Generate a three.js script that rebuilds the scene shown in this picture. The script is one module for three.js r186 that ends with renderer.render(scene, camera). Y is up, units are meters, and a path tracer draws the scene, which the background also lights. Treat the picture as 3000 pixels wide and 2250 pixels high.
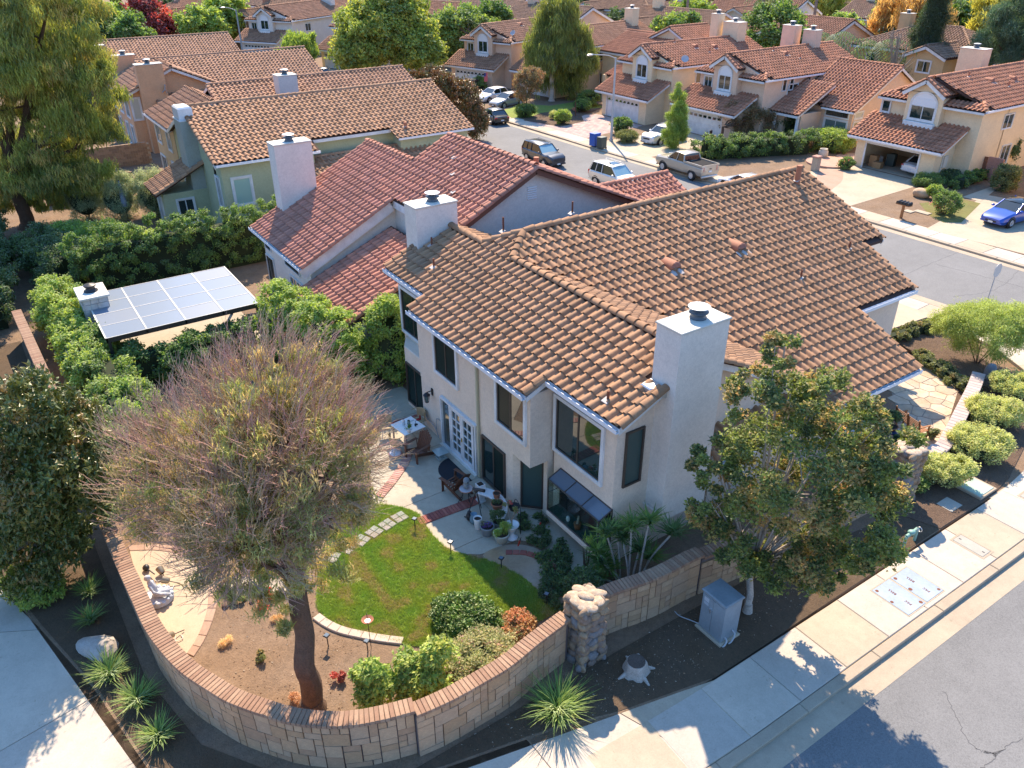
import * as THREE from 'three';
import { mergeGeometries, mergeVertices, toCreasedNormals } from 'three/addons/utils/BufferGeometryUtils.js';

// ------------------------------------------------------------------ camera, sky, sun, exposure
const scene = new THREE.Scene();
const camera = new THREE.PerspectiveCamera(52.035, 4 / 3, 0.1, 3000);
camera.position.set(0, 17.2, 0);
camera.quaternion.setFromRotationMatrix(new THREE.Matrix4().makeBasis(new THREE.Vector3(0.55807,-0.00462,-0.82978), new THREE.Vector3(-0.41039,0.86759,-0.28084), new THREE.Vector3(0.72121,0.49726,0.48227)));
const renderer = new THREE.WebGLRenderer({ antialias: true });
renderer.toneMapping = THREE.LinearToneMapping;
renderer.toneMappingExposure = 2.15;
renderer.shadowMap.enabled = true;

const SUN = new THREE.Vector3(-0.857, 1, -0.476).normalize();
{ // clear blue sky, paler towards the horizon and round the sun
  const W = 512, H = 256, d = new Float32Array(W * H * 4), v = new THREE.Vector3();
  for (let j = 0; j < H; j++) for (let i = 0; i < W; i++) {
    const el = ((j + 0.5) / H - 0.5) * Math.PI, az = ((i + 0.5) / W - 0.5) * 2 * Math.PI;
    v.set(Math.cos(el) * Math.cos(az), Math.sin(el), Math.cos(el) * Math.sin(az));
    const t = Math.max(0, Math.sin(el)), k = Math.pow(1 - t, 3), c = Math.max(0, v.dot(SUN));
    const g = 0.5 * Math.pow(c, 6) + 1.2 * Math.pow(c, 60);
    const o = (j * W + i) * 4;
    d[o] = 0.2 + 0.7 * k + g; d[o + 1] = 0.56 + 0.76 * k + g * 0.95; d[o + 2] = 1.35 + 0.55 * k + g * 0.8; d[o + 3] = 1;
    if (el < 0) { d[o] = 0.7; d[o + 1] = 0.75; d[o + 2] = 0.8; }
  }
  const sky = new THREE.DataTexture(d, W, H, THREE.RGBAFormat, THREE.FloatType);
  sky.mapping = THREE.EquirectangularReflectionMapping; sky.magFilter = THREE.LinearFilter; sky.needsUpdate = true;
  scene.background = sky; scene.environment = sky; scene.environmentIntensity = 0.44; scene.backgroundIntensity = 0.44;
}
const sun = new THREE.DirectionalLight(0xffead0, 5);
sun.position.copy(SUN).multiplyScalar(150).add(new THREE.Vector3(-45, 0, -25)); sun.target.position.set(-45, 0, -25);
sun.castShadow = true; sun.shadow.radius = 1;
Object.assign(sun.shadow.camera, { left: -120, right: 120, top: 120, bottom: -120, near: 1, far: 400 }); sun.shadow.mapSize.set(4096, 4096);
scene.add(sun, sun.target);

// ------------------------------------------------------------------ helpers
function rng(seed) { let s = seed >>> 0; return () => { s = (s + 0x6D2B79F5) >>> 0; let t = s; t = Math.imul(t ^ (t >>> 15), t | 1); t ^= t + Math.imul(t ^ (t >>> 7), t | 61); return ((t ^ (t >>> 14)) >>> 0) / 4294967296; }; }
const V = (x, y, z) => new THREE.Vector3(x, y, z), PI = Math.PI;
const names = {};
function numbered(n) { const k = (names[n] = (names[n] ?? -1) + 1); return k ? n + '_' + String(k).padStart(3, '0') : n; }
function tag(o, label, category, group) { o.userData.label = label; o.userData.category = category; if (group) o.userData.group = group; return o; }
function thing(name, label, category, p = [0, 0, 0], ry = 0, group) {
  const o = new THREE.Group(); o.name = numbered(name); o.position.set(...p); o.rotation.y = ry; scene.add(o); return tag(o, label, category, group);
}
function dup(src, name, label, p, ry = 0, group, s) {
  const o = src.clone(); o.name = numbered(name); o.userData = {}; o.position.set(...p); o.rotation.y = ry; if (s) o.scale.setScalar(s); scene.add(o);
  return tag(o, label, src.userData.category, group ?? src.userData.group);
}
// texture coordinates in metres, by the axis each face looks along
function metric(g) {
  g = g.index ? g.toNonIndexed() : g; if (!g.attributes.normal) g.computeVertexNormals();
  const p = g.attributes.position, n = p.count, uv = new Float32Array(n * 2), a = V(), b = V(), c = V(), q = V();
  for (let i = 0; i < n; i += 3) {
    a.fromBufferAttribute(p, i); b.fromBufferAttribute(p, i + 1); c.fromBufferAttribute(p, i + 2);
    q.subVectors(b, a).cross(c.clone().sub(a)); const X = Math.abs(q.x), Y = Math.abs(q.y), Z = Math.abs(q.z);
    [a, b, c].forEach((w, k) => { const o = (i + k) * 2; if (Y >= X && Y >= Z) { uv[o] = w.x; uv[o + 1] = w.z; } else if (X >= Z) { uv[o] = w.z; uv[o + 1] = w.y; } else { uv[o] = w.x; uv[o + 1] = w.y; } });
  }
  g.setAttribute('uv', new THREE.BufferAttribute(uv, 2)); for (const k of Object.keys(g.attributes)) if (!['position', 'normal', 'uv'].includes(k)) g.deleteAttribute(k);
  return g;
}
function merged(gs) { return gs.length === 1 ? metric(gs[0]) : mergeGeometries(gs.map(metric)); }
function mesh(name, gs, mat, parent) {
  const m = new THREE.Mesh(Array.isArray(gs) ? merged(gs) : gs, mat); m.name = parent ? name : numbered(name); m.castShadow = m.receiveShadow = true; (parent ?? scene).add(m); return m;
}
function struct(name, gs, mat) { const m = mesh(name, gs, mat); m.userData.kind = 'structure'; return m; }
function place(g, x, y, z, ry = 0, rx = 0, rz = 0) { return g.applyMatrix4(new THREE.Matrix4().compose(V(x, y, z), new THREE.Quaternion().setFromEuler(new THREE.Euler(rx, ry, rz, 'YXZ')), V(1, 1, 1))); }
const box = (w, h, d, x = 0, y = 0, z = 0, ry = 0, rx = 0, rz = 0) => place(new THREE.BoxGeometry(w, h, d), x, y, z, ry, rx, rz);
const slab = (x0, x1, y0, y1, z0, z1) => box(x1 - x0, y1 - y0, z1 - z0, (x0 + x1) / 2, (y0 + y1) / 2, (z0 + z1) / 2);
function cham(w, h, d, c, x = 0, y = 0, z = 0, ry = 0, rx = 0, rz = 0) { // box with chamfered upright and top edges, base at y
  const s = new THREE.Shape(), a = w / 2 - c, b = d / 2 - c;
  s.moveTo(-a, -d / 2 + c); s.lineTo(a, -d / 2 + c); s.lineTo(a, b); s.lineTo(-a, b); s.closePath();
  const g = new THREE.ExtrudeGeometry(s, { depth: h - 2 * c, bevelEnabled: true, bevelSize: c, bevelThickness: c, bevelSegments: 1, steps: 1 });
  g.rotateX(-PI / 2); g.translate(0, c, 0); return place(g, x, y, z, ry, rx, rz);
}
const cyl = (r0, r1, h, x = 0, y = 0, z = 0, seg = 12) => new THREE.CylinderGeometry(r1, r0, h, seg).translate(x, y + h / 2, z);
function bar(a, b, r0, r1 = r0, seg = 6) {
  const d = V().subVectors(b, a), L = d.length(); const g = new THREE.CylinderGeometry(r1, r0, L, seg, 1); g.translate(0, L / 2, 0);
  return g.applyMatrix4(new THREE.Matrix4().compose(a, new THREE.Quaternion().setFromUnitVectors(V(0, 1, 0), d.normalize()), V(1, 1, 1)));
}
function beam(a, b, w, h) { // square bar from a to b
  const d = V().subVectors(b, a), L = d.length(); const g = new THREE.BoxGeometry(w, h, L); g.translate(0, 0, L / 2);
  const m = new THREE.Matrix4().lookAt(b, a, V(0, 1, 0)); m.setPosition(a); return g.applyMatrix4(m);
}
const tube = (pts, r, n = 12, seg = 6) => new THREE.TubeGeometry(new THREE.CatmullRomCurve3(pts.map((p) => V(...p))), n, r, seg);
const lathe = (pts, seg = 18, x = 0, y = 0, z = 0) => new THREE.LatheGeometry(pts.map((p) => new THREE.Vector2(...p)), seg).translate(x, y, z);
function shapeOf(poly) { const s = new THREE.Shape(); poly.forEach(([x, z], i) => (i ? s.lineTo(x, -z) : s.moveTo(x, -z))); s.closePath(); return s; }
function prism(poly, y0, y1, bevel = 0, holes = []) { // plan polygon [x, z], between two heights
  const s = shapeOf(poly); holes.forEach((h) => s.holes.push(shapeOf(h)));
  const g = new THREE.ExtrudeGeometry(s, { depth: y1 - y0 - bevel, bevelEnabled: bevel > 0, bevelSize: bevel, bevelOffset: -bevel, bevelThickness: bevel, bevelSegments: 1, curveSegments: 6 });
  g.rotateX(-PI / 2); return g.translate(0, y0, 0);
}
function spline(pts, n, closed = false) { return new THREE.CatmullRomCurve3(pts.map(([x, z]) => V(x, 0, z)), closed).getPoints(n).map((p) => [p.x, p.z]); }
function offset(pts, d) { return pts.map((p, i) => { const a = pts[Math.max(0, i - 1)], b = pts[Math.min(pts.length - 1, i + 1)], L = Math.hypot(b[0] - a[0], b[1] - a[1]) || 1; return [p[0] - ((b[1] - a[1]) / L) * d, p[1] + ((b[0] - a[0]) / L) * d]; }); }
const strip = (pts, d0, d1) => [...offset(pts, d0), ...offset(pts, d1).reverse()];
function inside(poly, x, z) { let c = false; for (let i = 0, j = poly.length - 1; i < poly.length; j = i++) { const [a, b] = poly[i], [e, f] = poly[j]; if ((b > z) !== (f > z) && x < ((e - a) * (z - b)) / (f - b) + a) c = !c; } return c; }
function lumpy(g, amp, freq, seed) { // uneven surface by smooth noise
  const p = g.attributes.position, r = rng(seed), k = []; for (let i = 0; i < 9; i++) k.push([(r() - 0.5) * freq, (r() - 0.5) * freq, (r() - 0.5) * freq, r() * 6.28]);
  const v = V(); if (!g.attributes.normal) g.computeVertexNormals();
  for (let i = 0; i < p.count; i++) { v.fromBufferAttribute(p, i); let s = 0; for (const q of k) s += Math.sin(v.x * q[0] + v.y * q[1] + v.z * q[2] + q[3]); const L = v.length() || 1, f = 1 + (amp * s) / 3 / L; p.setXYZ(i, v.x * f, v.y * f, v.z * f); }
  g.computeVertexNormals(); return g;
}
function rock(rx, ry, rz, seed, x = 0, y = 0, z = 0) { let g = new THREE.IcosahedronGeometry(1, 2); g.deleteAttribute('uv'); g.deleteAttribute('normal'); g = mergeVertices(g); lumpy(g, 0.16, 5, seed); g.scale(rx, ry, rz); return toCreasedNormals(g, 0.7).translate(x, y, z); }

// ------------------------------------------------------------------ materials
function valueNoise(r, n) { const a = new Float32Array(n * n); for (let i = 0; i < a.length; i++) a[i] = r(); return (x, y) => { x = ((x % n) + n) % n; y = ((y % n) + n) % n; const i = Math.floor(x), j = Math.floor(y), u = x - i, v = y - j, s = u * u * (3 - 2 * u), t = v * v * (3 - 2 * v), I = (i + 1) % n, J = (j + 1) % n; return (a[j * n + i] * (1 - s) + a[j * n + I] * s) * (1 - t) + (a[J * n + i] * (1 - s) + a[J * n + I] * s) * t; }; }
// a tiling map of grain and patches: pairs of [cells across the tile, weight]; returns colour map round white
function grain(size, metres, octaves, lo, hi, seed, tint, spots) {
  const r = rng(seed), ns = octaves.map(([n, w]) => [valueNoise(r, n), n, w]), tot = octaves.reduce((s, o) => s + o[1], 0), d = new Uint8Array(size * size * 4), sp = spots ? valueNoise(r, spots[0]) : null;
  for (let j = 0; j < size; j++) for (let i = 0; i < size; i++) {
    let v = 0; for (const [f, n, w] of ns) v += w * f((i / size) * n, (j / size) * n); v = lo + (hi - lo) * (v / tot);
    let c = [v, v, v]; if (tint) { const q = ns[0][0]((i / size) * ns[0][1] + 3.3, (j / size) * ns[0][1] + 1.7); c = c.map((x, k) => x * (1 + (tint[k] - 1) * q)); }
    if (sp) { const q = sp((i / size) * spots[0], (j / size) * spots[0]); if (q > spots[1]) c = c.map((x, k) => x * (1 + (spots[2][k] - 1) * Math.min(1, (q - spots[1]) * 8))); }
    const o = (j * size + i) * 4; for (let k = 0; k < 3; k++) d[o + k] = Math.max(0, Math.min(255, c[k] * 255)); d[o + 3] = 255;
  }
  const t = new THREE.DataTexture(d, size, size); t.wrapS = t.wrapT = THREE.RepeatWrapping; t.magFilter = THREE.LinearFilter; t.minFilter = THREE.LinearMipmapLinearFilter; t.generateMipmaps = true; t.repeat.set(1 / metres, 1 / metres); t.needsUpdate = true; return t;
}
const T = {
  stucco: grain(512, 3, [[6, 1], [40, 1], [170, 1.6]], 0.72, 1.06, 11),
  fine: grain(512, 1.2, [[5, 1], [60, 1], [200, 1.2]], 0.66, 1.1, 12),
  concrete: grain(1024, 5, [[5, 1.6], [30, 1], [150, 0.8], [400, 1.2]], 0.66, 1.08, 13, null, [90, 0.9, [0.72, 0.7, 0.66]]),
  stained: grain(1024, 4, [[5, 2], [14, 1.4], [60, 1], [300, 1]], 0.5, 1.1, 14, [1, 0.78, 0.5]),
  asphalt: grain(1024, 6, [[4, 0.8], [18, 0.5], [256, 1.6], [512, 1.8]], 0.5, 1.25, 15),
  dirt: grain(1024, 4, [[5, 1], [24, 1], [110, 1.4], [400, 1.6]], 0.42, 1.25, 16, [1, 0.92, 0.8], [200, 0.88, [1.6, 1.5, 1.4]]),
  mulch: grain(1024, 2.4, [[8, 0.8], [70, 1.2], [180, 2], [420, 1.2]], 0.25, 1.45, 17),
  grass: grain(1024, 5, [[6, 1.4], [22, 1.4], [160, 1.6], [500, 1.6]], 0.45, 1.2, 18, [1.25, 1, 0.9], [30, 0.72, [1.5, 1.15, 1.1]]),
  tile: grain(512, 0.9, [[3, 1], [14, 1], [60, 1.6], [160, 1.6]], 0.55, 1.15, 19, null, [70, 0.86, [0.7, 0.68, 0.62]]),
  block: grain(512, 1.6, [[3, 1], [12, 1], [60, 1.4], [200, 1.6]], 0.6, 1.12, 20, [1, 0.92, 0.86]),
  rock: grain(512, 1.2, [[4, 1.4], [12, 1], [60, 1], [150, 1]], 0.5, 1.25, 21, [1.1, 0.95, 0.8]),
  bark: grain(512, 0.8, [[6, 1], [40, 1.6], [120, 1.2]], 0.4, 1.3, 22),
  wood: (() => { const t = grain(256, 1, [[3, 0.6], [40, 1]], 0.62, 1.1, 23); t.repeat.set(0.5, 6); return t; })(),
  dirty: grain(512, 2.5, [[4, 1.4], [9, 1], [50, 0.7]], 0.62, 1.06, 24),
};
const lin = (r, g, b) => new THREE.Color().setRGB(r, g, b);
function mat(c, rough = 0.9, map = null, o = {}) { const bump = o.bump ?? 0; delete o.bump; const m = new THREE.MeshStandardMaterial({ color: Array.isArray(c) ? lin(...c) : c, roughness: rough, map, ...o }); if (bump && map) { m.bumpMap = map; m.bumpScale = bump; } return m; }
const M = {
  stuccoMain: mat([0.78, 0.64, 0.5], 0.95, T.stucco, { bump: 0.004 }), stuccoWhite: mat([0.76, 0.7, 0.62], 0.95, T.stucco, { bump: 0.004 }), stuccoGreen: mat([0.46, 0.48, 0.3], 0.95, T.stucco), stuccoTan: mat([0.6, 0.42, 0.22], 0.95, T.stucco),
  stuccoPeach: mat([0.7, 0.4, 0.22], 0.95, T.stucco), stuccoCream: mat([0.85, 0.66, 0.42], 0.95, T.stucco), stuccoBeige: mat([0.76, 0.54, 0.38], 0.95, T.stucco), stuccoBrown: mat([0.36, 0.2, 0.13], 0.95, T.stucco), stuccoOchre: mat([0.42, 0.3, 0.13], 0.95, T.stucco),
  white: mat([0.78, 0.78, 0.76], 0.6, T.dirty), cream: mat([0.72, 0.68, 0.58], 0.7, T.dirty), frame: mat([0.06, 0.045, 0.035], 0.5), black: mat([0.02, 0.02, 0.022], 0.5), iron: mat([0.025, 0.025, 0.028], 0.55, null, { metalness: 0.4 }),
  gutter: mat([0.75, 0.76, 0.78], 0.45), metal: mat([0.6, 0.6, 0.6], 0.4, null, { metalness: 0.8 }), flue: mat([0.09, 0.11, 0.13], 0.5), flash: mat([0.4, 0.36, 0.33], 0.6), deck: mat([0.07, 0.035, 0.025], 0.95), board: mat([0.16, 0.07, 0.045], 0.8),
  glass: new THREE.MeshPhysicalMaterial({ color: lin(0.012, 0.03, 0.028), roughness: 0.03, metalness: 0, ior: 1.52, specularIntensity: 1, clearcoat: 1, clearcoatRoughness: 0.02 }),
  glassDark: new THREE.MeshPhysicalMaterial({ color: lin(0.012, 0.025, 0.022), roughness: 0.25, ior: 1.35, specularIntensity: 0.35 }),
  glassLight: new THREE.MeshPhysicalMaterial({ color: lin(0.1, 0.16, 0.15), roughness: 0.05, ior: 1.52, clearcoat: 1, clearcoatRoughness: 0.02 }),
  blind: mat([0.04, 0.08, 0.075], 0.5), shade: mat([0.5, 0.5, 0.42], 0.8), louvre: mat([0.75, 0.75, 0.75], 0.6),
  concrete: mat([0.46, 0.39, 0.29], 0.95, T.concrete), walk: mat([0.48, 0.4, 0.29], 0.95, T.concrete), kerb: mat([0.44, 0.36, 0.26], 0.95, T.concrete), asphalt: mat([0.2, 0.2, 0.195], 0.95, T.asphalt, { bump: 0.004 }), asphaltFar: mat([0.2, 0.2, 0.21], 0.95, T.asphalt),
  patio: mat([0.46, 0.4, 0.3], 0.95, T.concrete), patioRound: mat([0.52, 0.4, 0.27], 0.95, T.concrete), stained: mat([0.4, 0.33, 0.26], 0.9, T.stained), dirt: mat([0.24, 0.165, 0.108], 1, T.dirt, { bump: 0.03 }), dirtDark: mat([0.11, 0.075, 0.045], 1, T.dirt, { bump: 0.03 }), mulch: mat([0.15, 0.095, 0.06], 1, T.mulch, { bump: 0.04 }),
  lawn: mat([0.2, 0.28, 0.05], 1, T.grass, { bump: 0.03 }), brickRed: mat([0.32, 0.1, 0.075], 0.9, T.block), brickPink: mat([0.5, 0.28, 0.22], 0.9, T.block),
  bark: mat([0.16, 0.095, 0.06], 1, T.bark, { bump: 0.03 }), barkGrey: mat([0.3, 0.26, 0.21], 1, T.bark, { bump: 0.02 }), barkPale: mat([0.5, 0.43, 0.36], 1, T.bark), twig: mat([0.3, 0.17, 0.14], 1),
  teak: mat([0.13, 0.05, 0.025], 0.6, T.wood), bench: mat([0.36, 0.15, 0.05], 0.6, T.wood), fenceWood: mat([0.3, 0.12, 0.06], 0.8, T.wood), terracotta: mat([0.42, 0.17, 0.09], 0.8, T.fine), glaze: mat([0.72, 0.72, 0.7], 0.35), greyPot: mat([0.25, 0.28, 0.3], 0.7, T.fine), stone: mat([0.5, 0.5, 0.5], 0.9, T.fine), soil: mat([0.045, 0.03, 0.02], 1, T.dirt),
  blueBin: mat([0.02, 0.1, 0.42], 0.5), greyBin: mat([0.05, 0.07, 0.06], 0.5), cabinet: mat([0.3, 0.34, 0.36], 0.6, T.dirty), cabinetTop: mat([0.26, 0.3, 0.32], 0.6, T.dirty), plate: mat([0.34, 0.41, 0.5], 0.55, T.dirty, { metalness: 0.2 }), greenCover: mat([0.42, 0.56, 0.46], 0.7, T.dirty), greyCover: mat([0.42, 0.4, 0.34], 0.9, T.concrete), rust: mat([0.2, 0.075, 0.04], 0.95, T.fine),
  rubber: mat([0.02, 0.02, 0.02], 0.9), rim: mat([0.6, 0.6, 0.62], 0.35, null, { metalness: 0.7 }), carGlass: new THREE.MeshPhysicalMaterial({ color: lin(0.015, 0.02, 0.022), roughness: 0.04, ior: 1.5, clearcoat: 1, clearcoatRoughness: 0.02 }), red: mat([0.5, 0.02, 0.02], 0.4), lamp: mat([0.8, 0.8, 0.8], 0.2),
};
function paint(c, metal = 0.3) { return new THREE.MeshPhysicalMaterial({ color: lin(...c), roughness: 0.35, metalness: metal, clearcoat: 1, clearcoatRoughness: 0.05 }); }
function leafMat(c, trans = 0.5, rough = 0.9) { return new THREE.MeshPhysicalMaterial({ color: lin(...c), roughness: rough, transmission: trans, thickness: 0, side: THREE.DoubleSide }); }


// ------------------------------------------------------------------ clay roofs: tiles, caps, gutters
const TW = 0.36, EX = 0.43;
const TILE = (() => { // one S-shaped roof tile: barrel and pan, open under its lower edge
  const prof = [[-0.182, 0.03], [-0.162, 0.045], [-0.135, 0.085], [-0.1, 0.112], [-0.055, 0.122], [-0.01, 0.112], [0.025, 0.085], [0.052, 0.045], [0.075, 0.024], [0.125, 0.018], [0.182, 0.028]];
  const p = [], L = 0.49, put = (a, b, c) => p.push(...a, ...b, ...c);
  for (let i = 0; i < prof.length - 1; i++) {
    const [x0, y0] = prof[i], [x1, y1] = prof[i + 1], A = [x0, y0 + 0.058, -0.03], B = [x1, y1 + 0.058, -0.03], C = [x1, y1 - 0.008, L - 0.03], D = [x0, y0 - 0.008, L - 0.03], E = [x0, y0 + 0.03, -0.03], F = [x1, y1 + 0.03, -0.03];
    put(A, D, B); put(B, D, C); put(E, A, F); put(F, A, B);
  }
  let g = new THREE.BufferGeometry(); g.setAttribute('position', new THREE.Float32BufferAttribute(p, 3)); g = mergeVertices(g); g = toCreasedNormals(g, 0.9); return metric(g);
})();
const CAP = (() => { // one half-round ridge cap, wider at its open end
  const p = [], n = 8, put = (a, b, c) => p.push(...a, ...b, ...c);
  for (let i = 0; i < n; i++) {
    const a = (i / n) * PI, b = ((i + 1) / n) * PI, P = (t, r, z, y) => [-Math.cos(t) * r, Math.sin(t) * r * 0.9 + y, z];
    const A = P(a, 0.165, 0, 0.02), B = P(b, 0.165, 0, 0.02), C = P(b, 0.135, 0.5, -0.01), D = P(a, 0.135, 0.5, -0.01), E = P(a, 0.14, 0, 0.02), F = P(b, 0.14, 0, 0.02);
    put(A, D, B); put(B, D, C); put(E, A, F); put(F, A, B);
  }
  let g = new THREE.BufferGeometry(); g.setAttribute('position', new THREE.Float32BufferAttribute(p, 3)); g = mergeVertices(g); g = toCreasedNormals(g, 0.9); return metric(g);
})();
const frustum = (() => { camera.updateMatrixWorld(true); camera.aspect = 4 / 3; camera.updateProjectionMatrix(); return new THREE.Frustum().setFromProjectionMatrix(new THREE.Matrix4().multiplyMatrices(camera.projectionMatrix, camera.matrixWorldInverse)); })();
const SHADES = [0.82, 0.92, 1.0, 1.07, 1.16];
class Roof {
  constructor(house, color, seed = 1, age = 0.12) { Object.assign(this, { house, color, age, r: rng(seed), tiles: [], caps: [], deck: [], white: [], boards: [], gut: [] }); this.at = house.matrixWorld.clone(); house.updateMatrixWorld(true); this.at = house.matrixWorld.clone(); }
  // ref [x, z, y] on the plane, s uphill direction in plan, pitch rise per metre, poly the plane's outline in plan
  plane(ref, s, pitch, poly, o = {}) {
    const Y = (x, z) => ref[2] + pitch * ((x - ref[0]) * s[0] + (z - ref[1]) * s[1]), k = 1 / Math.hypot(1, pitch), u = V(s[1], 0, -s[0]), v = V(s[0] * k, pitch * k, s[1] * k), n = V().crossVectors(v, u);
    const g = prism(poly, -0.16, -0.03), p = g.attributes.position; for (let i = 0; i < p.count; i++) p.setY(i, p.getY(i) + Y(p.getX(i), p.getZ(i))); g.computeVertexNormals(); this.deck.push(g);
    if (o.bare) return Y;
    const A = poly.map(([x, z]) => x * u.x + z * u.z), B = poly.map(([x, z]) => x * s[0] + z * s[1]), a0 = Math.min(...A), a1 = Math.max(...A), b0 = Math.min(...B), b1 = Math.max(...B), e = EX * k, base = new THREE.Matrix4().makeBasis(u, n, v);
    for (let b = b0; b < b1; b += e) for (let a = a0 + TW / 2; a < a1 + 0.05; a += TW) {
      const cx = a * u.x + (b + e * 0.5) * s[0], cz = a * u.z + (b + e * 0.5) * s[1]; if (!inside(poly, cx, cz)) continue; if (o.skip && o.skip(cx, cz)) continue;
      const x = a * u.x + b * s[0], z = a * u.z + b * s[1], m = base.clone(); m.setPosition(x + (this.r() - 0.5) * 0.012, Y(x, z) + (this.r() - 0.5) * 0.01, z + (this.r() - 0.5) * 0.012); this.tiles.push(m);
    }
    return Y;
  }
  cap(a, b, lift = 0.06) { // caps along a ridge, hip or edge, a and b as [x, y, z]
    const A = V(...a), d = V(...b).sub(A), L = d.length(), n = Math.max(1, Math.round(L / 0.43)), w = d.clone().normalize(), u = V(0, 1, 0).cross(w).normalize(), up = w.clone().cross(u), base = new THREE.Matrix4().makeBasis(u, up, w);
    for (let i = 0; i < n; i++) { const m = base.clone(), q = A.clone().addScaledVector(d, i / n); m.setPosition(q.x + (this.r() - 0.5) * 0.01, q.y + lift + (this.r() - 0.5) * 0.012, q.z); this.caps.push(m); }
  }
  edge(a, b, h = 0.2, w = 0.05, white = true) { (white ? this.white : this.boards).push(beam(V(a[0], a[1] - 0.07 - h / 2, a[2]), V(b[0], b[1] - 0.07 - h / 2, b[2]), w, h)); }
  gutter(a, b, out) { // trough with a rolled lip, out = outward direction in plan
    const A = V(a[0] + out[0] * 0.06, a[1] - 0.09, a[2] + out[1] * 0.06), B = V(b[0] + out[0] * 0.06, b[1] - 0.09, b[2] + out[1] * 0.06), off = V(out[0] * 0.06, 0, out[1] * 0.06);
    this.gut.push(beam(A.clone().add(V(0, -0.06, 0)), B.clone().add(V(0, -0.06, 0)), 0.12, 0.02), beam(A.clone().add(off), B.clone().add(off), 0.018, 0.13), beam(A.clone().sub(off), B.clone().sub(off), 0.018, 0.13), bar(A.clone().add(off).add(V(0, 0.065, 0)), B.clone().add(off).add(V(0, 0.065, 0)), 0.016));
  }
  finish(parts = 300, capParts = 300) {
    const roof = mesh('roof', this.deck, M.deck, this.house), eye = camera.position, q = V(), mats = SHADES.map((k, i) => mat([this.color[0] * k, this.color[1] * k * (i % 2 ? 1.02 : 0.98), this.color[2] * k * (i % 2 ? 1.04 : 0.95)], 0.9, T.tile, { bump: 0.006 }));
    const set = (list, g, one, many, limit) => {
      for (const m of list) { q.setFromMatrixPosition(m).applyMatrix4(this.at); m.far = frustum.containsPoint(q) ? q.distanceTo(eye) : 1e6 + q.distanceTo(eye); }
      list.sort((a, b) => a.far - b.far);
      list.slice(0, limit).forEach((m) => { const t = mesh(one, g, mats[Math.min(4, Math.floor(this.r() * 5))], roof); t.applyMatrix4(m); });
      const rest = list.slice(limit); if (!rest.length) return;
      const im = new THREE.InstancedMesh(g, mat([1, 1, 1], 0.9, T.tile, { bump: 0.006 }), rest.length), c = new THREE.Color(); im.name = many; im.userData.kind = 'stuff'; im.castShadow = im.receiveShadow = true;
      rest.forEach((m, i) => { im.setMatrixAt(i, m); const k = SHADES[Math.floor(this.r() * 5)] * (0.94 + 0.12 * this.r()), w = (this.r() - 0.5) * 0.1; im.setColorAt(i, c.setRGB(this.color[0] * k * (1 + w * 0.5), this.color[1] * k, this.color[2] * k * (1 - w))); });
      roof.add(im);
    };
    set(this.tiles, TILE, 'roof_tile', 'roof_tiles', parts); set(this.caps, CAP, 'ridge_cap', 'ridge_caps', capParts);
    if (this.white.length) mesh('fascia', this.white, M.white, roof); if (this.boards.length) mesh('rake_board', this.boards, M.board, roof); if (this.gut.length) mesh('gutter', this.gut, M.gutter, roof);
    return roof;
  }
}
// solid under a roof: profile [along, y] in the plane of the gable, pushed along the other axis
function gableSolid(profile, axis, t0, t1) { // axis 'x': profile runs along z and is pushed along x
  const s = new THREE.Shape(); profile.forEach(([a, y], i) => (i ? s.lineTo(a, y) : s.moveTo(a, y))); s.closePath();
  const g = new THREE.ExtrudeGeometry(s, { depth: t1 - t0, bevelEnabled: false });
  if (axis === 'x') { g.rotateY(-PI / 2); g.translate(t1, 0, 0); } else g.translate(0, 0, t0); // x: (a, y, d) -> (-d.., y, a)
  return g;
}
const put = (gs, m4) => gs.map((g) => g.applyMatrix4(m4));
function onWall(x, y, z, ry) { return new THREE.Matrix4().compose(V(x, y, z), new THREE.Quaternion().setFromEuler(new THREE.Euler(0, ry, 0)), V(1, 1, 1)); }
const ring = (w, h, t, d, z = 0) => [box(w, t, d, 0, h / 2 - t / 2, z), box(w, t, d, 0, -h / 2 + t / 2, z), box(t, h - 2 * t, d, -w / 2 + t / 2, 0, z), box(t, h - 2 * t, d, w / 2 - t / 2, 0, z)];
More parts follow.
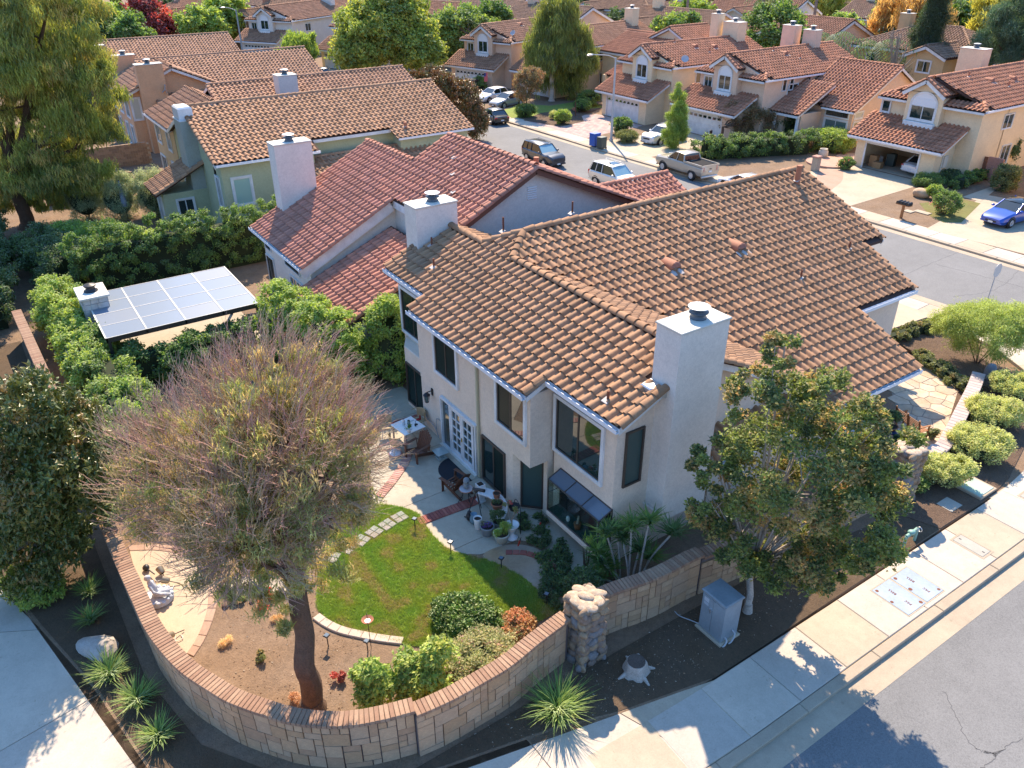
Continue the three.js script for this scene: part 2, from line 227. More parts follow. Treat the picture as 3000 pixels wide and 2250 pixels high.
// a window whose centre is (x, y, z) on a wall facing ry (0: +z, PI/2: +x)
function win(house, x, y, z, ry, w, h, o = {}) {
  const { casing = 0.12, casingMat = M.white, frameMat = M.frame, glass = M.glass, split = 2, bars = [0, 0], name = 'window', glass2 } = o, m4 = onWall(x, y, z, ry), W = w - 2 * casing, H = h - 2 * casing;
  const root = casing ? mesh(name, put(ring(w, h, casing, 0.1, 0.03), m4), casingMat, house) : mesh(name, put([...ring(w, h, 0.06, 0.09, 0.025)], m4), frameMat, house);
  const f = casing ? ring(W, H, 0.055, 0.06, 0.012) : []; for (let i = 1; i < split; i++) f.push(box(0.06, H - 0.1, 0.055, -W / 2 + (W * i) / split, 0, 0.012));
  if (f.length) mesh('sash', put(f, m4), frameMat, root);
  if (bars[0] + bars[1]) { const b = []; for (let i = 1; i <= bars[0]; i++) b.push(box(0.025, H - 0.1, 0.02, -W / 2 + (W * i) / (bars[0] + 1), 0, 0.032)); for (let i = 1; i <= bars[1]; i++) b.push(box(W - 0.1, 0.025, 0.022, 0, -H / 2 + (H * i) / (bars[1] + 1), 0.034)); mesh('glazing_bar', put(b, m4), frameMat, root); }
  for (let i = 0; i < split; i++) mesh('pane', put([box(W / split - 0.06, H - 0.06, 0.012, -W / 2 + (W * (i + 0.5)) / split, 0, 0.006 + 0.008 * (i % 2))], m4), i % 2 && glass2 ? glass2 : glass, root);
  return root;
}
function archWin(house, x, y, z, ry, w, h, o = {}) { // round-headed window with a louvred head and a sill box
  const m4 = onWall(x, y, z, ry), arch = (w, h, b) => { const s = new THREE.Shape(), r = w / 2; s.moveTo(-r, b); s.lineTo(r, b); s.lineTo(r, h - r * 0.8); s.absellipse(0, h - r * 0.8, r, r * 0.8, 0, PI, false); s.lineTo(-r, b); return s; };
  const outer = arch(w, h, 0); outer.holes.push(arch(w - 0.26, h - 0.13, 0.13)); const root = mesh('window', put([new THREE.ExtrudeGeometry(outer, { depth: 0.08, bevelEnabled: false, curveSegments: 10 })], m4), M.white, house);
  const W = w - 0.26, hs = h - w * 0.4 - 0.15; // height of the straight part
  mesh('louvre', put([new THREE.ExtrudeGeometry(arch(W, h - 0.13, hs), { depth: 0.03, bevelEnabled: false, curveSegments: 10 }), ...[0, 1, 2, 3, 4].map((i) => box(W * (i < 3 ? 0.94 : 0.7), 0.03, 0.03, 0, hs + 0.08 + i * 0.11, 0.045))], m4), M.louvre, root);
  mesh('sash', put([...ring(W, hs - 0.13, 0.06, 0.05, 0.03).map((g) => g.translate(0, (hs + 0.13) / 2, 0)), box(0.06, hs - 0.2, 0.05, 0, (hs + 0.13) / 2, 0.03)], m4), M.white, root);
  for (const s of [-1, 1]) mesh('pane', put([box(W / 2 - 0.05, hs - 0.2, 0.012, (s * W) / 4, (hs + 0.13) / 2, 0.012)], m4), s > 0 && o.glass2 ? o.glass2 : M.glass, root);
  if (o.box !== false) mesh('sill', put([cham(w + 0.25, 0.42, 0.35, 0.03, 0, -0.46, 0.12)], m4), M.white, root);
  return root;
}
function garageDoor(house, x, z, ry, w, h, arched) {
  const m4 = onWall(x, 0, z, ry), g = [], W = w / 4; for (let j = 0; j < 3; j++) g.push(box(w, 0.03 + (h - 0.04) / 4 - 0.05, 0.06, 0, (j + 0.5) * (h / 4), 0.0)); g.push(box(w, h, 0.04, 0, h / 2, -0.02), box(w, 0.16, 0.06, 0, h - 0.08, 0), box(w, 0.1, 0.06, 0, h * 0.77, 0));
  const d = mesh('garage_door', put(g, m4), M.white, house); mesh('door_frame', put([box(0.14, h + 0.14, 0.12, -w / 2 - 0.07, (h + 0.14) / 2, 0.03), box(0.14, h + 0.14, 0.12, w / 2 + 0.07, (h + 0.14) / 2, 0.03), box(w, 0.14, 0.12, 0, h + 0.07, 0.03)], m4), M.white, d);
  const n = 8; for (let i = 0; i < n; i++) { const px = -w / 2 + (w * (i + 0.5)) / n; let gg = box(w / n - 0.22, 0.22, 0.02, px, h * 0.84, 0.022); if (arched) { gg = new THREE.CircleGeometry(0.21, 10, 0, PI).translate(px, h * 0.8, 0.03); } mesh('pane', put([gg], m4), M.glass, d); }
  return d;
}
function chimney(house, x, z, w, d, y0, y1, m, o = {}) { // w along x, d along z
  const g = [prism([[x - w / 2, z - d / 2], [x + w / 2, z - d / 2], [x + w / 2, z + d / 2], [x - w / 2, z + d / 2]], y0, y1 - 0.05, 0.02)]; if (o.extra) g.push(...o.extra);
  const c = mesh('chimney', g, m, house); mesh('chimney_cap', [cham(w + 0.07, 0.07, d + 0.07, 0.015, x, y1 - 0.05, z)], o.capMat ?? M.cream, c);
  if (o.flue !== false) mesh('flue', [lathe([[0, 0], [0.24, 0], [0.24, 0.03], [0.2, 0.05], [0.2, 0.16], [0.28, 0.17], [0.28, 0.2], [0.14, 0.22], [0.14, 0.33]], 20, x + (o.fx ?? 0), y1 + 0.02, z + (o.fz ?? 0))], M.flue, c), mesh('flue_lid', [lathe([[0, 0.035], [0.16, 0.03], [0.3, 0.0], [0.31, 0.012], [0.17, 0.05], [0, 0.055]], 24, x + (o.fx ?? 0), y1 + 0.35, z + (o.fz ?? 0))], M.glaze, c);
  return c;
}
function roofVent(house, x, y, z, dir, pitch) { // half-round dormer vent, dir: downhill direction in plan
  const ry = Math.atan2(dir[0], dir[1]), s = new THREE.Shape(); s.absarc(0, 0, 0.28, 0, PI, false); s.closePath(); const m4 = onWall(x, y, z, ry);
  const v = mesh('roof_vent', put([new THREE.ExtrudeGeometry(s, { depth: 0.75, bevelEnabled: false, curveSegments: 12 }).translate(0, -0.08, -0.5)], m4), M.terracotta, house);
  mesh('vent_louvre', put([0, 1, 2, 3].map((i) => box(0.5 - i * 0.08, 0.02, 0.03, 0, 0.0 + i * 0.055, 0.262)), m4), M.brickPink, v); mesh('flashing', put([box(0.7, 0.02, 0.3, 0, -0.09 - pitch * 0.2, 0.4, 0, Math.atan(pitch))], m4), M.flash, v);
  return v;
}
function ventPipe(house, x, y, z, h = 0.55, r = 0.04, m = M.rust) { const v = mesh('vent_pipe', [cyl(r, r, h, x, y - 0.1, z, 8)], m, house); mesh('flashing', [cham(0.26, 0.03, 0.22, 0.01, x, y + 0.1, z + 0.05, 0, 0.4)], M.flash, v); return v; }
function rebase(o, x, z) { o.position.set(x, 0, z); for (const c of o.children) { c.position.x -= x; c.position.z -= z; } return o; }


// ------------------------------------------------------------------ the corner house in the middle of the picture
{
  const H = thing('corner_house', 'cream stucco corner house with tan barrel tile roof and two white chimneys, nearest the camera', 'house');
  const R = new Roof(H, [0.4, 0.22, 0.115], 5);
  const zr = -15.38, yr = 6.7, pr = 0.45, yb = (z) => 5.05 + pr * (-11.72 - z), ym = (x) => 7.22 - 0.42 * (x + 23.9), yk = (z) => 6.7 + 0.47 * (z - zr);
  R.plane([0, -11.72, 5.05], [0, -1], pr, [[-27.9, -12.5], [-24.4, -12.5], [-24.4, -11.72], [-16.85, -11.72], [-16.85, -12.5], [-13.45, -12.5], [-13.45, zr], [-22.91, zr], [-23.9, -16.53], [-24.95, zr], [-27.9, zr]], { skip: (x, z) => x > -14.15 && z < -14.0 });
  R.plane([-23.9, 0, 7.22], [-1, 0], 0.42, [[-23.9, -16.53], [-22.66, zr], [-14.0, -23.1], [-14.35, -23.1], [-14.35, -16.7], [-13.2, -16.7], [-13.2, -27.55], [-16.2, -27.55], [-16.2, -31.5], [-18.95, -31.5], [-18.95, -32.9], [-23.9, -32.9]]);
  R.plane([0, zr, 6.7], [0, 1], 0.47, [[-22.8, zr], [-13.75, zr], [-13.75, -23.1]]);
  R.plane([0, zr, 6.7], [0, 1], 0.47, [[-27.9, zr], [-25.1, zr], [-27.9, -18.2]]);
  R.plane([-23.9, 0, 7.22], [1, 0], 0.42, [[-23.9, -16.6], [-23.9, -32.9], [-29, -32.9], [-29, -18.6], [-25.1, -15.5]], { bare: true });
  R.cap([-27.9, yr, zr], [-24.95, yr, zr]); R.cap([-13.5, yr, zr], [-22.9, yr, zr]); R.cap([-24.95, yr, zr], [-23.95, 7.2, -16.5]); R.cap([-22.9, yr, zr], [-23.85, 7.2, -16.5]);
  R.cap([-23.9, 7.24, -32.9], [-23.9, 7.24, -16.6]);
  // edge tiles and boards
  R.cap([-13.42, yb(-12.55), -12.5], [-13.42, yb(-14.15), -14.15], 0); R.cap([-27.9, yb(-12.55), -12.5], [-27.9, yr, zr], 0); R.cap([-16.88, 5.05, -11.7], [-16.88, 5.4, -12.5], 0.03); R.cap([-24.38, 5.05, -11.7], [-24.38, 5.4, -12.5], 0.03);
  R.cap([-13.72, yk(-23), -23], [-13.72, yk(-16), -16.05], 0);
  for (const [x0, x1, z] of [[-23.9, -18.95, -32.9], [-18.95, -16.2, -31.5], [-16.2, -13.2, -27.55]]) R.cap([x1, ym(x1), z], [x0, ym(x0), z], -0.02), R.edge([x1, ym(x1), z + 0.02], [x0, ym(x0), z + 0.02], 0.2);
  R.cap([-13.2, ym(-13.2), -16.68], [-14.3, ym(-14.3), -16.68], 0);
  R.edge([-13.46, 5.4, -12.5], [-13.46, yb(-14.15), -14.15]); R.edge([-27.88, 5.4, -12.5], [-27.88, yr, zr]); R.edge([-13.76, yk(-23), -23], [-13.76, yr, zr]); R.edge([-13.22, ym(-13.2), -16.72], [-14.3, ym(-14.3), -16.72], 0.16);
  R.gutter([-27.95, 5.4, -12.5], [-24.4, 5.4, -12.5], [0, 1]); R.gutter([-24.45, 5.05, -11.72], [-16.8, 5.05, -11.72], [0, 1]); R.gutter([-16.8, 5.4, -12.5], [-13.4, 5.4, -12.5], [0, 1]);
  R.gutter([-13.2, ym(-13.2), -16.7], [-13.2, ym(-13.2), -27.55], [1, 0]); R.gutter([-16.2, ym(-16.2), -27.55], [-16.2, ym(-16.2), -31.5], [1, 0]);
  R.edge([-16.83, 5.02, -11.74], [-16.83, 5.36, -12.5], 0.16); R.edge([-24.42, 5.02, -11.74], [-24.42, 5.36, -12.5], 0.16);
  R.finish(300, 300);
  // walls
  const in_ = 0.24, walls = [
    gableSolid([[-12.65, 0], [-12.65, yb(-12.65) - in_], [zr, yr - in_], [-23, yk(-23) - in_], [-23, 0]], 'x', -26.9, -16.85),
    gableSolid([[-14, 0], [-14, yb(-14) - in_], [zr, yr - in_], [-23, yk(-23) - in_], [-23, 0]], 'x', -16.85, -14.3),
    gableSolid([[-12.8, 0], [-12.8, yb(-12.8) - in_], [zr, yr - in_], [-16.5, yk(-16.5) - in_], [-16.5, 0]], 'x', -16.7, -13.8),
    prism([[-24.25, -12.7], [-16.83, -12.85], [-16.83, -11.93], [-24.25, -11.93]], 2.25, 4.95, 0.03), prism([[-24.25, -12.7], [-16.95, -12.85], [-17.85, -11.95], [-24.25, -11.95]], 0, 2.26),
    prism([[-26.9, -12.7], [-24.2, -12.7], [-24.2, -12.15], [-26.0, -12.15]], 0, 2.75, 0.03),
    gableSolid([[-29, 0], [-29, 4.8], [-23.9, 6.9], [-14.3, ym(-14.3) - in_], [-13.7, ym(-13.7) - in_], [-13.7, 0]], 'z', -25.2, -20.5), gableSolid([[-29, 0], [-29, 4.8], [-23.9, 6.9], [-15.6, ym(-15.6) - in_], [-15.6, 0]], 'z', -27.2, -25.2), gableSolid([[-29, 0], [-29, 4.8], [-23.9, 6.9], [-16.6, ym(-16.6) - in_], [-16.6, 0]], 'z', -31.2, -27.2), gableSolid([[-29, 0], [-29, 4.8], [-23.9, 6.9], [-19.3, ym(-19.3) - in_], [-19.3, 0]], 'z', -32.6, -31.2),
    prism([[-14.4, -20.6], [-13.7, -20.6], [-13.7, -16.9], [-14.4, -16.9]], 0, 2.6),
  ];
  mesh('wall', walls, M.stuccoMain, H);
  // windows of the garden front
  const W = (x0, x1, y0, y1, z, o) => win(H, (x0 + x1) / 2, (y0 + y1) / 2, z, 0, x1 - x0, y1 - y0, o);
  W(-27.0, -24.9, 2.9, 4.98, -12.65, { glass: M.glassDark }); W(-22.98, -21.22, 3.03, 4.78, -11.93, { glass: M.glassDark }); W(-18.8, -17.0, 3.0, 4.8, -11.93, { glass: M.glassDark, glass2: M.glass }); W(-16.72, -14.28, 2.74, 4.86, -12.8);
  W(-25.9, -24.45, 0.25, 2.1, -12.15, { casing: 0, glass: M.glassDark }); W(-19.74, -18.28, 0.1, 1.98, -11.95, { casing: 0, glass: M.glass, glass2: M.glassDark });
  { // narrow windows: the canted one under the bay and the one on the side wall
    win(H, -17.38, 1.12, -12.42, PI / 4, 0.78, 2.05, { casing: 0, split: 1, glass: M.blind });
    const [za, yt] = [-13.12,4.82], [zb2, yb2] = [-13.83,2.87]; win(H, -13.8, (yt + yb2) / 2, (za + zb2) / 2, PI / 2, Math.abs(za - zb2), Math.abs(yt - yb2), { casing: 0, split: 1, glass: M.blind });
  }
  { // french doors with side lights
    const m4 = onWall(-21.33, 0, -11.93, 0), d = mesh('french_door', put([...ring(2.55, 2.16, 0.07, 0.14, 0.03).map((g) => g.translate(0, 1.08, 0)), box(0.09, 2.1, 0.09, -0.62, 1.05, 0.02), box(0.09, 2.1, 0.09, 1.02, 1.05, 0.02)], m4), M.white, H);
    for (const x of [-0.18, 0.62]) {
      const leaf = mesh('door_leaf', put([box(0.1, 2.02, 0.05, x - 0.34, 1.03, 0.03), box(0.1, 2.02, 0.05, x + 0.34, 1.03, 0.03), box(0.6, 0.1, 0.05, x, 1.99, 0.03), box(0.6, 0.22, 0.05, x, 0.13, 0.03), box(0.03, 1.75, 0.04, x, 1.1, 0.03), ...[1, 2, 3, 4].map((i) => box(0.58, 0.03, 0.04, x, 0.24 + i * 0.34, 0.031))], m4), M.white, d);
    }
    mesh('pane', put([box(2.4, 2.0, 0.012, 0, 1.05, 0.004)], m4), M.glass, d); mesh('handle', put([box(0.03, 0.16, 0.06, 0.24, 1.0, 0.07)], m4), mat([0.5, 0.36, 0.1], 0.3, null, { metalness: 1 }), d); mesh('threshold', put([box(2.6, 0.05, 0.16, 0, 0.025, 0.1)], m4), M.cream, d);
  }
  { // greenhouse window of the kitchen
    const m4 = onWall(-15.05, 0, -12.8, 0), w = 2.55, y0 = 0.75, y1 = 2.2, d = 0.5, g = [];
    for (const s of [-1, 1]) g.push(bar(V(s * w / 2, y0, d), V(s * w / 2, y1 - 0.22, d), 0.03, 0.03, 4), bar(V(s * w / 2, y1 - 0.22, d), V(s * w / 2, y1, 0), 0.03, 0.03, 4), bar(V(s * w / 2, y0, 0), V(s * w / 2, y1, 0), 0.03, 0.03, 4), bar(V(s * w / 2, y0 + 0.7, 0), V(s * w / 2, y0 + 0.7, d), 0.015, 0.015, 4), bar(V(s * w / 2, y0, 0), V(s * w / 2, y0, d), 0.03, 0.03, 4), bar(V((s * w) / 6, y1 - 0.2, d), V((s * w) / 6, y1 + 0.02, 0), 0.018, 0.018, 4));
    g.push(bar(V(-w / 2, y1 - 0.22, d), V(w / 2, y1 - 0.22, d), 0.035, 0.035, 4), bar(V(-w / 2, y1, 0), V(w / 2, y1, 0), 0.03, 0.03, 4), bar(V(-w / 2, y0, d), V(w / 2, y0, d), 0.035, 0.035, 4));
    const gw = mesh('garden_window', put(g, m4), M.frame, H); mesh('shelf', put([box(w, 0.04, d, 0, y0 - 0.01, d / 2)], m4), M.blind, gw);
    const clear = new THREE.MeshPhysicalMaterial({ color: lin(0.85, 0.92, 0.9), roughness: 0.02, transmission: 1, thickness: 0, ior: 1.5 });
    mesh('pane', put([box(w, 0.008, 0.55, 0, y1 - 0.11, d / 2, 0, 0.414)], m4), new THREE.MeshPhysicalMaterial({ color: lin(0.2, 0.25, 0.3), roughness: 0.12, transmission: 0.4, thickness: 0 }), gw); mesh('pane', put([box(w, y1 - 0.25 - y0, 0.008, 0, (y0 + y1 - 0.22) / 2, d)], m4), clear, gw); for (const s of [-1, 1]) mesh('pane', put([box(0.008, y1 - 0.2 - y0, d, (s * w) / 2, (y0 + y1 - 0.2) / 2, d / 2)], m4), clear, gw);
    mesh('backing', put([box(w - 0.1, y1 - y0, 0.01, 0, (y0 + y1) / 2, 0.01)], m4), M.black, gw); mesh('soffit', put([cham(w + 0.1, 0.22, d + 0.06, 0.05, 0, y0 - 0.26, d / 2)], m4), M.stuccoMain, gw);
    mesh('curtain', put([box(0.5, 0.9, 0.02, 0.95, y0 + 0.5, 0.06)], m4), M.shade, gw);
  }
  mesh('downspout', [beam(V(-19.9, 0.05, -11.87), V(-19.9, 4.95, -11.87), 0.09, 0.07), beam(V(-19.9, 4.9, -11.87), V(-19.9, 5.0, -11.7), 0.08, 0.07)], mat([0.42, 0.4, 0.27], 0.6), H);
  { // wall lantern
    const l = mesh('wall_lantern', [bar(V(-23.35, 2.0, -11.93), V(-23.35, 2.0, -11.7), 0.02), lathe([[0.0, 0.13], [0.05, 0.1], [0.15, 0.0], [0.13, -0.01], [0, 0]], 6, -23.35, 1.88, -11.68), box(0.12, 0.3, 0.02, -23.35, 1.95, -11.92), ...[0, 1, 2, 3, 4, 5].map((i) => bar(V(-23.35 + 0.12 * Math.cos(i * 1.047), 1.88, -11.68 + 0.12 * Math.sin(i * 1.047)), V(-23.35 + 0.07 * Math.cos(i * 1.047), 1.58, -11.68 + 0.07 * Math.sin(i * 1.047)), 0.01)), cyl(0.08, 0.08, 0.02, -23.35, 1.57, -11.68, 6)], M.iron, H);
    mesh('lantern_glass', [lathe([[0.06, 0], [0.11, 0.28]], 6, -23.35, 1.59, -11.68)], M.glassLight, l);
  }
  chimney(H, -13.55, -15.1, 0.95, 1.85, 1.55, 7.95, M.stuccoWhite, { fz: -0.15, extra: [gableSolid([[-14.15, 1.55], [-14.15, 1.9], [-14.05, 1.9]], 'x', -13.9, -13.1)] });
  mesh('chimney_saddle', [prism([[-14.1, -14.2], [-13.35, -14.2], [-13.6, -13.72], [-14.0, -13.72]], 5.85, 6.16, 0.04)], M.metal, H);
  chimney(H, -27.95, -14.75, 1.0, 1.9, 0, 7.75, M.stuccoWhite, { fz: -0.1 });
  for (const q of [[-20.6, -21.3], [-20.6, -25.0]]) roofVent(H, q[0], ym(q[0]) + 0.1, q[1], [1, 0], 0.42);
  ventPipe(H, -18.3, ym(-18.3), -26.4); ventPipe(H, -18.9, ym(-18.9), -30.3); ventPipe(H, -25.6, yb(-13.5), -13.5); ventPipe(H, -27.0, yb(-14.2), -14.2); ventPipe(H, -14.4, yb(-12.9), -12.9, 0.5); ventPipe(H, -23.0, 7.0, -31.5, 0.9, 0.13, M.terracotta); ventPipe(H, -26.0, 6.5, -17, 0.8); ventPipe(H, -25.3, 6.9, -20, 0.7);
  // front room bay with white posts under the low eave
  win(H, -13.68, 1.45, -24.25, PI / 2, 1.5, 1.8, { split: 2, frameMat: M.white }); for (const z of [-25.15, -21.5]) mesh('porch_post', [beam(V(-13.45, 0, z), V(-13.45, 2.55, z), 0.14, 0.14)], M.white, H);
  mesh('electric_meter', [box(0.16, 0.34, 0.12, -24.05, 1.35, -12.06), tube([[-24.05, 1.2, -12.05], [-24.1, 0.7, -12.0], [-23.9, 0.45, -11.9]], 0.02), tube([[-23.9, 0.45, -11.9], [-23.4, 0.5, -11.88], [-23.1, 0.35, -11.88], [-22.95, 0.1, -11.88]], 0.02), tube([[-23.1, 0.35, -11.88], [-23.05, 0.9, -11.9], [-22.75, 0.95, -11.9]], 0.015)], M.cabinet, H);
  rebase(H, -20, -20);
}


// ------------------------------------------------------------------ ground, roads, pavements
struct('ground', [prism([[-1400, -1400], [500, -1400], [500, 400], [-1400, 400]], -0.7, -0.16)], M.dirt);
const lots = struct('garden_ground', [prism([[-150, -33], [-60, -33], [-8.9, -33], [-8.9, -12], [-11, -2.5], [-14.5, 0.9], [-24, 3.1], [-150, 6]], -0.3, 0)], M.dirt);
struct('far_garden_ground', [prism([[-300, -340], [60, -340], [60, -50.4], [-20, -51.4], [-34, -50.9], [-46, -49.2], [-78, -49.2], [-100, -45], [-150, -26], [-300, 40]], -0.3, 0)], M.dirt);
{
  const sideKerb = [[-13, 6], [-9.2, 1], [-7.4, -4], [-6.95, -8], [-6.8, -12], [-6.8, -26], [-7.2, -30], [-8.6, -34], [-11, -37.6], [-14.5, -39.6], [-19, -40.1], [-45, -38.4], [-80, -38.2], [-100, -34]];
  const farKerb = [[80, -58], [20, -53], [-10, -49.6], [-20, -49.4], [-33, -49.3], [-44, -47.7], [-56, -47.3], [-75, -47.2], [-95, -42], [-125, -31], [-150, -20]];
  struct('road', [prism([...sideKerb, [-120, -24], [-145, -10], [-165, -22], ...[...farKerb].reverse(), [80, 40], [-13, 40]], -0.3, -0.125)], M.asphalt);
  const gut = struct('gutter_strip', [prism(strip(sideKerb, 0, 0.62), -0.28, -0.12)], M.kerb), gut2 = struct('gutter_strip', [prism(strip([...farKerb].reverse(), 0, 0.55), -0.28, -0.12)], M.kerb);
  // kerb stones in lengths, then pavement slabs
  const kerbs = (name, line, w, y, seg, m, off) => { const c = new THREE.CatmullRomCurve3(line.map(([x, z]) => V(x, 0, z)), false, 'catmullrom', 0.2), n = Math.round(c.getLength() / seg), P = c.getSpacedPoints(n * 4).map((p) => [p.x, p.z]), g = struct(name, [prism(strip(P, -off - w + 0.02, -off - 0.02), -0.28, y - 0.025)], M.kerb);
    for (let i = 0; i < n; i++) { const q = P.slice(i * 4, i * 4 + 5); q[0] = [q[0][0] + (q[1][0] - q[0][0]) * 0.02, q[0][1] + (q[1][1] - q[0][1]) * 0.02]; const cx = q[2][0], cz = q[2][1]; if (frustum.intersectsSphere(new THREE.Sphere(V(cx, 0, cz), 2.5))) mesh(name === 'kerb' ? 'kerb_stone' : 'paving_slab', [prism(strip(q, -off - w, -off), -0.2, y, 0.02)], Array.isArray(m) ? m[i % m.length] : m, g); } return g; };
  kerbs('kerb', sideKerb, 0.3, 0.0, 3, M.kerb, 0);
  const shade = [M.walk, mat([0.52, 0.46, 0.38], 0.95, T.concrete), mat([0.6, 0.51, 0.4], 0.95, T.concrete), mat([0.55, 0.47, 0.38], 0.95, T.concrete)];
  kerbs('pavement', sideKerb.slice(3, 13), 1.72, 0.004, 1.9, shade, 0.315);
  kerbs('kerb', [...farKerb].reverse().slice(2), 0.28, 0.0, 3, M.kerb, 0); kerbs('pavement', [...farKerb].reverse().slice(2), 1.6, 0.004, 1.8, shade, 0.295);
  // broad pavement round the corner below the curved wall
  const edge = [[-30, 3.6], [-23.78, 3.09], [-22.74, 2.93], [-20.84, 2.28], [-18.24, 1.51], [-17.52, 1.32], [-14.59, 0.72], [-12.5, -1.2], [-11.3, -3.1], [-10.65, -5.09], [-10.36, -6.39], [-9.99, -7.99], [-9.47, -9.56], [-9.06, -11.38], [-8.84, -12.3]];
  const outer = [[-7.12, -12.3], [-7.12, -11], [-7.26, -8], [-7.7, -4.2], [-9.5, 0.8], [-13.2, 6.2], [-30, 7]];
  const cp = struct('corner_pavement', [prism([...edge, ...outer], -0.28, -0.03)], M.kerb);
  const cuts = [[0, 6], [1, 6], [3, 5.6], [5, 5.2], [6, 4.9], [7.5, 4.3], [9, 3.2], [10.5, 2.2], [12, 1.2], [14, 0]], E = (t, a) => { const i = Math.min(a.length - 2, Math.floor(t)), f = t - i; return [a[i][0] + (a[i + 1][0] - a[i][0]) * f, a[i][1] + (a[i + 1][1] - a[i][1]) * f]; };
  for (let i = 0; i < cuts.length - 1; i++) {
    const [a, b] = cuts[i], [c, d] = cuts[i + 1], up = [], lo = []; for (let k = 0; k <= 6; k++) { up.push(E(a + ((c - a) * k) / 6, edge)); lo.push(E(b + ((d - b) * k) / 6, outer)); }
    const poly = [...up, ...lo.reverse()], mx = poly.reduce((s, p) => s + p[0], 0) / poly.length, mz = poly.reduce((s, p) => s + p[1], 0) / poly.length; mesh('paving_slab', [prism(poly.map(([x, z]) => { const L = Math.hypot(x - mx, z - mz); return [x - ((x - mx) / L) * 0.012, z - ((z - mz) / L) * 0.012]; }), -0.2, 0.0, 0.01)], shade[i % 4], cp);
  }
  // cracks in the asphalt, thin dark seams
  const crack = (pts) => { const P = spline(pts, 40), r = rng(pts.length * 7 + 3); return prism(strip(P.map(([x, z]) => [x + (r() - 0.5) * 0.1, z + (r() - 0.5) * 0.1]), -0.008, 0.008), -0.128, -0.1215); };
  const seams = struct('road_cracks', [crack([[-22.8,-41.92], [-23.01,-45.5], [-23.07,-47.24], [-23.07,-51.6], [-22.26,-54.96]]), crack([[-22.8,-45.8], [-21.42,-46.05], [-18,-46.48]]), crack([[-3.51,-15.63], [-3.52,-16.33], [-3.55,-16.43], [-3.38,-17.37]]), crack([[-5.26,-17.11], [-3.93,-16.18], [-3.55,-16.39]]), crack([[-19.47,-42.05], [-18.75,-44.62], [-19.5,-49.26]])], mat([0.1, 0.1, 0.1], 1));
}
// driveways and front paths over the street
const drive = (n, poly, m) => struct(n, [prism(poly, -0.1, 0.008)], m);
drive('driveway', [[-39.7, -61.3], [-32.9, -61.3], [-32.6, -51.2], [-34, -50.95], [-41, -50.2], [-40.4, -56]], M.walk);
{ // pink paved drive of the house behind the street lamp
  const d = drive('paved_drive', [[-68.6, -57.5], [-61.6, -57.5], [-60.5, -49.1], [-70.2, -49.1], [-71.5, -52.5]], mat([0.46, 0.34, 0.31], 0.95, T.block)), r = rng(4), ms = [mat([0.5, 0.37, 0.33], 0.95, T.block), mat([0.42, 0.31, 0.29], 0.95, T.block), mat([0.54, 0.42, 0.37], 0.95, T.block)], g = prism([[-0.29, -0.19], [0.29, -0.19], [0.29, 0.19], [-0.29, 0.19]], 0, 0.012, 0.006); metric(g);
  for (let z = -57.2, k = 0; z < -49.3; z += 0.4, k++) for (let x = -70.5 + (k % 2) * 0.3; x < -61; x += 0.6) if (inside([[-68.6, -57.5], [-61.6, -57.5], [-60.8, -49.1], [-70.0, -49.1], [-71.2, -52.5]], x, z) && r() < 0.97) { const p = mesh('paver', metric(g), ms[Math.floor(r() * 3)], d); p.position.set(x, 0.004, z); }
}
drive('driveway', [[-58.2, -59], [-52, -59], [-51.4, -49], [-58.6, -49]], M.walk); drive('driveway', [[-96, -53.5], [-86.5, -56.5], [-83, -48.6], [-92, -47]], M.walk); drive('driveway', [[-28.5, -62], [-17, -64], [-15, -52], [-26.6, -51]], M.walk);
drive('driveway', [[-121, -45.5], [-112, -48.2], [-109, -43], [-117, -39]], M.walk);
drive('driveway', [[-26.5, -32], [-19.1, -32], [-18.6, -38.6], [-26.8, -38.2]], M.walk);
struct('far_lawn', [prism([[-76.5,-49.98], [-78.26,-54.15], [-75.66,-56.06], [-76.03,-62.03], [-71.57,-60.55], [-71.58,-55.71], [-71.6,-51.13], [-72.57,-48.64]], -0.1, 0.02)], M.lawn);
struct('bark_bed', [prism([[-70.79,-48.99], [-72.89,-52.71], [-72.67,-56.56], [-71.19,-59.88], [-68.94,-55.33], [-66.62,-53.82], [-66,-50.18]], -0.1, 0.028)], M.mulch);
struct('lawn_patch', [prism([[-30.14,-55.88], [-29.14,-59.43], [-27.61,-59.51], [-25.99,-54.13], [-26.67,-53.15], [-27.96,-53.74]], -0.1, 0.012)], mat([0.16, 0.17, 0.05], 1, T.grass, { bump: 0.03 }));
{ // round brick step and curved path of the open garage house
  const c = [-41.18,-60.28]; struct('round_step', [cyl(1.9, 1.9, 0.14, c[0], 0, c[1], 32)], mat([0.5, 0.32, 0.24], 0.95, T.block)); struct('brick_path', [prism(strip(spline([[-39.77,-58.61], [-37.98,-56], [-36.94,-53.44], [-35.71,-50.7]], 16), -1, 1), -0.1, 0.012)], mat([0.46, 0.3, 0.22], 0.95, T.block));
  const p2 = [-41.89,-63.69]; struct('brick_path', [prism(strip(spline([c, [c[0] + 1.5, c[1] - 2.5], p2, [p2[0] + 1.2, p2[1] - 1.5]], 14), -0.9, 0.9), -0.1, 0.016)], mat([0.5, 0.33, 0.25], 0.95, T.block));
}
struct('garden_path', [prism([[-29.23,-60.01], [-29.44,-64.22], [-28.93,-64.18], [-27.83,-59.91]], -0.1, 0.016)], M.walk);

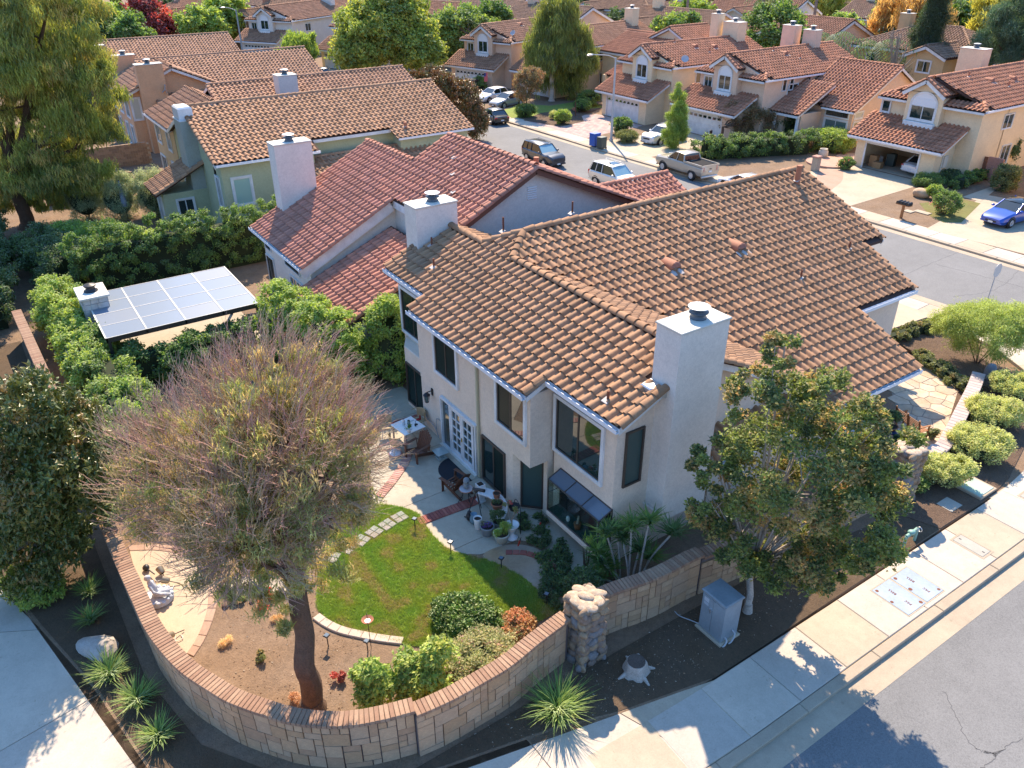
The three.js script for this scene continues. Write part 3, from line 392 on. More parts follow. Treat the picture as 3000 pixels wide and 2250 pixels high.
// ------------------------------------------------------------------ the corner garden: lawn, patio, paths, beds
struct('mulch_bed', [prism([[-8.92, -23], [-8.9, -26.2], [-9.1, -27.7], [-9.75, -30], [-10.9, -32.5], [-13, -35.2], [-16, -36.6], [-18.2, -36.8], [-18.4, -34.2], [-14.2, -33.6], [-11.8, -28], [-10.8, -24.5], [-10.2, -22.5]], -0.1, 0.03)], M.mulch);
struct('planting_strip', [prism([[-8.93, -23], [-10.2, -22.5], [-10.9, -16], [-11, -11], [-11, -4.5], [-11.7, -2.5], [-14.5, -0.5], [-17.5, 0.2], [-24, 0.4], [-42, 0.8], [-42, 3.9], [-24, 3.05], [-21, 2.25], [-17.6, 1.28], [-14.65, 0.68], [-12.56, -1.24], [-11.36, -3.1], [-10.7, -5.1], [-10.05, -8], [-9.5, -9.6], [-9.1, -11.4], [-8.88, -12.4]], -0.1, 0.012)], M.dirtDark);
struct('front_pavement', [prism([[-18.5, -38.4], [-15, -38], [-12.2, -36.3], [-10.6, -34], [-9.75, -30.1], [-8.95, -26.3], [-8.95, -26], [-8.6, -26], [-8.65, -30], [-9.9, -34], [-12.4, -37.2], [-15.5, -38.9], [-18.6, -39.4]], -0.1, 0.0)], M.walk);
const lawnPoly = spline([[-18.11,-4.94], [-17.08,-4.56], [-16.16,-4.84], [-15.33,-5.39], [-14.56,-5.99], [-13.78,-6.91], [-13.26,-8.41], [-13.09,-9.9], [-13.16,-10.34], [-13.89,-10.35], [-14.98,-10.22], [-15.95,-9.85], [-17.11,-9.06], [-18.23,-8.92], [-19.3,-9.06], [-20.19,-8.54], [-20.69,-7.9], [-20.49,-6.86], [-19.6,-5.79]], 70, true);
struct('lawn_soil', [prism(lawnPoly, -0.1, 0.02)], M.lawn);
{
  const r = rng(77), blade = (() => { const p = [], q = rng(3); for (let i = 0; i < 7; i++) { const a = q() * 6.28, x = (q() - 0.5) * 0.09, z = (q() - 0.5) * 0.09, h = 0.035 + q() * 0.035, w = 0.006, lx = (q() - 0.5) * 0.05, lz = (q() - 0.5) * 0.05; p.push(x - Math.cos(a) * w, 0, z - Math.sin(a) * w, x + Math.cos(a) * w, 0, z + Math.sin(a) * w, x + lx, h, z + lz); } const g = new THREE.BufferGeometry(); g.setAttribute('position', new THREE.Float32BufferAttribute(p, 3)); g.computeVertexNormals(); return g; })();
  const n = 30000, im = new THREE.InstancedMesh(blade, leafMat([1, 1, 1], 0.35), n), m = new THREE.Matrix4(), e = new THREE.Euler(), q = new THREE.Quaternion(), c = new THREE.Color(), nz = valueNoise(rng(9), 32), x0 = Math.min(...lawnPoly.map((p) => p[0])), x1 = Math.max(...lawnPoly.map((p) => p[0])), z0 = Math.min(...lawnPoly.map((p) => p[1])), z1 = Math.max(...lawnPoly.map((p) => p[1])); let k = 0;
  while (k < n) { const x = x0 + r() * (x1 - x0), z = z0 + r() * (z1 - z0); if (!inside(lawnPoly, x, z)) continue; const s = 0.8 + r() * 0.7; m.compose(V(x, 0.018, z), q.setFromEuler(e.set((r() - 0.5) * 0.5, r() * 6.28, (r() - 0.5) * 0.5)), V(s, s, s)); im.setMatrixAt(k, m); const d = nz(x * 2.2 + 50, z * 2.2 + 50), f = 0.75 + r() * 0.5, dry = d > 0.7 && r() < 0.6; im.setColorAt(k, dry ? c.setRGB(0.5 * f, 0.4 * f, 0.16 * f) : c.setRGB((0.26 + 0.16 * d) * f, 0.44 * f, 0.05 * f)); k++; }
  im.name = 'lawn_grass'; scene.add(im); tag(im, 'short sunlit lawn with dry patches, beside the patio inside the curved wall', 'grass'); im.userData.kind = 'stuff';
}
// patio
const patioPoly = [...spline([[-13.93,-11.5], [-15.05,-11.7], [-15.83,-11.53], [-16.38,-10.99], [-16.39,-9.84], [-17.12,-9.07], [-18.25,-8.93], [-19.32,-9.07], [-20.1,-8.67], [-20.74,-8.01]], 24), [-22.47,-8.73], [-23.6, -7.5], [-27.5, -8.5], [-27.5, -12.6], [-14, -12.7]];
const patio = struct('patio', [prism(patioPoly, -0.1, 0.0)], M.kerb);
{ // slabs between joints
  const js = [-28, -25.2, -22.6, -19.95, -17.1, -13], zs = [-13, -11.2, -6]; for (let i = 0; i < js.length - 1; i++) for (let k = 0; k < 2; k++) {
    const clip = (poly, f) => { const o = []; poly.forEach((p, n) => { const q = poly[(n + 1) % poly.length], a = f(p), b = f(q); if (a >= 0) o.push(p); if (a * b < 0) { const t = a / (a - b); o.push([p[0] + (q[0] - p[0]) * t, p[1] + (q[1] - p[1]) * t]); } }); return o; };
    let p = clip(patioPoly, (q) => q[0] - js[i] - 0.01); p = clip(p, (q) => js[i + 1] - 0.01 - q[0]); p = clip(p, (q) => q[1] - zs[k] - 0.01); p = clip(p, (q) => zs[k + 1] - 0.01 - q[1]); if (p.length > 3) mesh('paving_slab', [prism(p, -0.05, 0.012)], M.patio, patio);
  }
}
const brownPath = struct('stained_path', [prism(spline([[-16.35,-9.78], [-16.36,-10.62], [-15.79,-11.31], [-14.91,-11.52], [-13.78,-11.31], [-13.15,-10.93], [-13.21,-10.46], [-13.92,-10.34], [-14.99,-10.19], [-15.7,-9.92]], 40, true), -0.1, 0.016)], M.stained);
function brickRow(name, pts, w, along, y, mats, parent, label) { // bricks laid side by side across a line
  const c = new THREE.CatmullRomCurve3(pts.map(([x, z]) => V(x, 0, z))), n = Math.round(c.getLength() / along), g = metric(cham(along - 0.012, 0.05, w, 0.008)), r = rng(n + 5);
  for (let i = 0; i < n; i++) { const t = (i + 0.5) / n, p = c.getPointAt(t), d = c.getTangentAt(t), b = mesh('brick', g, mats[Math.floor(r() * mats.length)], parent); b.position.set(p.x, y + (r() - 0.5) * 0.006, p.z); b.rotation.y = Math.atan2(-d.z, d.x); }
}
const reds = [M.brickRed, mat([0.36, 0.13, 0.1], 0.9, T.block), mat([0.27, 0.085, 0.07], 0.9, T.block)], pinks = [M.brickPink, mat([0.55, 0.33, 0.27], 0.9, T.block), mat([0.44, 0.23, 0.18], 0.9, T.block)];
brickRow('brick', [[-18.94,-8.85], [-18.9,-9.8], [-18.84,-10.87], [-18.85,-11.31]], 0.42, 0.12, 0.0, reds, patio); brickRow('brick', [[-20.93,-8.34], [-21.41,-9.03], [-21.8,-9.52], [-22.31,-10.08], [-22.72,-10.4]], 0.34, 0.11, 0.0, pinks, patio); brickRow('brick', [[-24.9, -9.4], [-24.9, -10.6], [-24.85, -12]], 0.36, 0.12, 0.0, reds, patio);
brickRow('brick', [[-16.05,-10.45], [-15.7,-10.92], [-15.34,-11.15], [-14.95,-11.31], [-14.25,-11.41], [-13.67,-11.32]], 0.2, 0.22, 0.0, reds, brownPath);
{ // stamped round patio by the curved wall, with its border band
  const rp = spline([[-22.91,-0.49], [-22.5,-1.15], [-21.89,-1.73], [-21.21,-2.03], [-20.29,-2.17], [-19.38,-2.01], [-18.63,-1.71], [-17.95,-1.27], [-17.59,-0.93]], 26), ro = spline([[-23.2,-0.5], [-22.8,-1.22], [-22.17,-1.84], [-21.28,-2.24], [-20.15,-2.38], [-19.23,-2.24], [-18.49,-1.91], [-17.77,-1.44], [-17.37,-1.06]], 26), wallSide = [[-15.2, -1.55], [-16.2, -1.1], [-17.6, -0.6], [-19.2, -0.45], [-21, -0.4]];
  const p = struct('round_patio', [prism([...rp, ...wallSide], -0.1, 0.012)], M.patioRound);
  const bm = [mat([0.4, 0.27, 0.19], 0.95, T.block), mat([0.45, 0.31, 0.22], 0.95, T.block)]; for (let i = 0; i < 26; i += 2) { const a = rp.slice(i, i + 3), b = ro.slice(i, i + 3); const s = (q, k) => q.map((v) => v); a[a.length - 1] = [a[a.length - 1][0] * 0.96 + a[a.length - 2][0] * 0.04, a[a.length - 1][1] * 0.96 + a[a.length - 2][1] * 0.04]; b[b.length - 1] = [b[b.length - 1][0] * 0.96 + b[b.length - 2][0] * 0.04, b[b.length - 1][1] * 0.96 + b[b.length - 2][1] * 0.04]; mesh('border_stone', [prism([...a, ...b.reverse()], -0.05, 0.03, 0.01)], bm[(i / 2) % 2], p); }
}
struct('pale_path', [prism([[-19.73,-2.52], [-19.74,-3.09], [-18.89,-4.11], [-18.08,-4.15], [-18.08,-3.82], [-18.93,-2.84], [-19.13,-2.37]], -0.1, 0.014)], M.concrete);
{ // pale kerb along the lawn
  const e = struct('lawn_edging', [prism(strip(spline([[-16.87,-4.4], [-16.42,-4.55], [-15.97,-4.79], [-15.52,-5.16], [-15.05,-5.6], [-14.62,-6.06]], 20), -0.06, 0.06), -0.1, 0.02)], M.concrete), P = spline([[-16.87,-4.4], [-16.42,-4.55], [-15.97,-4.79], [-15.52,-5.16], [-15.05,-5.6], [-14.62,-6.06]], 24); for (let i = 0; i < 24; i += 3) { const q = P.slice(i, i + 4); q[3] = [q[3][0] * 0.95 + q[2][0] * 0.05, q[3][1] * 0.95 + q[2][1] * 0.05]; mesh('edging_stone', [prism(strip(q, -0.13, 0.13), -0.08, 0.07, 0.015)], mat([0.58, 0.47, 0.36], 0.95, T.concrete), e); }
}
[[1063.3,1500.0], [1169.5,1518.1], [1133.4,1539.8], [1097.2,1562.4], [1058.8,1585.9], [1018.1,1609.4]].slice(0, 0);
const stepSpots = [[-19.5,-8.43], [-19.39,-7.91], [-19.29,-7.39], [-19.15,-6.86], [-19.05,-6.33], [-18.94,-5.75]];
stepSpots.forEach(([x, z], i) => {
  const o = thing('stepping_stone', ['grey square stepping stone nearest the patio at the upper lawn edge', 'second grey stepping stone from the patio on the lawn', 'third grey stepping stone from the patio on the lawn', 'fourth grey stepping stone from the patio on the lawn', 'fifth grey stepping stone from the patio, near the bare tree', 'last grey stepping stone of the row, under the bare tree'][i], 'stepping stone', [x, 0.02, z], 0.15 + i * 0.11, 'stepping stones across the lawn');
  for (const [a, b] of [[-1, -1], [1, -1], [-1, 1], [1, 1]]) mesh('paver', [cham(0.225, 0.05, 0.225, 0.012, a * 0.119, 0, b * 0.119)], mat([0.36 + (a + b) * 0.015, 0.33, 0.3], 0.95, T.concrete), o);
});
{ // crazy paving in front of the entrance and the ring of pavers beyond
  const poly = [[-18.6, -34], [-16.6, -33.2], [-13.75, -33.3], [-13.0, -31.6], [-12.35, -29.8], [-11.7, -27.5], [-11.35, -26.2], [-11.2, -24.6], [-13.2, -24.2], [-13.6, -28], [-16.5, -31.3], [-19, -32.4]];
  const fl = struct('flagstone_terrace', [prism(poly, -0.1, 0.004)], mat([0.34, 0.28, 0.22], 1, T.concrete)), r = rng(31), ms = [mat([0.56, 0.47, 0.36], 0.95, T.rock), mat([0.5, 0.42, 0.33], 0.95, T.rock), mat([0.6, 0.5, 0.37], 0.95, T.rock), mat([0.48, 0.39, 0.29], 0.95, T.rock)];
  const pts = []; for (let z = -34.4; z < -24; z += 0.62) for (let x = -19.4; x < -10.8; x += 0.7) pts.push([x + (r() - 0.5) * 0.5, z + (r() - 0.5) * 0.46]);
  pts.forEach((c, i) => { if (!inside(poly, c[0], c[1])) return; let cell = [[-1, -1], [1, -1], [1, 1], [-1, 1]].map(([a, b]) => [c[0] + a, c[1] + b]);
    for (const q of pts) { if (q === c || Math.hypot(q[0] - c[0], q[1] - c[1]) > 2) continue; const nx = q[0] - c[0], nz = q[1] - c[1], L = Math.hypot(nx, nz), d = L / 2 - 0.018, f = (p) => d - ((p[0] - c[0]) * nx + (p[1] - c[1]) * nz) / L, o = []; cell.forEach((p, n) => { const w = cell[(n + 1) % cell.length], a = f(p), b = f(w); if (a >= 0) o.push(p); if (a * b < 0) { const t = a / (a - b); o.push([p[0] + (w[0] - p[0]) * t, p[1] + (w[1] - p[1]) * t]); } }); cell = o; if (cell.length < 3) return; }
    mesh('flagstone', [prism(cell, -0.03, 0.018 + r() * 0.008, 0.006)], ms[Math.floor(r() * 4)], fl); });
}


// ------------------------------------------------------------------ curved garden wall of tan blocks with a brick cap
{
  const line = [[-42, 0.55], [-33, 0.2], [-26, 0], [-23.32, -0.1], [-21.63, -0.15], [-20.32, -0.2], [-18.76, -0.28], [-17.39, -0.36], [-16.32, -0.55], [-15.5, -0.78], [-14.74, -1.11], [-14.05, -1.45], [-13.3, -1.98], [-12.69, -2.48], [-12.03, -3.32], [-11.69, -4.08], [-11.46, -4.85]], line2 = [[-11.36, -4.8], [-11.28, -5.6], [-11.28, -6.45], [-11.32, -7.33], [-11.53, -8.4], [-11.7, -9.5]], line3 = [[-11.8, -10.6], [-11.72, -11.28], [-11.53, -12.41], [-11.48, -13.87], [-11.45, -14.2]], line4 = [[-11.44, -14.22], [-11.15, -16.5], [-11.0, -19.5], [-10.85, -22.6]];
  const capM = [mat([0.31, 0.19, 0.125], 0.95, T.block), mat([0.36, 0.235, 0.155], 0.95, T.block), mat([0.33, 0.21, 0.14], 0.95, T.block), mat([0.4, 0.27, 0.18], 0.95, T.block)], blM = [mat([0.5, 0.32, 0.18], 0.95, T.block, { bump: 0.014 }), mat([0.55, 0.36, 0.21], 0.95, T.block, { bump: 0.014 }), mat([0.47, 0.3, 0.18], 0.95, T.block, { bump: 0.014 }), mat([0.52, 0.36, 0.23], 0.95, T.block, { bump: 0.014 }), mat([0.57, 0.39, 0.24], 0.95, T.block, { bump: 0.014 })], core = mat([0.2, 0.16, 0.15], 1, T.concrete);
  const build = (label, pts, top, foot, seed, ends) => {
    const w = thing('garden_wall', label, 'wall', [pts[0][0], 0, pts[0][1]]), c = new THREE.CatmullRomCurve3(pts.map(([x, z]) => V(x - pts[0][0], 0, z - pts[0][1]))), L = c.getLength(), P = c.getSpacedPoints(Math.ceil(L * 2.5)).map((p) => [p.x, p.z]), r = rng(seed);
    mesh('core', [prism(strip(P, -0.1, 0.1), -0.3, top - 0.1), prism(strip(P, -0.125, 0.125), top - 0.2, top - 0.1)], core, w);
    const spot = (s) => { const t = Math.min(1, Math.max(0, s / L)); return [c.getPointAt(t), c.getTangentAt(t)]; };
    const world = (p) => V(p.x + pts[0][0], 1, p.z + pts[0][1]);
    // cap bricks
    const n = Math.round(L / 0.115), g = metric(cham(0.105, 0.1, 0.42, 0.01)), far = [], bands = [];
    for (let i = 0; i < n; i++) { const [p, d] = spot(((i + 0.5) / n) * L); const y = top - 0.1 + (r() - 0.5) * 0.008, ry = Math.atan2(-d.z, d.x), mm = capM[Math.floor(r() * 4)]; if (frustum.containsPoint(world(p))) { const b = mesh('cap_brick', g, mm, w); b.position.set(p.x, y, p.z); b.rotation.y = ry; } }
    // squared blocks of mixed sizes on both faces
    const U = 0.21, rows = Math.floor((top - 0.1 - foot) / U), cols = Math.floor(L / U), used = new Set(), list = [], sizes = [[2, 1], [2, 2], [1, 1], [3, 1], [2, 1], [1, 2], [3, 2], [2, 2]];
    for (let j = 0; j < rows; j++) for (let i = 0; i < cols; i++) { if (used.has(i + ',' + j)) continue; let [a, b] = sizes[Math.floor(r() * sizes.length)]; const fits = (a, b) => { for (let x = 0; x < a; x++) for (let y = 0; y < b; y++) if (i + x >= cols || j + y >= rows || used.has(i + x + ',' + (j + y))) return false; return true; }; while (a > 1 && !fits(a, b)) a--; if (!fits(a, b)) b = 1; for (let x = 0; x < a; x++) for (let y = 0; y < b; y++) used.add(i + x + ',' + (j + y)); list.push([i, j, a, b]); }
    const shapes = {}, items = list.map(([i, j, a, b]) => { const [p, d] = spot((i + a / 2) * U); const key = a + 'x' + b; shapes[key] ??= metric(new THREE.BoxGeometry(a * U - 0.018, b * U - 0.018, 0.29)); const q = world(p); return { p, y: foot + (j + b / 2) * U, ry: Math.atan2(-d.z, d.x), key, far: frustum.containsPoint(q) ? q.distanceTo(camera.position) : 1e5 + q.distanceTo(camera.position), m: blM[Math.floor(r() * 5)], z: (r() - 0.5) * 0.012 }; }).sort((a, b) => a.far - b.far);
    items.slice(0, 300).forEach((q) => { const b = mesh('block', shapes[q.key], q.m, w); b.position.set(q.p.x + Math.sin(q.ry) * q.z, q.y, q.p.z + Math.cos(q.ry) * q.z); b.rotation.y = q.ry; });
    const rest = items.slice(300); if (rest.length) { const m = mesh('blocks', rest.map((q) => shapes[q.key].clone().applyMatrix4(onWall(q.p.x, q.y, q.p.z, q.ry))), blM[0], w); m.userData.kind = 'stuff'; }
    return w;
  };
  build('long curved garden wall of tan blocks with brown brick cap sweeping round the bare tree', line, 1.6, -0.04, 3); build('short straight length of tan block wall running up to the stone pillar from the left', line2, 1.56, -0.04, 4); build('tan block garden wall right of the stone pillar below the yucca plants', line3, 1.6, -0.04, 5); build('tan block wall behind the grey utility cabinet, mostly under the leafy tree', line4, 1.5, -0.04, 6);
  // pillars of rough fieldstone
  const pillar = (label, x, z, h, w, seed) => {
    const o = thing('stone_pillar', label, 'pillar', [x, 0, z]), r = rng(seed), ms = [mat([0.34, 0.25, 0.17], 0.95, T.rock, { bump: 0.02 }), mat([0.28, 0.22, 0.18], 0.95, T.rock, { bump: 0.02 }), mat([0.4, 0.3, 0.2], 0.95, T.rock, { bump: 0.02 }), mat([0.26, 0.25, 0.25], 0.95, T.rock, { bump: 0.02 })], pale = mat([0.55, 0.45, 0.34], 0.95, T.rock, { bump: 0.02 });
    mesh('core', [prism([[-w / 2 + 0.08, -w / 2 + 0.08], [w / 2 - 0.08, -w / 2 + 0.08], [w / 2 - 0.08, w / 2 - 0.08], [-w / 2 + 0.08, w / 2 - 0.08]], -0.1, h - 0.12, 0.04)], ms[3], o);
    for (let y = 0.06; y < h - 0.2; y += 0.24) for (let s = 0; s < 4; s++) for (let k = 0; k < 3; k++) { const t = (k - 1) * w * 0.34 + (r() - 0.5) * 0.1, d = w / 2 - 0.09, a = (s * PI) / 2, grow = 1 + Math.max(0, 0.5 - y) * 0.25; const m = mesh('stone', rockG[Math.floor(r() * 4)], ms[Math.floor(r() * 4)], o); m.position.set((Math.cos(a) * d + Math.sin(a) * t) * grow, y + (r() - 0.3) * 0.1, (Math.sin(a) * d - Math.cos(a) * t) * grow); m.rotation.set(r() * 0.6, r() * 6, r() * 0.6); m.rotation.set((r() - 0.5) * 0.3, -a + PI / 2 + (r() - 0.5) * 0.3, (r() - 0.5) * 0.5); m.scale.set(0.15 + r() * 0.06, 0.12 + r() * 0.05, 0.08 + r() * 0.03); }
    for (let k = 0; k < 9; k++) { const m = mesh('cap_stone', rockG[k % 4], pale, o), a = k * 2.4, d = k ? w * 0.36 : 0; m.position.set(Math.cos(a) * d, h - 0.08 + (k ? 0 : 0.06), Math.sin(a) * d); m.rotation.y = r() * 6; m.scale.set(0.2 + r() * 0.06, 0.075, 0.14 + r() * 0.05); }
  };
  const rockG = [1, 2, 3, 4].map((s) => metric(rock(1, 1, 1, s * 13)));
  pillar('rough fieldstone pillar with pale capping stones between two lengths of block wall', -11.45, -9.95, 2.2, 0.86, 7); pillar('rough fieldstone pillar half hidden by the leafy tree, at the end of the low terrace wall', -10.75, -23.3, 2.2, 0.86, 8);
  // low terrace wall with wide cap slabs
  const lw = [[-10.9, -24], [-11.1, -25.6], [-11.25, -26.9], [-11.55, -27.9], [-12.3, -30.1], [-12.95, -32.0], [-13.5, -33.4]], o = thing('terrace_wall', 'low curved seat wall with pale cap slabs round the flagstone terrace', 'wall', [-11.5, 0, -28]), c = new THREE.CatmullRomCurve3(lw.map(([x, z]) => V(x + 11.5, 0, z + 28))), P = c.getSpacedPoints(40).map((p) => [p.x, p.z]), slabM = [mat([0.5, 0.4, 0.36], 0.95, T.concrete), mat([0.55, 0.45, 0.4], 0.95, T.concrete)];
  mesh('core', [prism(strip(P, -0.15, 0.15), -0.1, 0.5)], blM[2], o); for (let i = 0; i < 40; i += 1) { const q = P.slice(i, i + 2); q[1] = [q[1][0] * 0.95 + q[0][0] * 0.05, q[1][1] * 0.95 + q[0][1] * 0.05]; mesh('cap_slab', [prism(strip(q, -0.26, 0.26), i < 10 ? 0.62 : 0.5, i < 10 ? 0.7 : 0.58, 0.012)], slabM[i % 2], o); if (i < 10) mesh('block', [prism(strip(q, -0.17, 0.17), 0, 0.62)], blM[i % 5], o); }
}


// ------------------------------------------------------------------ the neighbours along our side of the street
{ // salmon tiled house next door
  const H = thing('pink_roof_house', 'white stucco house with salmon pink tile roof next to the corner house', 'house'), R = new Roof(H, [0.5, 0.215, 0.14], 15), yb = (z) => 3.6 + 0.5 * (-11.1 - z);
  R.plane([0, -11.1, 3.6], [0, -1], 0.5, [[-41.7, -11.1], [-34.3, -11.1], [-34.3, -16.05], [-28.4, -16.05], [-28.4, -20.35], [-36.1, -20.35], [-36.1, -18.25], [-41.7, -18.25]]);
  const yp = (z) => 2.55 + 0.42 * (-10.6 - z); // porch roof
  R.plane([0, -10.6, 2.55], [0, -1], 0.42, [[-34.4, -10.6], [-29.2, -10.6], [-29.2, -15.9], [-34.4, -15.9]]);
  R.plane([0, -20.35, 8.22], [0, 1], 0.42, [[-36.1, -20.35], [-28.4, -20.35], [-28.4, -27.5], [-36.1, -27.5]]); R.plane([0, -18.25, 7.17], [0, 1], 0.5, [[-41.7, -18.25], [-36.2, -18.25], [-36.2, -25], [-41.7, -25]], { bare: true });
  { const g0 = [-34.37,-28.61], y = 4.6; R.plane([-34.5, 0, 4.5], [-1, 0], 0.45, [[-34.5, -27.5], [-31.3, -27.5], [-31.3, -34.5], [-34.5, -34.5]]); R.plane([-34.5, 0, 4.5], [1, 0], 0.45, [[-34.5, -27.5], [-37.7, -27.5], [-37.7, -34.5], [-34.5, -34.5]], { bare: true }); R.cap([-34.5, 4.5, -34.5], [-34.5, 4.5, -27.8]); R.cap([-31.3, 3.06, -34.48], [-34.5, 4.5, -34.48], 0); mesh('wall', [gableSolid([[-37.4, 0], [-37.4, 3.0], [-34.5, 4.3], [-31.6, 2.95], [-31.6, 0]], 'z', -34.2, -26)], M.stuccoWhite, H); }
  R.cap([-28.42, 8.22, -20.35], [-36.1, 8.22, -20.35]); R.cap([-36.1, 7.17, -18.25], [-41.7, 7.17, -18.25]); R.cap([-28.38, yb(-16.05), -16.05], [-28.38, 8.2, -20.35], 0); R.cap([-28.38, 5.2, -27.5], [-28.38, 8.2, -20.35], 0); R.cap([-34.3, 3.6, -11.1], [-34.3, yb(-16.05), -16.05], 0); R.cap([-36.1, 7.17, -18.25], [-36.1, 8.2, -20.3], 0); R.cap([-29.18, 2.55, -10.6], [-29.18, yp(-15.5), -15.5], 0);
  R.edge([-28.4, yb(-16.05), -16.05], [-28.4, 8.2, -20.35], 0.22, 0.05, false); R.edge([-28.4, 5.2, -27.5], [-28.4, 8.2, -20.35], 0.22, 0.05, false); R.edge([-34.32, 3.6, -11.1], [-34.32, yb(-16), -16], 0.5); R.edge([-34.3, yb(-16.05), -16.07], [-28.4, yb(-16.05), -16.07], 0.35);
  R.gutter([-41.8, 3.6, -11.1], [-34.3, 3.6, -11.1], [0, 1]); R.gutter([-34.3, 2.55, -10.6], [-29.2, 2.55, -10.6], [0, 1]); R.edge([-41.7, 3.6, -11.1], [-41.7, 7.17, -18.25], 0.2, 0.05, false); R.finish(300, 160);
  mesh('wall', [gableSolid([[-11.58, 0], [-11.58, 3.6], [-18.25, 6.95], [-24, 4.2], [-24, 0]], 'x', -41.45, -34.5), gableSolid([[-16.2, 0], [-16.2, yb(-16.2) - 0.22], [-20.35, 8.0], [-27.2, 5.1], [-27.2, 0]], 'x', -36, -28.75), prism([[-34.6, -16.3], [-34.6, -11.2], [-29.5, -11.2], [-29.5, -16.3]], 0, 2.45)], M.stuccoWhite, H);
  const W = (x0, x1, y0, y1, o = {}) => win(H, (x0 + x1) / 2, (y0 + y1) / 2, -11.58, 0, x1 - x0, y1 - y0, { casing: 0.06, ...o }); W(-41.3, -40.1, 0.5, 2.15); W(-41.2, -40.2, 2.5, 3.1, { split: 1 }); W(-38.1, -36.0, 2.5, 3.2, { split: 1 });
  { const m4 = onWall(-36.7, 0, -11.58, 0), d = mesh('french_door', put([...ring(1.9, 2.15, 0.08, 0.1, 0.02).map((g) => g.translate(0, 1.07, 0)), box(0.08, 2.1, 0.08, 0, 1.05, 0.02)], m4), M.white, H); mesh('glazing_bars', put([...[-0.45, 0.45].map((x) => box(0.03, 2, 0.04, x, 1.05, 0.02)), ...[1, 2, 3, 4].map((i) => box(1.8, 0.03, 0.04, 0, 0.2 + i * 0.36, 0.022))], m4), M.white, d); mesh('pane', put([box(1.8, 2.1, 0.012, 0, 1.07, 0.004)], m4), M.glass, d); }
  win(H, -28.75, 4.55, -21.6, PI / 2, 2.1, 1.2, { casing: 0.1, frameMat: M.white, glass: M.shade, glass2: M.shade }); win(H, -28.75, 3.0, -18.6, PI / 2, 1.6, 1.1, { casing: 0.1, frameMat: M.white, glass: M.shade, glass2: M.shade });
  mesh('gable_vent', [0, 1, 2, 3, 4, 5].map((i) => box(0.04, 0.05, 0.5, -28.72, 6.75 + i * 0.1, -20.35)), M.louvre, H);
  chimney(H, -41.0, -13.6, 1.0, 2.0, 3.6, 7.9, M.stuccoWhite); 
  for (const [x, z] of [[-31, -17.6], [-32.4, -18.4], [-33.6, -19.2]]) ventPipe(H, x, yb(z), z, 0.25); ventPipe(H, -29.6, yb(-16.6), -16.6, 0.25); ventPipe(H, -29.6, 7.9, -21.2, 0.5, 0.13, M.terracotta); ventPipe(H, -30, 5.2, -27, 0.6); ventPipe(H, -31.4, 3.8, -33.5, 0.6, 0.15, M.terracotta);
  rebase(H, -35, -19);
}
function tract(name, label, o) { // two storeys with a main roof running back to front and a rear wing facing the garden
  const H = thing(name, label, 'house'), R = new Roof(H, o.tile, o.seed), { xr, yr, z0, z1, p, ex, ey } = o, y = (x) => yr - p * (x - xr), yg = (d) => o.wy + o.wp * d;
  R.plane([xr, 0, yr], [-1, 0], p, o.poly ?? [[xr, z0], [ex, z0], [ex, z1], [xr, z1]]); R.plane([xr, 0, yr], [1, 0], p, [[xr, z0], [2 * xr - ex, z0], [2 * xr - ex, z1], [xr, z1]], { bare: true });
  R.cap([xr, yr, z1], [xr, yr, z0]); R.cap([ex, ey ?? y(ex), z0], [xr, yr, z0], 0); R.edge([ex, y(ex), z0 + 0.02], [xr, yr, z0 + 0.02], 0.22); R.edge([2 * xr - ex, y(ex), z0 + 0.02], [xr, yr, z0 + 0.02], 0.22); if (!o.wx) R.gutter([ex, y(ex), z0], [ex, y(ex), z1], [1, 0]); else { R.gutter([-49.9, 5.06, -11.8], [-49.9, 5.06, -18.5], [1, 0]); R.edge([-51.1, 5.54, -18.5], [-51.1, 5.54, -24.2], 0.2); R.gutter([-50, 5.1, -24.2], [-50, 5.1, -30.2], [1, 0]); }
  if (o.wing) { const { wx0, wx1, wz, wr } = o.wing, Y = (z) => o.wy + o.wp * (wz - z); R.plane([0, wz, o.wy], [0, -1], o.wp, [[wx0, wz], [wx1, wz], [wx1, wr], [wx0, wr]]); R.plane([0, wr, Y(wr)], [0, 1], o.wp, [[wx0, wr], [wx1, wr], [wx1, wr - 4], [wx0, wr - 4]]); R.cap([wx1, Y(wr), wr], [wx0, Y(wr), wr]); R.cap([wx1, o.wy, wz], [wx1, Y(wr), wr], 0); R.edge([wx1 - 0.02, o.wy, wz], [wx1 - 0.02, Y(wr), wr]); R.edge([wx1 - 0.02, Y(wr - 4 + 2 * 4 - 4), wr], [wx1 - 0.02, Y(wr) - o.wp * 4, wr - 4]); R.gutter([wx0, o.wy, wz], [wx1, o.wy, wz], [0, 1]); mesh('wall', [gableSolid([[wz - 0.4, 0], [wz - 0.4, o.wy - 0.1], [wr, Y(wr) - 0.25], [wr - 4, Y(wr) - o.wp * 4 - 0.25], [wr - 4, 0]], 'x', wx0 + 0.6, wx1 - 0.35)], o.wall, H); }
  mesh('wall', [gableSolid([[2 * xr - ex + 0.4, 0], [2 * xr - ex + 0.4, y(ex) - 0.05], [xr, yr - 0.25], [(o.wx ?? ex) - 0.4, y(o.wx ?? ex) - 0.05], [(o.wx ?? ex) - 0.4, 0]], 'z', z1 + 0.35, z0 - 0.35)], o.wall, H);
  return [H, R, y];
}
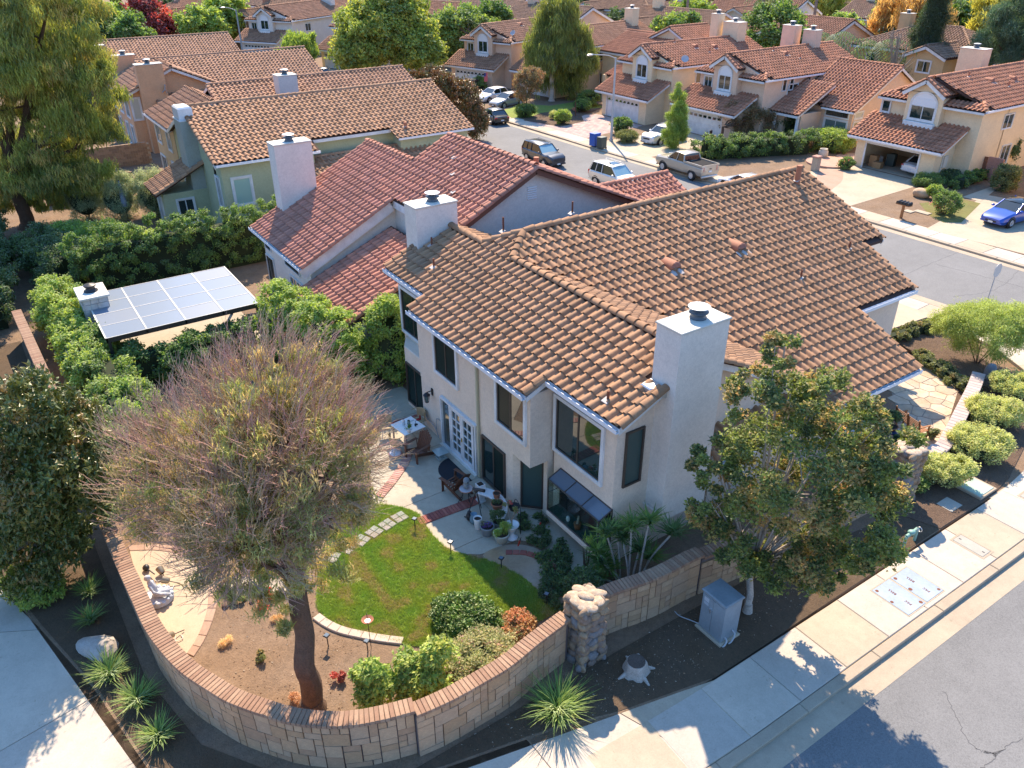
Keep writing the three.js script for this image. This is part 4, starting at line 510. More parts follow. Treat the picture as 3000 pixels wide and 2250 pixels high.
{ // pale green house with the tall chimney
  const [H, R, y] = tract('green_house', 'pale green stucco house with brown tile roof and tall grey chimney behind the clipped hedge', { tile: [0.44, 0.24, 0.13], seed: 25, xr: -56, yr: 7.5, z0: -11.8, z1: -30.2, p: 0.4, ex: -49.9, wx: -51.1, wall: M.stuccoGreen, poly: [[-56, -11.8], [-49.9, -11.8], [-49.9, -18.5], [-51.1, -18.5], [-51.1, -24.2], [-50, -24.2], [-50, -30.2], [-56, -30.2]] });
  R.plane([-50.9, 0, 4.4], [-1, 0], 0.42, [[-50.9, -17], [-46, -17], [-46, -29], [-50.9, -29]]); R.cap([-50.95, 4.45, -28.6], [-50.95, 4.45, -17.2], -0.05); R.plane([0, -8.8, 2.6], [0, -1], 0.5, [[-57.6, -8.8], [-54.4, -8.8], [-54.4, -12.2], [-57.6, -12.2]]); R.cap([-54.4, 2.6, -8.8], [-54.4, 4.2, -12.1], 0);
  R.finish(300, 120); mesh('wall', [slab(-57.3, -54.7, 0, 2.5, -12.2, -9.3), slab(-50.6, -46.4, 0, 2.4, -28.8, -17.4), slab(-52, -50.3, 0, 5.0, -18.2, -12.15), slab(-52, -50.3, 0, 5.0, -29.85, -24.5)], M.stuccoGreen, H);
  { const c = [-52.52,8.34]; chimney(H, -55.6, -11.75, 1.7, 0.95, 0, 6.9, mat([0.4, 0.42, 0.36], 0.95, T.stucco), { flue: false, capMat: M.white }); const k = mesh('chimney_crown', [cham(1.5, 0.85, 0.9, 0.1, -55.6, 6.85, -11.75)], M.white, H); }
  const w2 = (px, w, h, yc) => win(H, px, yc, -12.15, 0, w, h, { casing: 0.1, frameMat: M.white }); w2(-58.4, 1.2, 2.1, 3.8); w2(-57.1, 0.6, 1.4, 3.6); w2(-60.2, 1.2, 1.8, 1.3); w2(-51.4, 1.0, 2.1, 3.0);
  win(H, -50.3, 3.15, -13.3, PI / 2, 1.35, 1.9, { casing: 0.13, split: 1, frameMat: M.white, glass: new THREE.MeshPhysicalMaterial({ color: lin(0.35, 0.5, 0.42), roughness: 0.1, clearcoat: 1 }) }); win(H, -56, 1.2, -9.3, 0, 1.2, 2.0, { casing: 0.1, frameMat: M.white }); win(H, -54.7, 1.2, -10.6, PI / 2, 1.2, 1.8, { casing: 0.1, frameMat: M.white });
  ventPipe(H, -50.8, 5.5, -25.2, 0.5, 0.12, M.terracotta); rebase(H, -56, -20);
}
{ // the tan house behind the green one, whose roof carries a short white chimney
  const [H, R, y] = tract('tan_house', 'tan house behind the green house with a short white chimney on its brown roof', { tile: [0.45, 0.24, 0.14], seed: 35, xr: -66.3, yr: 7.1, z0: -16.2, z1: -33, p: 0.42, ex: -58.5, wall: M.stuccoTan, wy: 5.0, wp: 0.45, wing: { wx0: -70, wx1: -62.3, wz: -11.9, wr: -15.4 } });
  R.finish(300, 120); { const c = [-69.24,-22.8]; chimney(H, -63.9, -21.6, 1.2, 1.5, 4, 7.75, M.stuccoWhite); }
  win(H, -68, 3.9, -12.3, 0, 1.6, 1.9, { casing: 0.1, frameMat: M.white }); win(H, -64.6, 3.9, -12.3, 0, 1.3, 1.9, { casing: 0.1, frameMat: M.white }); win(H, -68, 1.2, -12.3, 0, 1.8, 1.7, { casing: 0.1, frameMat: M.white }); win(H, -64.6, 1.1, -12.3, 0, 1.4, 2.1, { casing: 0.1, frameMat: M.white }); rebase(H, -66, -22);
}
{ // peach house with the dish on its chimney wall
  const [H, R, y] = tract('peach_house', 'peach stucco house with white trimmed windows, tan chimney and satellite dish', { tile: [0.44, 0.24, 0.14], seed: 45, xr: -84.4, yr: 7.1, z0: -14.6, z1: -31, p: 0.42, ex: -75.5, wall: M.stuccoPeach, wy: 5.05, wp: 0.45, wing: { wx0: -87.2, wx1: -78.6, wz: -12.0, wr: -16.4 } });
  R.finish(300, 100); chimney(H, -78.5, -14.5, 0.95, 2.2, 0, 7.5, M.stuccoPeach); chimney(H, -87.8, -14.2, 0.95, 2.0, 3, 7.3, M.stuccoPeach);
  for (const x of [-86.2, -83.4, -80.4]) win(H, x, 3.8, -12.4, 0, 1.7, 1.9, { casing: 0.12, frameMat: M.white }); for (const x of [-85.6, -82.4, -80.2]) win(H, x, 1.2, -12.4, 0, 1.3, 2.2, { casing: 0.12, frameMat: M.white }); win(H, -78.95, 3.8, -12.9, PI / 2, 0.9, 2.0, { casing: 0.12, frameMat: M.white, split: 1, glass: M.shade });
  mesh('satellite_dish', [lathe([[0, 0], [0.2, 0.03], [0.38, 0.12], [0.37, 0.13], [0.19, 0.045], [0, 0.015]], 20).rotateX(1.1).translate(-77.9, 5.4, -15.4), bar(V(-78.0, 5.0, -15.5), V(-77.9, 5.4, -15.4), 0.03)], M.stone, H); rebase(H, -84, -21);
}
{ // ochre chimney house at the left
  const [H, R, y] = tract('ochre_house', 'brown roofed house with a wide ochre chimney, beside the willowy tree at left', { tile: [0.43, 0.235, 0.14], seed: 55, xr: -104, yr: 7.0, z0: -12.2, z1: -29, p: 0.42, ex: -95.2, wall: M.stuccoOchre, wy: 5.0, wp: 0.42, wing: { wx0: -103, wx1: -90.5, wz: -12, wr: -15 } });
  R.finish(200, 60); chimney(H, -93.6, -12.4, 1.0, 2.4, 0, 7.7, M.stuccoOchre); rebase(H, -104, -20);
}
// ------------------------------------------------------------------ houses across the street: garage in front under a skirt roof, gabled bay above
function rowHouse(name, label, o) {
  const a = ((o.turn ?? 0) * PI) / 180, H = thing(name, label, 'house', [o.x, 0, o.z], a); H.updateMatrixWorld(true); const R = new Roof(H, o.tile, o.seed), S = o.wall, D = o.depth ?? 15, L = -3.7, Rr = o.right ?? 4.6, xr = (L + Rr) / 2, pm = 0.42, ye = 5.45, yr = ye + pm * (Rr - xr), zu = -2.5;
  // main roof, ridge from the street backwards
  R.plane([xr, 0, yr], [-1, 0], pm, [[xr, zu + 0.5], [Rr, zu - 0.7], [Rr, -D], [xr, -D]]); R.plane([xr, 0, yr], [1, 0], pm, [[xr, zu + 0.5], [xr, -D], [L, -D], [L, zu - 0.7]]);
  R.plane([0, zu + 0.5, ye - 0.05], [0, -1], 0.5, [[L - 0.05, zu + 0.5], [-0.75, zu + 0.5], [-0.75, zu - 0.4], [L + 0.5, zu - 0.4]]); R.plane([0, zu + 0.5, ye - 0.05], [0, -1], 0.5, [[1.75, zu + 0.5], [Rr + 0.05, zu + 0.5], [Rr - 0.6, zu - 0.4], [1.75, zu - 0.4]]);
  R.cap([xr, yr, -D], [xr, yr, zu + 0.6]); R.cap([Rr, ye, zu + 0.45], [Rr - 0.75, ye + 0.42, zu - 0.5], 0.04);
  // gabled bay
  const bx = 0.45, by = 6.15, bw = 1.75, bp = 0.62; for (const s of [-1, 1]) { R.plane([bx, 0, by + bw * bp], [-s, 0], bp, s > 0 ? [[bx, zu + 1.05], [bx + bw, zu + 1.05], [bx + bw, zu - 0.9], [bx, zu - 2.4]] : [[bx, zu + 1.05], [bx, zu - 2.4], [bx - bw, zu - 0.9], [bx - bw, zu + 1.05]]); R.edge([bx + s * bw, by, zu + 1.07], [bx, by + bw * bp, zu + 1.07], 0.26); R.cap([bx + s * bw, by, zu + 1.02], [bx, by + bw * bp, zu + 1.02], 0); }
  R.cap([bx, by + bw * bp, zu - 2], [bx, by + bw * bp, zu + 1.0]);
  // skirt roof over the garage
  R.plane([0, 0.5, 2.5], [0, -1], 0.5, [[-4.1, 0.5], [4.1, 0.5], [4.1, zu - 0.1], [-4.1, zu - 0.1]]); for (const s of [-1, 1]) R.cap([s * 4.08, 2.5, 0.5], [s * 4.08, 2.5 + 0.5 * 2.9, -2.4], 0), R.edge([s * 4.1, 2.5, 0.5], [s * 4.1, 2.5 + 1.45, -2.4], 0.2);
  R.gutter([-4.1, 2.5, 0.5], [4.1, 2.5, 0.5], [0, 1]); R.edge([-4.1, 2.46, 0.46], [4.1, 2.46, 0.46], 0.16); R.gutter([Rr, ye, zu + 0.4], [Rr, ye, -D], [1, 0]); R.edge([L, ye - 0.05, zu + 0.52], [-0.8, ye - 0.05, zu + 0.52], 0.16); R.edge([1.8, ye - 0.05, zu + 0.52], [Rr, ye - 0.05, zu + 0.52], 0.16);
  const G = [[-3.45, 0], [-2.75, 0], [2.35, 0], [3.45, 0]];
  const walls = [gableSolid([[L + 0.35, 0], [L + 0.35, ye], [xr, yr - 0.25], [Rr - 0.3, ye], [Rr - 0.3, 0]], 'z', -D + 0.4, o.open ? -6.2 : zu), slab(bx - 1.5, bx + 1.5, 3.4, by + 0.05, zu - 0.05, zu + 0.65), gableSolid([[bx - 1.5, by], [bx, by + 1.45 * bp - 0.2], [bx + 1.5, by]], 'z', zu, zu + 0.65)];
  const dw = o.doorW ?? 4.9, dx = o.doorX ?? -0.2; // front of the garage with its opening
  walls.push(slab(-3.45, dx - dw / 2, 0, 2.45, -0.25, 0), slab(dx + dw / 2, 3.45, 0, 2.45, -0.25, 0), slab(dx - dw / 2, dx + dw / 2, 2.12, 2.45, -0.25, 0), slab(3.2, 3.45, 0, 2.42, zu, -0.25), slab(-3.45, -3.2, 0, 2.42, zu, -0.25));
  walls.push(gableSolid([[-0.25, 2.4], [zu - 0.02, 3.75], [zu - 0.02, 2.4]], 'x', -3.44, -3.2), gableSolid([[-0.25, 2.4], [zu - 0.02, 3.75], [zu - 0.02, 2.4]], 'x', 3.2, 3.44));
  if (o.open) walls.push(slab(3.2, Rr - 0.3, 0, 2.6, -6.3, zu), slab(L + 0.35, -3.2, 0, 2.6, -6.3, zu), slab(L + 0.35, Rr - 0.3, 2.6, 5.45, -6.3, zu));
  mesh('wall', walls, S, H); R.finish(o.parts ?? 300, 120);
  archWin(H, bx, 4.0, zu + 0.65, 0, o.arch ?? 1.75, 2.25, {}); if (o.sideWin !== false) win(H, -2.2, 4.3, zu + 0.02, 0, 1.2, 1.5, { casing: 0.1, frameMat: M.white });
  if (!o.open) garageDoor(H, dx, -0.06, 0, dw, 2.1, o.archedDoor); else mesh('door_frame', [slab(dx - dw / 2 - 0.02, dx - dw / 2 + 0.12, 0, 2.12, 0, 0.05), slab(dx + dw / 2 - 0.12, dx + dw / 2 + 0.02, 0, 2.12, 0, 0.05), slab(dx - dw / 2, dx + dw / 2, 2.0, 2.14, 0, 0.055)], M.white, H);
  win(H, Rr - 0.3, 4.2, -6.5, PI / 2, 1.5, 1.2, { casing: 0.05, frameMat: M.white }); win(H, Rr - 0.3, 1.5, -7.5, PI / 2, 1.4, 1.6, { casing: 0.05, frameMat: M.white });
  (o.chimneys ?? []).forEach(([x, z, w, d, y1]) => chimney(H, x, z, w, d, 4, y1, o.chimneyMat ?? S)); (o.vents ?? []).forEach(([x, z]) => roofVent(H, x, yr - pm * (x - xr) + 0.1, z, [1, 0], pm)); (o.pipes ?? []).forEach(([x, z]) => ventPipe(H, x, yr - pm * (x - xr), z, 0.6, 0.07, M.terracotta));
  return [H, R];
}
const redTile = [0.46, 0.2, 0.11], brownTile = [0.43, 0.22, 0.125];
{ const [H] = rowHouse('open_garage_house', 'cream house with its garage door open and arched window above', { x: -36.2, z: -61.4, tile: redTile, seed: 61, wall: M.stuccoCream, open: true, depth: 17, right: 5.2, arch: 2.3, sideWin: false, chimneys: [[-3.2, -14.5, 2.2, 1.2, 8.2]], vents: [[2.2, -7.5], [2.4, -10.5]], pipes: [[1.4, -5.6], [3.2, -8.6]] });
  mesh('garage_lining', [slab(-3.1, 3.1, 0, 0.02, -6.1, -0.2)], M.walk, H); win(H, -3.1, 4.6, -2.46, 0, 0.9, 1.1, { casing: 0.1, split: 1, frameMat: M.white }); mesh('wall_meter', [box(0.14, 0.9, 0.5, 3.5, 1.5, -1.4), bar(V(3.5, 0.1, -1.0), V(3.5, 2.4, -1.0), 0.05)], M.cream, H); }
{ const [H, R] = rowHouse('bay_window_house', 'beige house with porch, octagonal window and tall corner bay behind the green hedge', { x: -55, z: -59.2, tile: redTile, seed: 62, wall: M.stuccoBeige, depth: 17, right: 5.0, archedDoor: false, chimneys: [[-1.5, -13, 1.6, 1.0, 9], [0.6, -13.6, 1.5, 1.0, 8.7]], vents: [[1.6, -8.5]], pipes: [[1.0, -7.5], [2.6, -9.6]] });
  const Q = new Roof(H, redTile, 63), y = (z) => 3.2 + 0.55 * (-6.6 - z); Q.plane([0, -6.6, 3.2], [0, -1], 0.55, [[4.6, -8.5], [8.2, -6.6], [11.6, -6.6], [11.6, -12.6], [4.6, -12.6]]); Q.plane([0, -12.6, 6.5], [0, 1], 0.55, [[4.6, -12.6], [11.6, -12.6], [11.6, -17], [4.6, -17]], { bare: true }); Q.cap([11.6, 6.5, -12.6], [4.6, 6.5, -12.6]); Q.cap([11.58, 3.2, -6.6], [11.58, 6.5, -12.6], 0); Q.edge([11.6, 3.2, -6.6], [11.6, 6.5, -12.6]); Q.edge([11.6, 4.1, -17], [11.6, 6.5, -12.6]); Q.gutter([8.2, 3.2, -6.6], [11.6, 3.2, -6.6], [0, 1]);
  Q.plane([0, -3.6, 2.7], [0, -1], 0.5, [[4.2, -3.6], [8.0, -3.6], [8.0, -8.4], [4.2, -8.4]]); Q.edge([4.2, 2.7, -3.58], [8.0, 2.7, -3.58], 0.2); Q.edge([8.0, 2.7, -3.6], [8.0, 5, -8.3], 0.2); Q.cap([8, 2.7, -3.6], [8, 5.0, -8.2], 0); Q.finish(150, 40).name = 'wing_roof';
  mesh('wall', [gableSolid([[-7.1, 0], [-7.1, 3.1], [-12.6, 6.3], [-16.8, 4.0], [-16.8, 0]], 'x', 4.6, 11.2), slab(4.8, 6.0, 0, 2.6, -8, -4.2), slab(7.4, 7.9, 0, 2.7, -8, -4.2)], M.stuccoBeige, H); mesh('door', [slab(6.1, 7.2, 0, 2.3, -6.4, -6.3)], mat([0.07, 0.02, 0.015], 0.5, T.wood), H); mesh('porch_post', [slab(7.75, 7.95, 0, 2.6, -3.95, -3.75)], M.white, H); mesh('porch_post', [slab(5.2, 5.4, 0, 2.6, -3.95, -3.75)], M.white, H);
  win(H, 9.6, 1.35, -7.1, 0, 2.6, 1.9, { casing: 0.14, frameMat: M.white, glass: M.glassLight }); win(H, 9.6, 2.75, -7.1, 0, 2.6, 0.75, { casing: 0.12, frameMat: M.frame, bars: [3, 1], split: 1 }); win(H, 11.2, 1.35, -7.95, PI / 2, 1.3, 1.9, { casing: 0.14, frameMat: M.white, bars: [0, 1], split: 1 }); win(H, 11.2, 2.75, -7.95, PI / 2, 1.3, 0.75, { casing: 0.12, frameMat: M.white, split: 1, glass: M.shade });
  win(H, 4.7, 4.75, -5.2, PI / 2, 0.6, 1.1, { casing: 0.08, split: 1 }); win(H, 4.7, 4.75, -6.2, PI / 2, 0.6, 1.1, { casing: 0.08, split: 1 }); mesh('octagon_window', [cyl(0.3, 0.3, 0.06, 0, 0, 0, 8).rotateZ(-PI / 2).translate(4.7, 4.9, -8.6)], M.glass, H);
}
{ const [H] = rowHouse('arched_window_house', 'cream house with white garage door and arched window behind the street lamp', { x: -65.1, z: -57.8, tile: redTile, seed: 64, wall: M.stuccoCream, depth: 17, right: 4.6, archedDoor: true, sideWin: false, chimneys: [[0.5, -15, 2.2, 1.3, 8.7]], vents: [[1.6, -8], [2, -10.5]], pipes: [[2.8, -9], [0.6, -6]] });
  mesh('satellite_dish', [lathe([[0, 0], [0.2, 0.03], [0.38, 0.12], [0.37, 0.13], [0.19, 0.045], [0, 0.015]], 20).rotateX(0.9).rotateY(0.9).translate(4.3, 6.1, -4), bar(V(4.2, 5.6, -4), V(4.3, 6.1, -4), 0.03)], M.stone, H);
  const Q = new Roof(H, redTile, 65); Q.plane([0, -7.5, 5.0], [0, -1], 0.42, [[-13.5, -7.5], [-4.2, -7.5], [-4.2, -12], [-13.5, -12]]); Q.plane([0, -5.0, 3.0], [0, -1], 0.42, [[-9.2, -5], [-4.2, -5], [-4.2, -8.2], [-9.2, -8.2]]); Q.cap([-4.2, 6.9, -12], [-13.5, 6.9, -12]); Q.edge([-13.5, 5.0, -7.48], [-4.2, 5.0, -7.48]); Q.plane([-5.5, 0, 7.9], [-1, 0], 0.42, [[-5.5, -11], [-1.8, -11], [-1.8, -17], [-5.5, -17]]); Q.plane([-5.5, 0, 7.9], [1, 0], 0.42, [[-5.5, -11], [-5.5, -17], [-9, -17], [-9, -11]]); Q.cap([-5.5, 7.9, -17], [-5.5, 7.9, -11]); Q.cap([-9, 6.43, -11], [-5.5, 7.9, -11], 0); Q.edge([-9, 6.43, -10.95], [-5.5, 7.9, -10.95]); Q.edge([-1.8, 6.35, -10.95], [-5.5, 7.9, -10.95]); Q.finish(200, 60).name = 'wing_roof';
  mesh('wall', [slab(-13.2, -4, 0, 5.0, -12, -7.9), slab(-8.8, -4, 0, 2.9, -8, -5.4), gableSolid([[-8.7, 4], [-8.7, 6.3], [-5.5, 7.6], [-2.1, 6.2], [-2.1, 4]], 'z', -16.8, -11.2)], M.stuccoCream, H); mesh('door', [slab(-6.4, -5.4, 0, 2.2, -5.36, -5.3)], M.teak, H); mesh('porch_post', [slab(-9.2, -8.8, 0, 3, -5.1, -4.7)], M.stuccoCream, H); win(H, -7.6, 3.6, -7.86, 0, 1.2, 1.3, { casing: 0.1, frameMat: M.white }); chimney(H, -1.6, -14.5, 1.1, 1.0, 5, 9.4, M.stuccoCream);
}
{ const [H] = rowHouse('willow_side_house', 'beige house with arched window and dish, left of the weeping tree', { x: -91.3, z: -55.1, turn: 17, tile: brownTile, seed: 66, wall: M.stuccoBeige, depth: 19, right: 4.8, archedDoor: true, chimneys: [[0, -17, 2, 1.4, 8.8]], vents: [[1.5, -8]], parts: 150 });
  mesh('satellite_dish', [lathe([[0, 0], [0.2, 0.03], [0.38, 0.12], [0.37, 0.13], [0.19, 0.045], [0, 0.015]], 20).rotateX(0.9).translate(3.6, 6.3, -4), bar(V(3.5, 5.9, -4), V(3.6, 6.3, -4), 0.03)], M.stone, H); }
rowHouse('tree_hidden_house', 'cream house mostly behind the big yellow green tree, second garage left of the weeping tree', { x: -82.5, z: -58.8, turn: 8, tile: brownTile, seed: 67, wall: M.stuccoCream, depth: 18, parts: 100, chimneys: [[1, -16, 1.4, 1.2, 8.8]] });
rowHouse('black_car_house', 'beige arched window house behind the black car, left of the yellow green tree', { x: -116.3, z: -47.4, turn: 17, tile: brownTile, seed: 68, wall: M.stuccoCream, depth: 19, parts: 100 });
rowHouse('white_house', 'white stucco house with twin upper windows and white garage door behind the blue grey pole', { x: -134.5, z: -41.8, turn: 32, tile: brownTile, seed: 69, wall: M.stuccoWhite, depth: 26, parts: 100, chimneys: [[2, -17, 2, 1.2, 8.9]], right: 5.5 });
rowHouse('garage_edge_house', 'cream house cut off at the right edge behind the blue car', { x: -22.4, z: -62.6, turn: -4, tile: redTile, seed: 70, wall: M.stuccoCream, parts: 200 });
// ------------------------------------------------------------------ rows of roofs farther back
function farHouse(label, x, z, turn, w, d, o = {}) {
  const H = thing('far_house', label, 'house', [x, o.base ?? 0, z], (turn * PI) / 180); H.updateMatrixWorld(true); const R = new Roof(H, o.tile ?? brownTile, o.seed ?? 80), ye = o.ye ?? 5.1, p = 0.42, yr = ye + (p * d) / 2;
  R.plane([0, d / 2, ye], [0, -1], p, [[-w / 2, d / 2], [w / 2, d / 2], [w / 2 - (o.hip ?? 0) * (d / 2), 0], [-w / 2 + (o.hip ?? 0) * (d / 2), 0]]); R.plane([0, -d / 2, ye], [0, 1], p, [[w / 2, -d / 2], [-w / 2, -d / 2], [-w / 2 + (o.hip ?? 0) * (d / 2), 0], [w / 2 - (o.hip ?? 0) * (d / 2), 0]]);
  if (o.hip) for (const s of [-1, 1]) { R.plane([(s * w) / 2, 0, ye], [-s, 0], p, [[(s * w) / 2, s * d / 2], [(s * w) / 2, (-s * d) / 2], [s * (w / 2 - d / 2), 0]].sort(() => 0)); R.cap([(s * w) / 2, ye, d / 2], [s * (w / 2 - d / 2), yr, 0]); }
  R.cap([-w / 2 + (o.hip ?? 0) * (d / 2), yr, 0], [w / 2 - (o.hip ?? 0) * (d / 2), yr, 0]);
  if (!o.hip) for (const s of [-1, 1]) for (const e of [-1, 1]) R.edge([(s * w) / 2, ye, (e * d) / 2], [(s * w) / 2, yr, 0], 0.3);
  R.edge([-w / 2, ye, d / 2 + 0.02], [w / 2, ye, d / 2 + 0.02], 0.25);
  // cross gable towards the street
  const gx = o.gx ?? w * 0.25, gw = o.gw ?? 2.6, gl = 3; for (const s of [-1, 1]) { R.plane([gx, 0, ye + gw * p], [-s, 0], p, s > 0 ? [[gx, d / 2 + gl], [gx + gw, d / 2 + gl], [gx + gw, d / 2], [gx, d / 2 - gw]] : [[gx, d / 2 + gl], [gx, d / 2 - gw], [gx - gw, d / 2], [gx - gw, d / 2 + gl]]); R.edge([gx + s * gw, ye, d / 2 + gl], [gx, ye + gw * p, d / 2 + gl], 0.28); } R.cap([gx, ye + gw * p, d / 2 - gw], [gx, ye + gw * p, d / 2 + gl]);
  mesh('wall', [o.hip ? slab(-w / 2 + 0.5, w / 2 - 0.5, 0, ye, -d / 2 + 0.5, d / 2 - 0.4) : gableSolid([[d / 2 - 0.4, 0], [d / 2 - 0.4, ye], [0, yr - 0.3], [-d / 2 + 0.4, ye], [-d / 2 + 0.4, 0]], 'x', -w / 2 + 0.35, w / 2 - 0.35), gableSolid([[gx - gw + 0.3, 0], [gx - gw + 0.3, ye], [gx, ye + gw * p - 0.3], [gx + gw - 0.3, ye], [gx + gw - 0.3, 0]], 'z', d / 2 - 0.5, d / 2 + gl - 0.4)], o.wall ?? M.stuccoCream, H);
  R.finish(0, 0); for (const q of [-0.32, -0.08]) win(H, w * q, ye - 1.3, d / 2 - 0.38, 0, 1.5, 1.3, { casing: 0.1, frameMat: M.white }); win(H, gx, ye - 1.1, d / 2 + gl - 0.38, 0, 1.8, 1.4, { casing: 0.12, frameMat: M.white });
  (o.chimneys ?? [[-w * 0.3, 0]]).forEach(([cx, cz]) => chimney(H, cx, cz, 1.5, 1.0, 4, yr + 1.1, o.wall ?? M.stuccoCream));
  return H;
}


// ------------------------------------------------------------------ plants
function sprig(n, len, wid, spread, seed, o = {}) { // a small spray of folded leaves
  const p = [], r = rng(seed), e = new THREE.Euler(), m = new THREE.Matrix4(), v = V();
  for (let i = 0; i < n; i++) {
    const L = len * (0.7 + 0.6 * r()), w = wid * (0.7 + 0.6 * r()), b = (o.bend ?? 0.25) * L;
    const droop = o.droop ?? 0; e.set((r() - 0.5) * 2.4 * (1 - droop) - droop * 1.2 - 0.2, r() * 6.28, (r() - 0.5) * 1.6 * (1 - droop), 'YXZ'); m.makeRotationFromEuler(e); m.setPosition((r() - 0.5) * spread, (r() - 0.5) * spread, (r() - 0.5) * spread);
    const q = (x, y, z) => { v.set(x, y, z).applyMatrix4(m); p.push(v.x, v.y, v.z); }, A = [0, 0, 0], B = [-w / 2, b * 0.5 + w * 0.15, L * 0.45], C = [w / 2, b * 0.5 + w * 0.15, L * 0.45], D = [0, b * 0.4, L * 0.5], E = [0, -b * 0.3, L];
    for (const [a, c, d] of [[A, D, B], [A, C, D], [B, D, E], [D, C, E]]) q(...a), q(...c), q(...d);
  }
  const g = new THREE.BufferGeometry(); g.setAttribute('position', new THREE.Float32BufferAttribute(p, 3)); g.computeVertexNormals(); return g;
}
const SPRIG = { small: sprig(7, 0.1, 0.055, 0.16, 1), mid: sprig(6, 0.17, 0.085, 0.22, 2), big: sprig(6, 0.26, 0.11, 0.3, 3), narrow: sprig(8, 0.2, 0.028, 0.2, 4, { droop: 0.75 }), fine: sprig(10, 0.1, 0.022, 0.16, 5), hang: sprig(9, 0.42, 0.05, 0.4, 6, { droop: 0.95, bend: 0.5 }), far: sprig(7, 0.55, 0.32, 0.7, 7), farHang: sprig(8, 0.9, 0.16, 0.8, 8, { droop: 0.9 }), needle: sprig(14, 0.3, 0.02, 0.3, 9) };
// leaves gathered in clumps over blobs [x, y, z, rx, ry, rz]; palette: linear colours, the first one commonest
function foliage(parent, name, blobs, n, geo, palette, o = {}) {
  const r = rng(o.seed ?? 1), gz = () => (r() + r() + r() - 1.5) * 0.8, im = new THREE.InstancedMesh(geo, leafMat([1, 1, 1], o.trans ?? 0.55, o.rough ?? 0.92), n), m = new THREE.Matrix4(), q = new THREE.Quaternion(), e = new THREE.Euler(), c = new THREE.Color();
  const wt = blobs.map((b) => Math.pow(b[3] * b[4] * b[5], 0.6667)), tot = wt.reduce((a, b) => a + b, 0); let k = 0;
  blobs.forEach((b, bi) => {
    const cnt = bi === blobs.length - 1 ? n - k : Math.round((n * wt[bi]) / tot), K = Math.max(3, Math.round(cnt / (o.per ?? 26))), cr = (o.clump ?? 0.3) * Math.cbrt(b[3] * b[4] * b[5]);
    for (let i = 0, cl = null, left = 0; i < cnt; i++) {
      if (left-- <= 0) { let x, y, z, L; do { x = r() * 2 - 1; y = r() * 2 - 1; z = r() * 2 - 1; L = x * x + y * y + z * z; } while (L > 1 || L < 0.01); L = Math.sqrt(L); const f = (o.shell ? o.shell + (1 - o.shell) * r() : Math.pow(L, 0.5)) / L; if (o.flat && y < 0 && r() < o.flat) y = -y; cl = [b[0] + x * f * b[3], b[1] + y * f * b[4], b[2] + z * f * b[5]]; left = (cnt / K) * (0.5 + r()); cl.t = r(); cl.s = cr * (0.6 + 0.8 * r()); }
      const s = (o.size ?? 1) * (0.75 + 0.5 * r()), tilt = o.tilt ?? 1.2; m.compose(V(cl[0] + gz() * cl.s, cl[1] + gz() * cl.s * (o.tall ?? 0.8), cl[2] + gz() * cl.s), q.setFromEuler(e.set((r() - 0.5) * tilt, r() * 6.283, (r() - 0.5) * tilt, 'YXZ')), V(s, s, s)); im.setMatrixAt(k, m);
      const pick = (cl.t * 0.6 + r() * 0.4) ** (o.bias ?? 1.4), a = palette[Math.min(palette.length - 1, Math.floor(pick * palette.length))], f = 0.72 + 0.56 * r(); const l = o.light ?? 2.1; im.setColorAt(k, c.setRGB(a[0] * f * l * 1.06, a[1] * f * l, a[2] * f * l * 0.85)); k++;
    }
  });
  im.name = name; im.userData.kind = 'stuff'; im.castShadow = im.receiveShadow = true; parent.add(im); return im;
}
function limb(pts, ra, rb, n) { // smooth tapering limb with a slightly uneven girth
  const c = new THREE.CatmullRomCurve3(pts), g = new THREE.TubeGeometry(c, n, 1, ra > 0.08 ? 12 : 6), p = g.attributes.position, q = V(), m = g.parameters.radialSegments + 1; for (let i = 0; i < p.count; i++) { const j = Math.floor(i / m), t = j / n, o = c.getPointAt(Math.min(1, t)); q.fromBufferAttribute(p, i).sub(o); const a = (i % m) / (m - 1) * 6.283, k = (ra + (rb - ra) * t) * (1 + 0.07 * Math.sin(a * 3 + j * 0.4) + 0.05 * Math.sin(a * 5 - j)); p.setXYZ(i, o.x + q.x * k, o.y + q.y * k, o.z + q.z * k); } g.computeVertexNormals(); return g;
}
function limbs(base, blobs, r0, seed, o = {}) { // trunk and branches reaching into the crown; returns [trunk, branches]
  const r = rng(seed), fork = V(...(o.fork ?? [base[0], base[1] + 1.5, base[2]])), B = V(...base), trunk = [], br = [];
  const wig = (a, b, ra, rb, k, w = 1.6) => { const pts = []; for (let i = 0; i <= k; i++) { const p = a.clone().lerp(b, i / k); if (i && i < k) p.add(V((r() - 0.5) * ra * w, 0, (r() - 0.5) * ra * w)); pts.push(p); } return [limb(pts, ra, rb, k * 3)]; };
  trunk.push(...wig(B.clone().add(V(0, -0.1, 0)), fork, r0, r0 * 0.8, 5, 0.5), new THREE.CylinderGeometry(r0 * 1.02, r0 * 1.5, 0.35, 10).translate(B.x, B.y + 0.12, B.z));
  blobs.forEach((b) => { const n = o.n ?? 3; for (let i = 0; i < n; i++) { const t = V(b[0] + (r() - 0.5) * b[3] * 1.1, b[1] + (r() - 0.2) * b[4] * 0.7, b[2] + (r() - 0.5) * b[5] * 1.1); br.push(...wig(fork, t, r0 * (0.5 + 0.1 * r()) * Math.sqrt(1 / (i + 1)), r0 * 0.12, 4)); for (let j = 0; j < 3; j++) { const s = fork.clone().lerp(t, 0.45 + 0.5 * r()), u = s.clone().add(V((r() - 0.5) * b[3], (r() - 0.1) * b[4] * 0.7, (r() - 0.5) * b[5])); br.push(...wig(s, u, r0 * 0.16, r0 * 0.05, 2)); } } });
  return [trunk, br];
}
